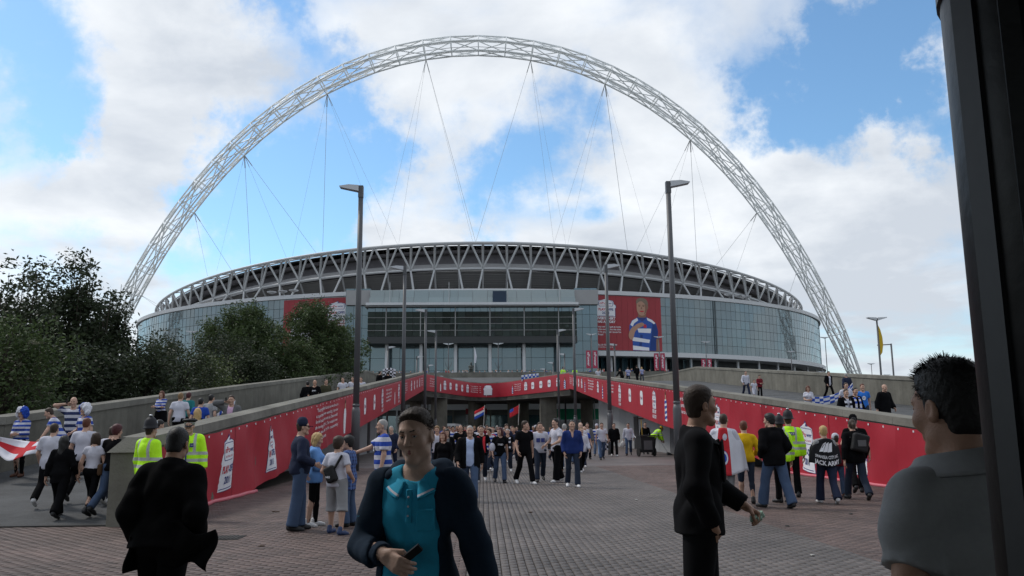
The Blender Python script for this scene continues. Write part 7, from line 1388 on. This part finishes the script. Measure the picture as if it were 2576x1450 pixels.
# big flag held between the wig wearer and the bending man
def f1(u, v):
    x = -12.95 + 1.5*u; y = 20.45 + .2*math.sin(u*5 + v*2) - .2*v; z = 1.5 - .10*math.sin(u*PI) - (.42 + .14*math.sin(u*6.5))*v*(0.7 + 0.4*u) - .05*u; return (x, y - .12*v, z)
tag(sheet(f1, 26, 12, 'flag', [FW, FR], cross), 'large white flag with red cross held sagging between two supporters', 'flag')
# flag worn as a cape, crest ring on it
e, J, s = PEOPLE['flag_cape']; up = J['up']
def cape(pid, half, top, bot, bulge, nu=26, nv=16):
    e, J, s = PEOPLE[pid]; up = J['up']
    def fn(u, v):
        a = (u-.5)*2*half; r = .20 + .10*v*bulge + .012*math.sin(u*31 + v*3); sh = .035*math.cos(a*1.0); x = math.sin(a)*(r + .03 + .05*min(1, v*3)); y = -math.cos(a)*(r*.72) + .03; z = top + .03*(1-v) - .10*abs(math.sin(a))**2*max(0, 1 - v*2.5) - (top-bot)*v + .05*math.sin(u*9)*v
        return at_person(pid, up(x, y, z))
    return fn
def capecol(u, v): return 1 if abs(u-.5) < .09 or abs(v-.62) < .085 and False else 0
o = sheet(cape('flag_cape', 1.75, .50, -.30, 1.2), 30, 18, 'flag', [FW, FR], capecol); tag(o, 'white flag with red stripe and round crest worn over the shoulders', 'flag')
fc = cape('flag_cape', 1.75, .50, -.30, 1.2)
def onc(fn): return lambda u, v, off: tuple(Vector(fn(u, v)) + (Vector(fn(u, v)) - at_person('flag_cape', up(0, 0, .2))).normalized()*off*1.0)
q = onc(fc); m = MB()
for r0, r1, cur in ((.0, .16, 2), (.105, .15, 0)):
    m.cur = 0 if cur == 2 else 1; N_ = 20; V = []
    for k in range(N_+1):
        a = 2*PI*k/N_; V.append([q(.5 + rr*.42*math.cos(a), .62 + rr*.95*math.sin(a), .014 + (.006 if cur == 0 else 0)) for rr in (r0 + .001, r1)])
    m.grid(V)
cr = m.build('flag_crest', [FB, FW], o); 
# black and white supporter flag round the boy
o = sheet(cape('swan_boy', 1.9, .50, -.06, .9), 28, 14, 'flag', [FK, FW], lambda u, v: 0); tag(o, 'black and white lettered supporter flag wrapped round the boy', 'flag')
fs = cape('swan_boy', 1.9, .50, -.06, .9); ctr = at_person('swan_boy', PEOPLE['swan_boy'][1]['up'](0, 0, .2))
pq = lambda u, v, off: tuple(Vector(fs(.5 + u, -v)) + (Vector(fs(.5 + u, -v)) - ctr).normalized()*(.012 + off))
pr = Print(pq, .006); pr.text('JACK ARMY', 0, -.86, .15, 0, w=.42, bold=.03); pr.text('SWANSEA CITY AFC', 0, -.66, .10, 0, w=.40, bold=.02)
for k in range(3): pr.poly([(-.13 + k*.07, -.5), (-.06 + k*.07, -.48), (.0 + k*.06, -.16), (-.06 + k*.06, -.22)], 0)
pr.done('lettering', o, False)
# chequered flags
chk = lambda n, m_: (lambda u, v: (int(u*n) + int(v*m_)) % 2)
x, y, z, H = POS['rr_girl']
tag(sheet(lambda u, v: (x + .05 + 1.75*u, y - .25 + .2*math.sin(u*6), z + 1.12 + .55*u*u - .42*v*(1 - .35*u) - .08*math.sin(u*PI)), 22, 10, 'flag', [FW, FB], chk(9, 4)), 'blue and white chequered flag held out by the girl on the ramp', 'flag')
x2, y2, z2, _ = POS['black_flag']
tag(sheet(lambda u, v: (x2 - .38 - .5*v, y2 - .2 + .1*math.sin(v*7), .95 - .62*u - .1*v + .05*math.sin(v*8)), 12, 12, 'flag', [FW, FK], chk(5, 5)), 'black and white chequered flag trailing from the man in zipped jacket', 'flag')
x3, y3, z3, _ = POS['r_b2']
tag(sheet(lambda u, v: (x3 - .45 + 1.0*u, y3 + .6 + .1*math.sin(u*7), z3 + 1.95 - .75*v + .12*math.sin(u*PI)), 12, 10, 'flag', [FW, FK], chk(7, 6)), 'small chequered flag raised above the people in black on the ramp', 'flag')
tag(sheet(lambda u, v: (3.3 + 2.2*u, 106 + .15*math.sin(u*7), 8.2 + .25*u - .75*v), 14, 6, 'flag', [FW, FB], chk(9, 3)), 'blue and white chequered flag above the bridge banner', 'flag')
x4, y4, z4, _ = POS['r_scarf_man']
tag(sheet(lambda u, v: (x4 + .25 + .55*u, y4 - .1 + .03*math.sin(u*9), z4 + 1.12 + .42*u - .12*v), 14, 4, 'scarf', [FW, FB], chk(7, 1)), 'blue and white scarf held up by the person in pale shirt', 'scarf')
def stick_flag(x, y, z, label, mats, fn):
    e = empty('hand_flag', (x, y, 0)); tag(e, label, 'flag'); MB().tube([(0, 0, z), (0.05, 0, z+.95)], .012, 5).build('stick', pmat('stick_wood', (0.5, 0.48, 0.45), 0.6), e); o = sheet(lambda u, v: (-.42*u + .03, .05*math.sin(u*7), z + .9 - .36*v - .22*u), 12, 8, 'cloth', mats, fn); o.parent = e
stick_flag(-1.5, 36.5, 1.65, 'red, white and blue flag on a pale stick above the crowd', [FW, FR, FB], lambda u, v: 1 if v < .33 else (2 if v > .66 else 0))
stick_flag(.1, 39, 1.75, 'red flag on a pale stick behind the man in black trim shirt', [FR, FB], lambda u, v: 1 if u > .6 and v < .4 else 0)
# scarves and club scarves round necks
def scarf(pid, label, m1, m2):
    e, J, s = PEOPLE[pid]; up = J['up']
    for sx in (-1, 1): 
        P_ = [(sx*.02, -.085, .50), (sx*.085, -.02, .50), (sx*.085, .09, .44), (sx*.08, .16, .30), (sx*.085, .175, .12), (sx*.09, .185, -.02)]
        def fn(u, v): t = u*5; i = min(4, int(t)); a, b = np.array(P_[i]), np.array(P_[i+1]); p = a + (b-a)*(t-i); return tuple(up(p[0] + sx*(v-.5)*.075*min(1, .3 + u*2), p[1] + (.012 if u > .3 else 0), p[2] + (v-.5)*.05*(1 - min(1, u*2.5))))
        o = sheet(fn, 20, 3, 'scarf', [m1, m2], lambda u, v: int(u*9) % 2, .012); o.parent = e
scarf('rr_scarf1', '', FW, FK); scarf('rr_scarf2', '', FW, FB); scarf('blond_short', '', FK, FW); scarf('scarf_dark', '', FR, FR)
# bags
def soft(name, label, cat, prims, loc, rz, mat, res=.014, wob=.004):
    v, f = nets(prims, res, wob=wobble(wob, len(label))); o = link(name, npmesh(name, v, f, [mat]), None); o.location = loc; o.rotation_euler = (0, 0, rz); return tag(o, label, cat)
BK = pmat('bag_black', (0.012, 0.012, 0.013), 0.7, 0.3, var=0.3, vscale=12, bump=0.3, bscale=30)
def worn(pid, name, label, prims_fn, mat, cat='bag', res=.014):
    e, J, s = PEOPLE[pid]; v, f = nets(prims_fn(J['up'], J['T']), res, wob=wobble(.003, 4)); o = link(name, npmesh(name, v, f, [mat]), None); o.location = e.location; o.rotation_euler = e.rotation_euler; o.scale = e.scale; return tag(o, label, cat)
sb = worn('sling_boy', 'sling_bag', 'black sling bag across the back of the boy in white', lambda up, T: [B(up(-.02, -.185, .13), (.105, .06, .15), .04, '+', T @ roty(R(-24)), .04), C(up(.06, -.165, .26), up(.15, -.10, .46), .024, .022, .02), C(up(-.10, -.15, .03), up(-.17, -.03, -.02), .02, .018, .02)], BK)
v, f = textmesh('NIKE', 'CENTER', .03); e_, J_, s_ = PEOPLE['sling_boy']; MB().add([tuple(J_['up'](-.03 + p[0]*.045, -.262, .08 + p[1]*.05)) for p in v], f).build('lettering', PWHITE, sb)
bp = worn('pack_woman', 'rucksack', 'black rucksack on the back of the ponytailed woman', lambda up, T: [B(up(.06, -.22, .28), (.17, .085, .19), .04, '+', T @ roty(R(14)), .05), C(up(-.10, -.12, .40), up(-.12, .06, .40), .02, .02, .02), C(up(.12, -.12, .42), up(.13, .06, .40), .02, .02, .02)], BK)
MB().box((0, 0, 0), (.17, .02, .13)).build('grey_panel', CL['grey'], bp).location = tuple(PEOPLE['pack_woman'][1]['up'](.07, -.305, .27))
worn('white_pack', 'rucksack', 'black rucksack on the person in white walking away', lambda up, T: [B(up(0, -.20, .28), (.14, .08, .18), .04, '+', T, .05)], BK)
worn('white_bag_woman', 'shoulder_bag', 'brown shoulder bag of the woman in the cropped top', lambda up, T: [B(up(.22, -.02, .02), (.05, .14, .12), .03, '+', T, .04), C(up(.20, .0, .13), up(.13, -.01, .46), .014, .014, .01)], CL['brown'])
worn('red_black_woman', 'white_bag', 'white bag under the arm of the dark red-haired woman', lambda up, T: [E(up(.25, .06, .18), (.10, .09, .14), .03)], CL['white'])
worn('boy_white', 'black_bag', 'black bag slung at the side of the lad in white', lambda up, T: [B(up(.22, .05, .0), (.06, .15, .16), .04, '+', T, .05), C(up(.2, .02, .14), up(.12, .0, .46), .014, .014, .01)], BK)
xb, yb, zb_, Hb = POS['white_bag']; soft('carrier_bag', 'white plastic carrier bag held by the man in open white shirt', 'bag', [E((0, 0, .5), (.15, .08, .17)), C((0, 0, .62), (.02, 0, .82), .05, .02, .04)], (xb - .36, yb - .1, .12), 0, pmat('plastic_bag', (0.5, 0.48, 0.46), 0.4, 0.4, var=0.3, vscale=14), wob=.012)
# clothing prints: squares, badges, lettering, officer's back patch
def chest(pid, name, fn_polys, off=.165, back=False):
    e, J, s = PEOPLE[pid]; up = J['up']; sg = -1 if back else 1
    pr = Print(lambda u, v, o_: tuple(up(sg*-u if not back else u, sg*(off + o_), v)) if not back else tuple(up(u, -(off + o_), v)), .004); fn_polys(pr); return pr.done(name, e, False)
rect = lambda x0, z0, x1, z1: [(x0, z0), (x1, z0), (x1, z1), (x0, z1)]
def sq(pr): pr.poly(rect(-.125, .22, -.015, .34), 2); pr.poly(rect(.015, .22, .125, .34), 2)
PMATS_BK = FK
chest('white_rect', 'shirt_print', sq, .155)
chest('red_black_woman', 'shirt_print', lambda pr: pr.text('77RED', 0, .27, .05, 0, w=.17, bold=.03), .175)
chest('yellow_print', 'shirt_print', lambda pr: pr.poly([(.09*math.cos(a), .28 + .07*math.sin(a)) for a in [2*PI*k/12 for k in range(12)]], 3), .15)
chest('hoop_phone', 'shirt_print', lambda pr: (pr.poly(rect(-.12, .22, .12, .30), 0), pr.text('vehicul', 0, .26, .05, 2, w=.2)), .165)
chest('r_bald_black', 'shirt_print', lambda pr: pr.text('JJBRED', 0, .3, .05, 0, w=.17, bold=.03), .15)
chest('rr_blueT', 'shirt_print', lambda pr: (pr.poly([(.07*math.cos(a), .27 + .08*math.sin(a)) for a in [2*PI*k/12 for k in range(12)]], 0, .5), pr.text('RFC', 0, .27, .05, 2, w=.09)), .15)
for pid in ('pol_r1', 'pol_r2'): chest(pid, 'back_patch', lambda pr: (pr.poly(rect(-.095, .355, .095, .42), 2), pr.text('POLICE', 0, .387, .035, 0, w=.16, bold=.02)), .165, True)
chest('pol_cap', 'chest_badge', lambda pr: (pr.poly(rect(.055, .30, .12, .37), 2), pr.text('POLICE', .0875, .335, .016, 0, w=.05)), .172)
chest('pol_cap', 'zip', lambda pr: pr.poly(rect(-.012, -.12, .012, .44), 2), .178)
e_, J_, s_ = PEOPLE['r_blue_shirt']; m = MB(); V = [[tuple(J_['up'](rr*math.cos(2*PI*k/16), -.165, .27 + rr*math.sin(2*PI*k/16))) for rr in (.075, .10)] for k in range(17)]; m.grid(V); m.build('ring_print', FW, e_)
# drink, phones
def bit(pid, name, label, local, dims, mat, cat):
    o = MB().box((0, 0, 0), dims).build(name, mat); o.location = at_person(pid, local); return tag(o, label, cat)
bit('hoop_phone', 'pocket_camera', 'small black camera held out by the man in hooped shirt', PEOPLE['hoop_phone'][1]['wrR'] + PEOPLE['hoop_phone'][1]['hdR']*.12, (.1, .04, .06), BK, 'camera')
bit('white_drink', 'drink_can', 'dark drink held by the man in white polo', PEOPLE['white_drink'][1]['wrL'] + PEOPLE['white_drink'][1]['hdL']*.10, (.09, .07, .16), BK, 'drink')
bit('phone_bald', 'mobile_phone', 'phone at the ear of the bald man in hoops', PEOPLE['phone_bald'][1]['wrR'] + A_(-.02, .02, .06), (.03, .05, .1), BK, 'phone')
bit('r_grey_suit', 'mobile_phone', 'phone at the ear of the man in grey suit', PEOPLE['r_grey_suit'][1]['wrR'] + A_(-.02, .02, .06), (.03, .05, .1), BK, 'phone')
# sweeper's barrow, broom and pan
e = empty('sweeper_cart', (7.55, 47.2, 0), R(12)); tag(e, 'black wheeled refuse barrow beside the bending street sweeper', 'cart'); PB = pmat('bin_plastic', (0.02, 0.022, 0.024), 0.5, 0.4)
MB().hexa([(-.36, -.3, .22), (.36, -.3, .22), (.36, .3, .22), (-.36, .3, .22), (-.43, -.36, 1.08), (.43, -.36, 1.08), (.43, .36, 1.08), (-.43, .36, 1.08)]).build('bin', PB, e); MB().box((0, 0, 1.13), (.92, .78, .07)).build('lid', PB, e); MB().box((0, -.36, .62), (.5, .03, .5)).build('front_panel', CL['grey'], e)
for sx in (-1, 1): MB().tube([(sx*.44, -.1, .24), (sx*.5, -.1, .24)], .24, 16).build('wheel', MATS['rubber'], e); MB().tube([(sx*.4, .36, 1.0), (sx*.4, .62, 1.12)], .02, 6).build('handle', STEEL, e)
br = empty('broom', (7.35, 47.0, 0)); tag(br, 'broom with yellow handle standing in the barrow', 'broom'); MB().tube([(0, 0, .9), (-.05, 0, 2.05)], .02, 6).build('handle', pmat('broom_wood', (0.45, 0.3, 0.06), 0.6), br); MB().box((-.05, 0, 2.08), (.3, .06, .08)).build('head', MATS['bark'], br)
br = empty('litter_pan', (9.05, 48.6, 0)); tag(br, 'long-handled black litter pan on the ground before the sweeper', 'pan'); MB().tube([(-.35, 0, .75), (.05, 0, .12)], .015, 5).build('handle', STEEL, br); MB().hexa([(0, -.16, 0), (.34, -.16, 0), (.34, .16, 0), (0, .16, 0), (0, -.14, .16), (.1, -.14, .16), (.1, .14, .16), (0, .14, .16)]).build('scoop', PB, br)
# bronze statue before the entrance
BRZ = pmat('bronze', (0.05, 0.055, 0.05), 0.45, 0.5, 0.5); J_ = skeleton('folded'); pr_ = torso_prims(J_, .012) + sum([arm_prims(J_, n, .01) + leg_prims(J_, n, .014) for n in 'LR'], []) + head_prims(J_); v, f = nets(pr_, .03)
e = empty('statue', (-4.9, 232, 11.5)); tag(e, 'dark bronze statue of a standing footballer on a plinth before the entrance glass', 'statue'); o = link('figure', npmesh('figure', v*3.4, f, [BRZ]), None, e); o.location = (0, 0, 2.4); o.rotation_euler = (0, 0, PI); MB().box((0, 0, 1.2), (2.6, 2.6, 2.4)).build('plinth', CONCL, e)
e = empty('flagpole', (-4.0, 234, 11.5)); tag(e, 'white flagpole with furled flag behind the statue', 'flagpole'); MB().tube([(0, 0, 0), (0, 0, 12.5)], .12, 6).build('pole', STEELW, e); MB().tube([(.15, 0, 8.2), (.3, 0, 10), (.1, 0, 12.2)], [.25, .35, .1], 6).build('furled_flag', FW, e)

# odds and ends on the paving
rl = np.random.default_rng(5)
for i in range(9):
    x, y = [(-4.6, 12.2), (2.6, 10.7), (3.4, 13.8), (-.6, 16.5), (1.9, 19.0), (5.2, 15.5), (-5.6, 17.2), (4.6, 11.2), (-2.4, 11.3)][i]; v, f = nets([E((0, 0, .006), (.03 + .03*rl.random(), .02 + .02*rl.random(), .007)), C((0, 0, .006), (.06*rl.normal(), .06*rl.normal(), .006), .006, .004)], .006, wob=wobble(.003, i, 5))
    o = link('litter_scrap', npmesh('litter_scrap', v, f, [pmat('litter_%d' % (i % 3), [(0.05, 0.03, 0.02), (0.35, 0.34, 0.32), (0.03, 0.03, 0.03)][i % 3], 0.8)]), None); o.location = (x, y, .004); tag(o, '%s scrap of litter on the paving %s' % (('brown', 'pale', 'dark')[i % 3], ('left of the family group', 'at the bottom edge right of centre', 'right of the man in suit', 'behind the man in teal polo', 'before the man in blue jumper', 'near the man in faded jeans', 'near the ramp banner', 'right at the picture bottom', 'left of the man in teal polo')[i]), 'litter', 'litter on the paving')
e = empty('drain_cover', (-5.4, 13.2, .004)); tag(e, 'small square iron drain cover in the red paving', 'drain cover'); MB().box((0, 0, .001), (.5, .5, .008)).build('frame', MATS['rubber'], e)
for k in range(7): MB().box((-.18 + k*.06, 0, .008), (.03, .4, .008)).build('bar', pmat('iron', (0.05, 0.045, 0.04), 0.6, 0.4, 0.6), e)
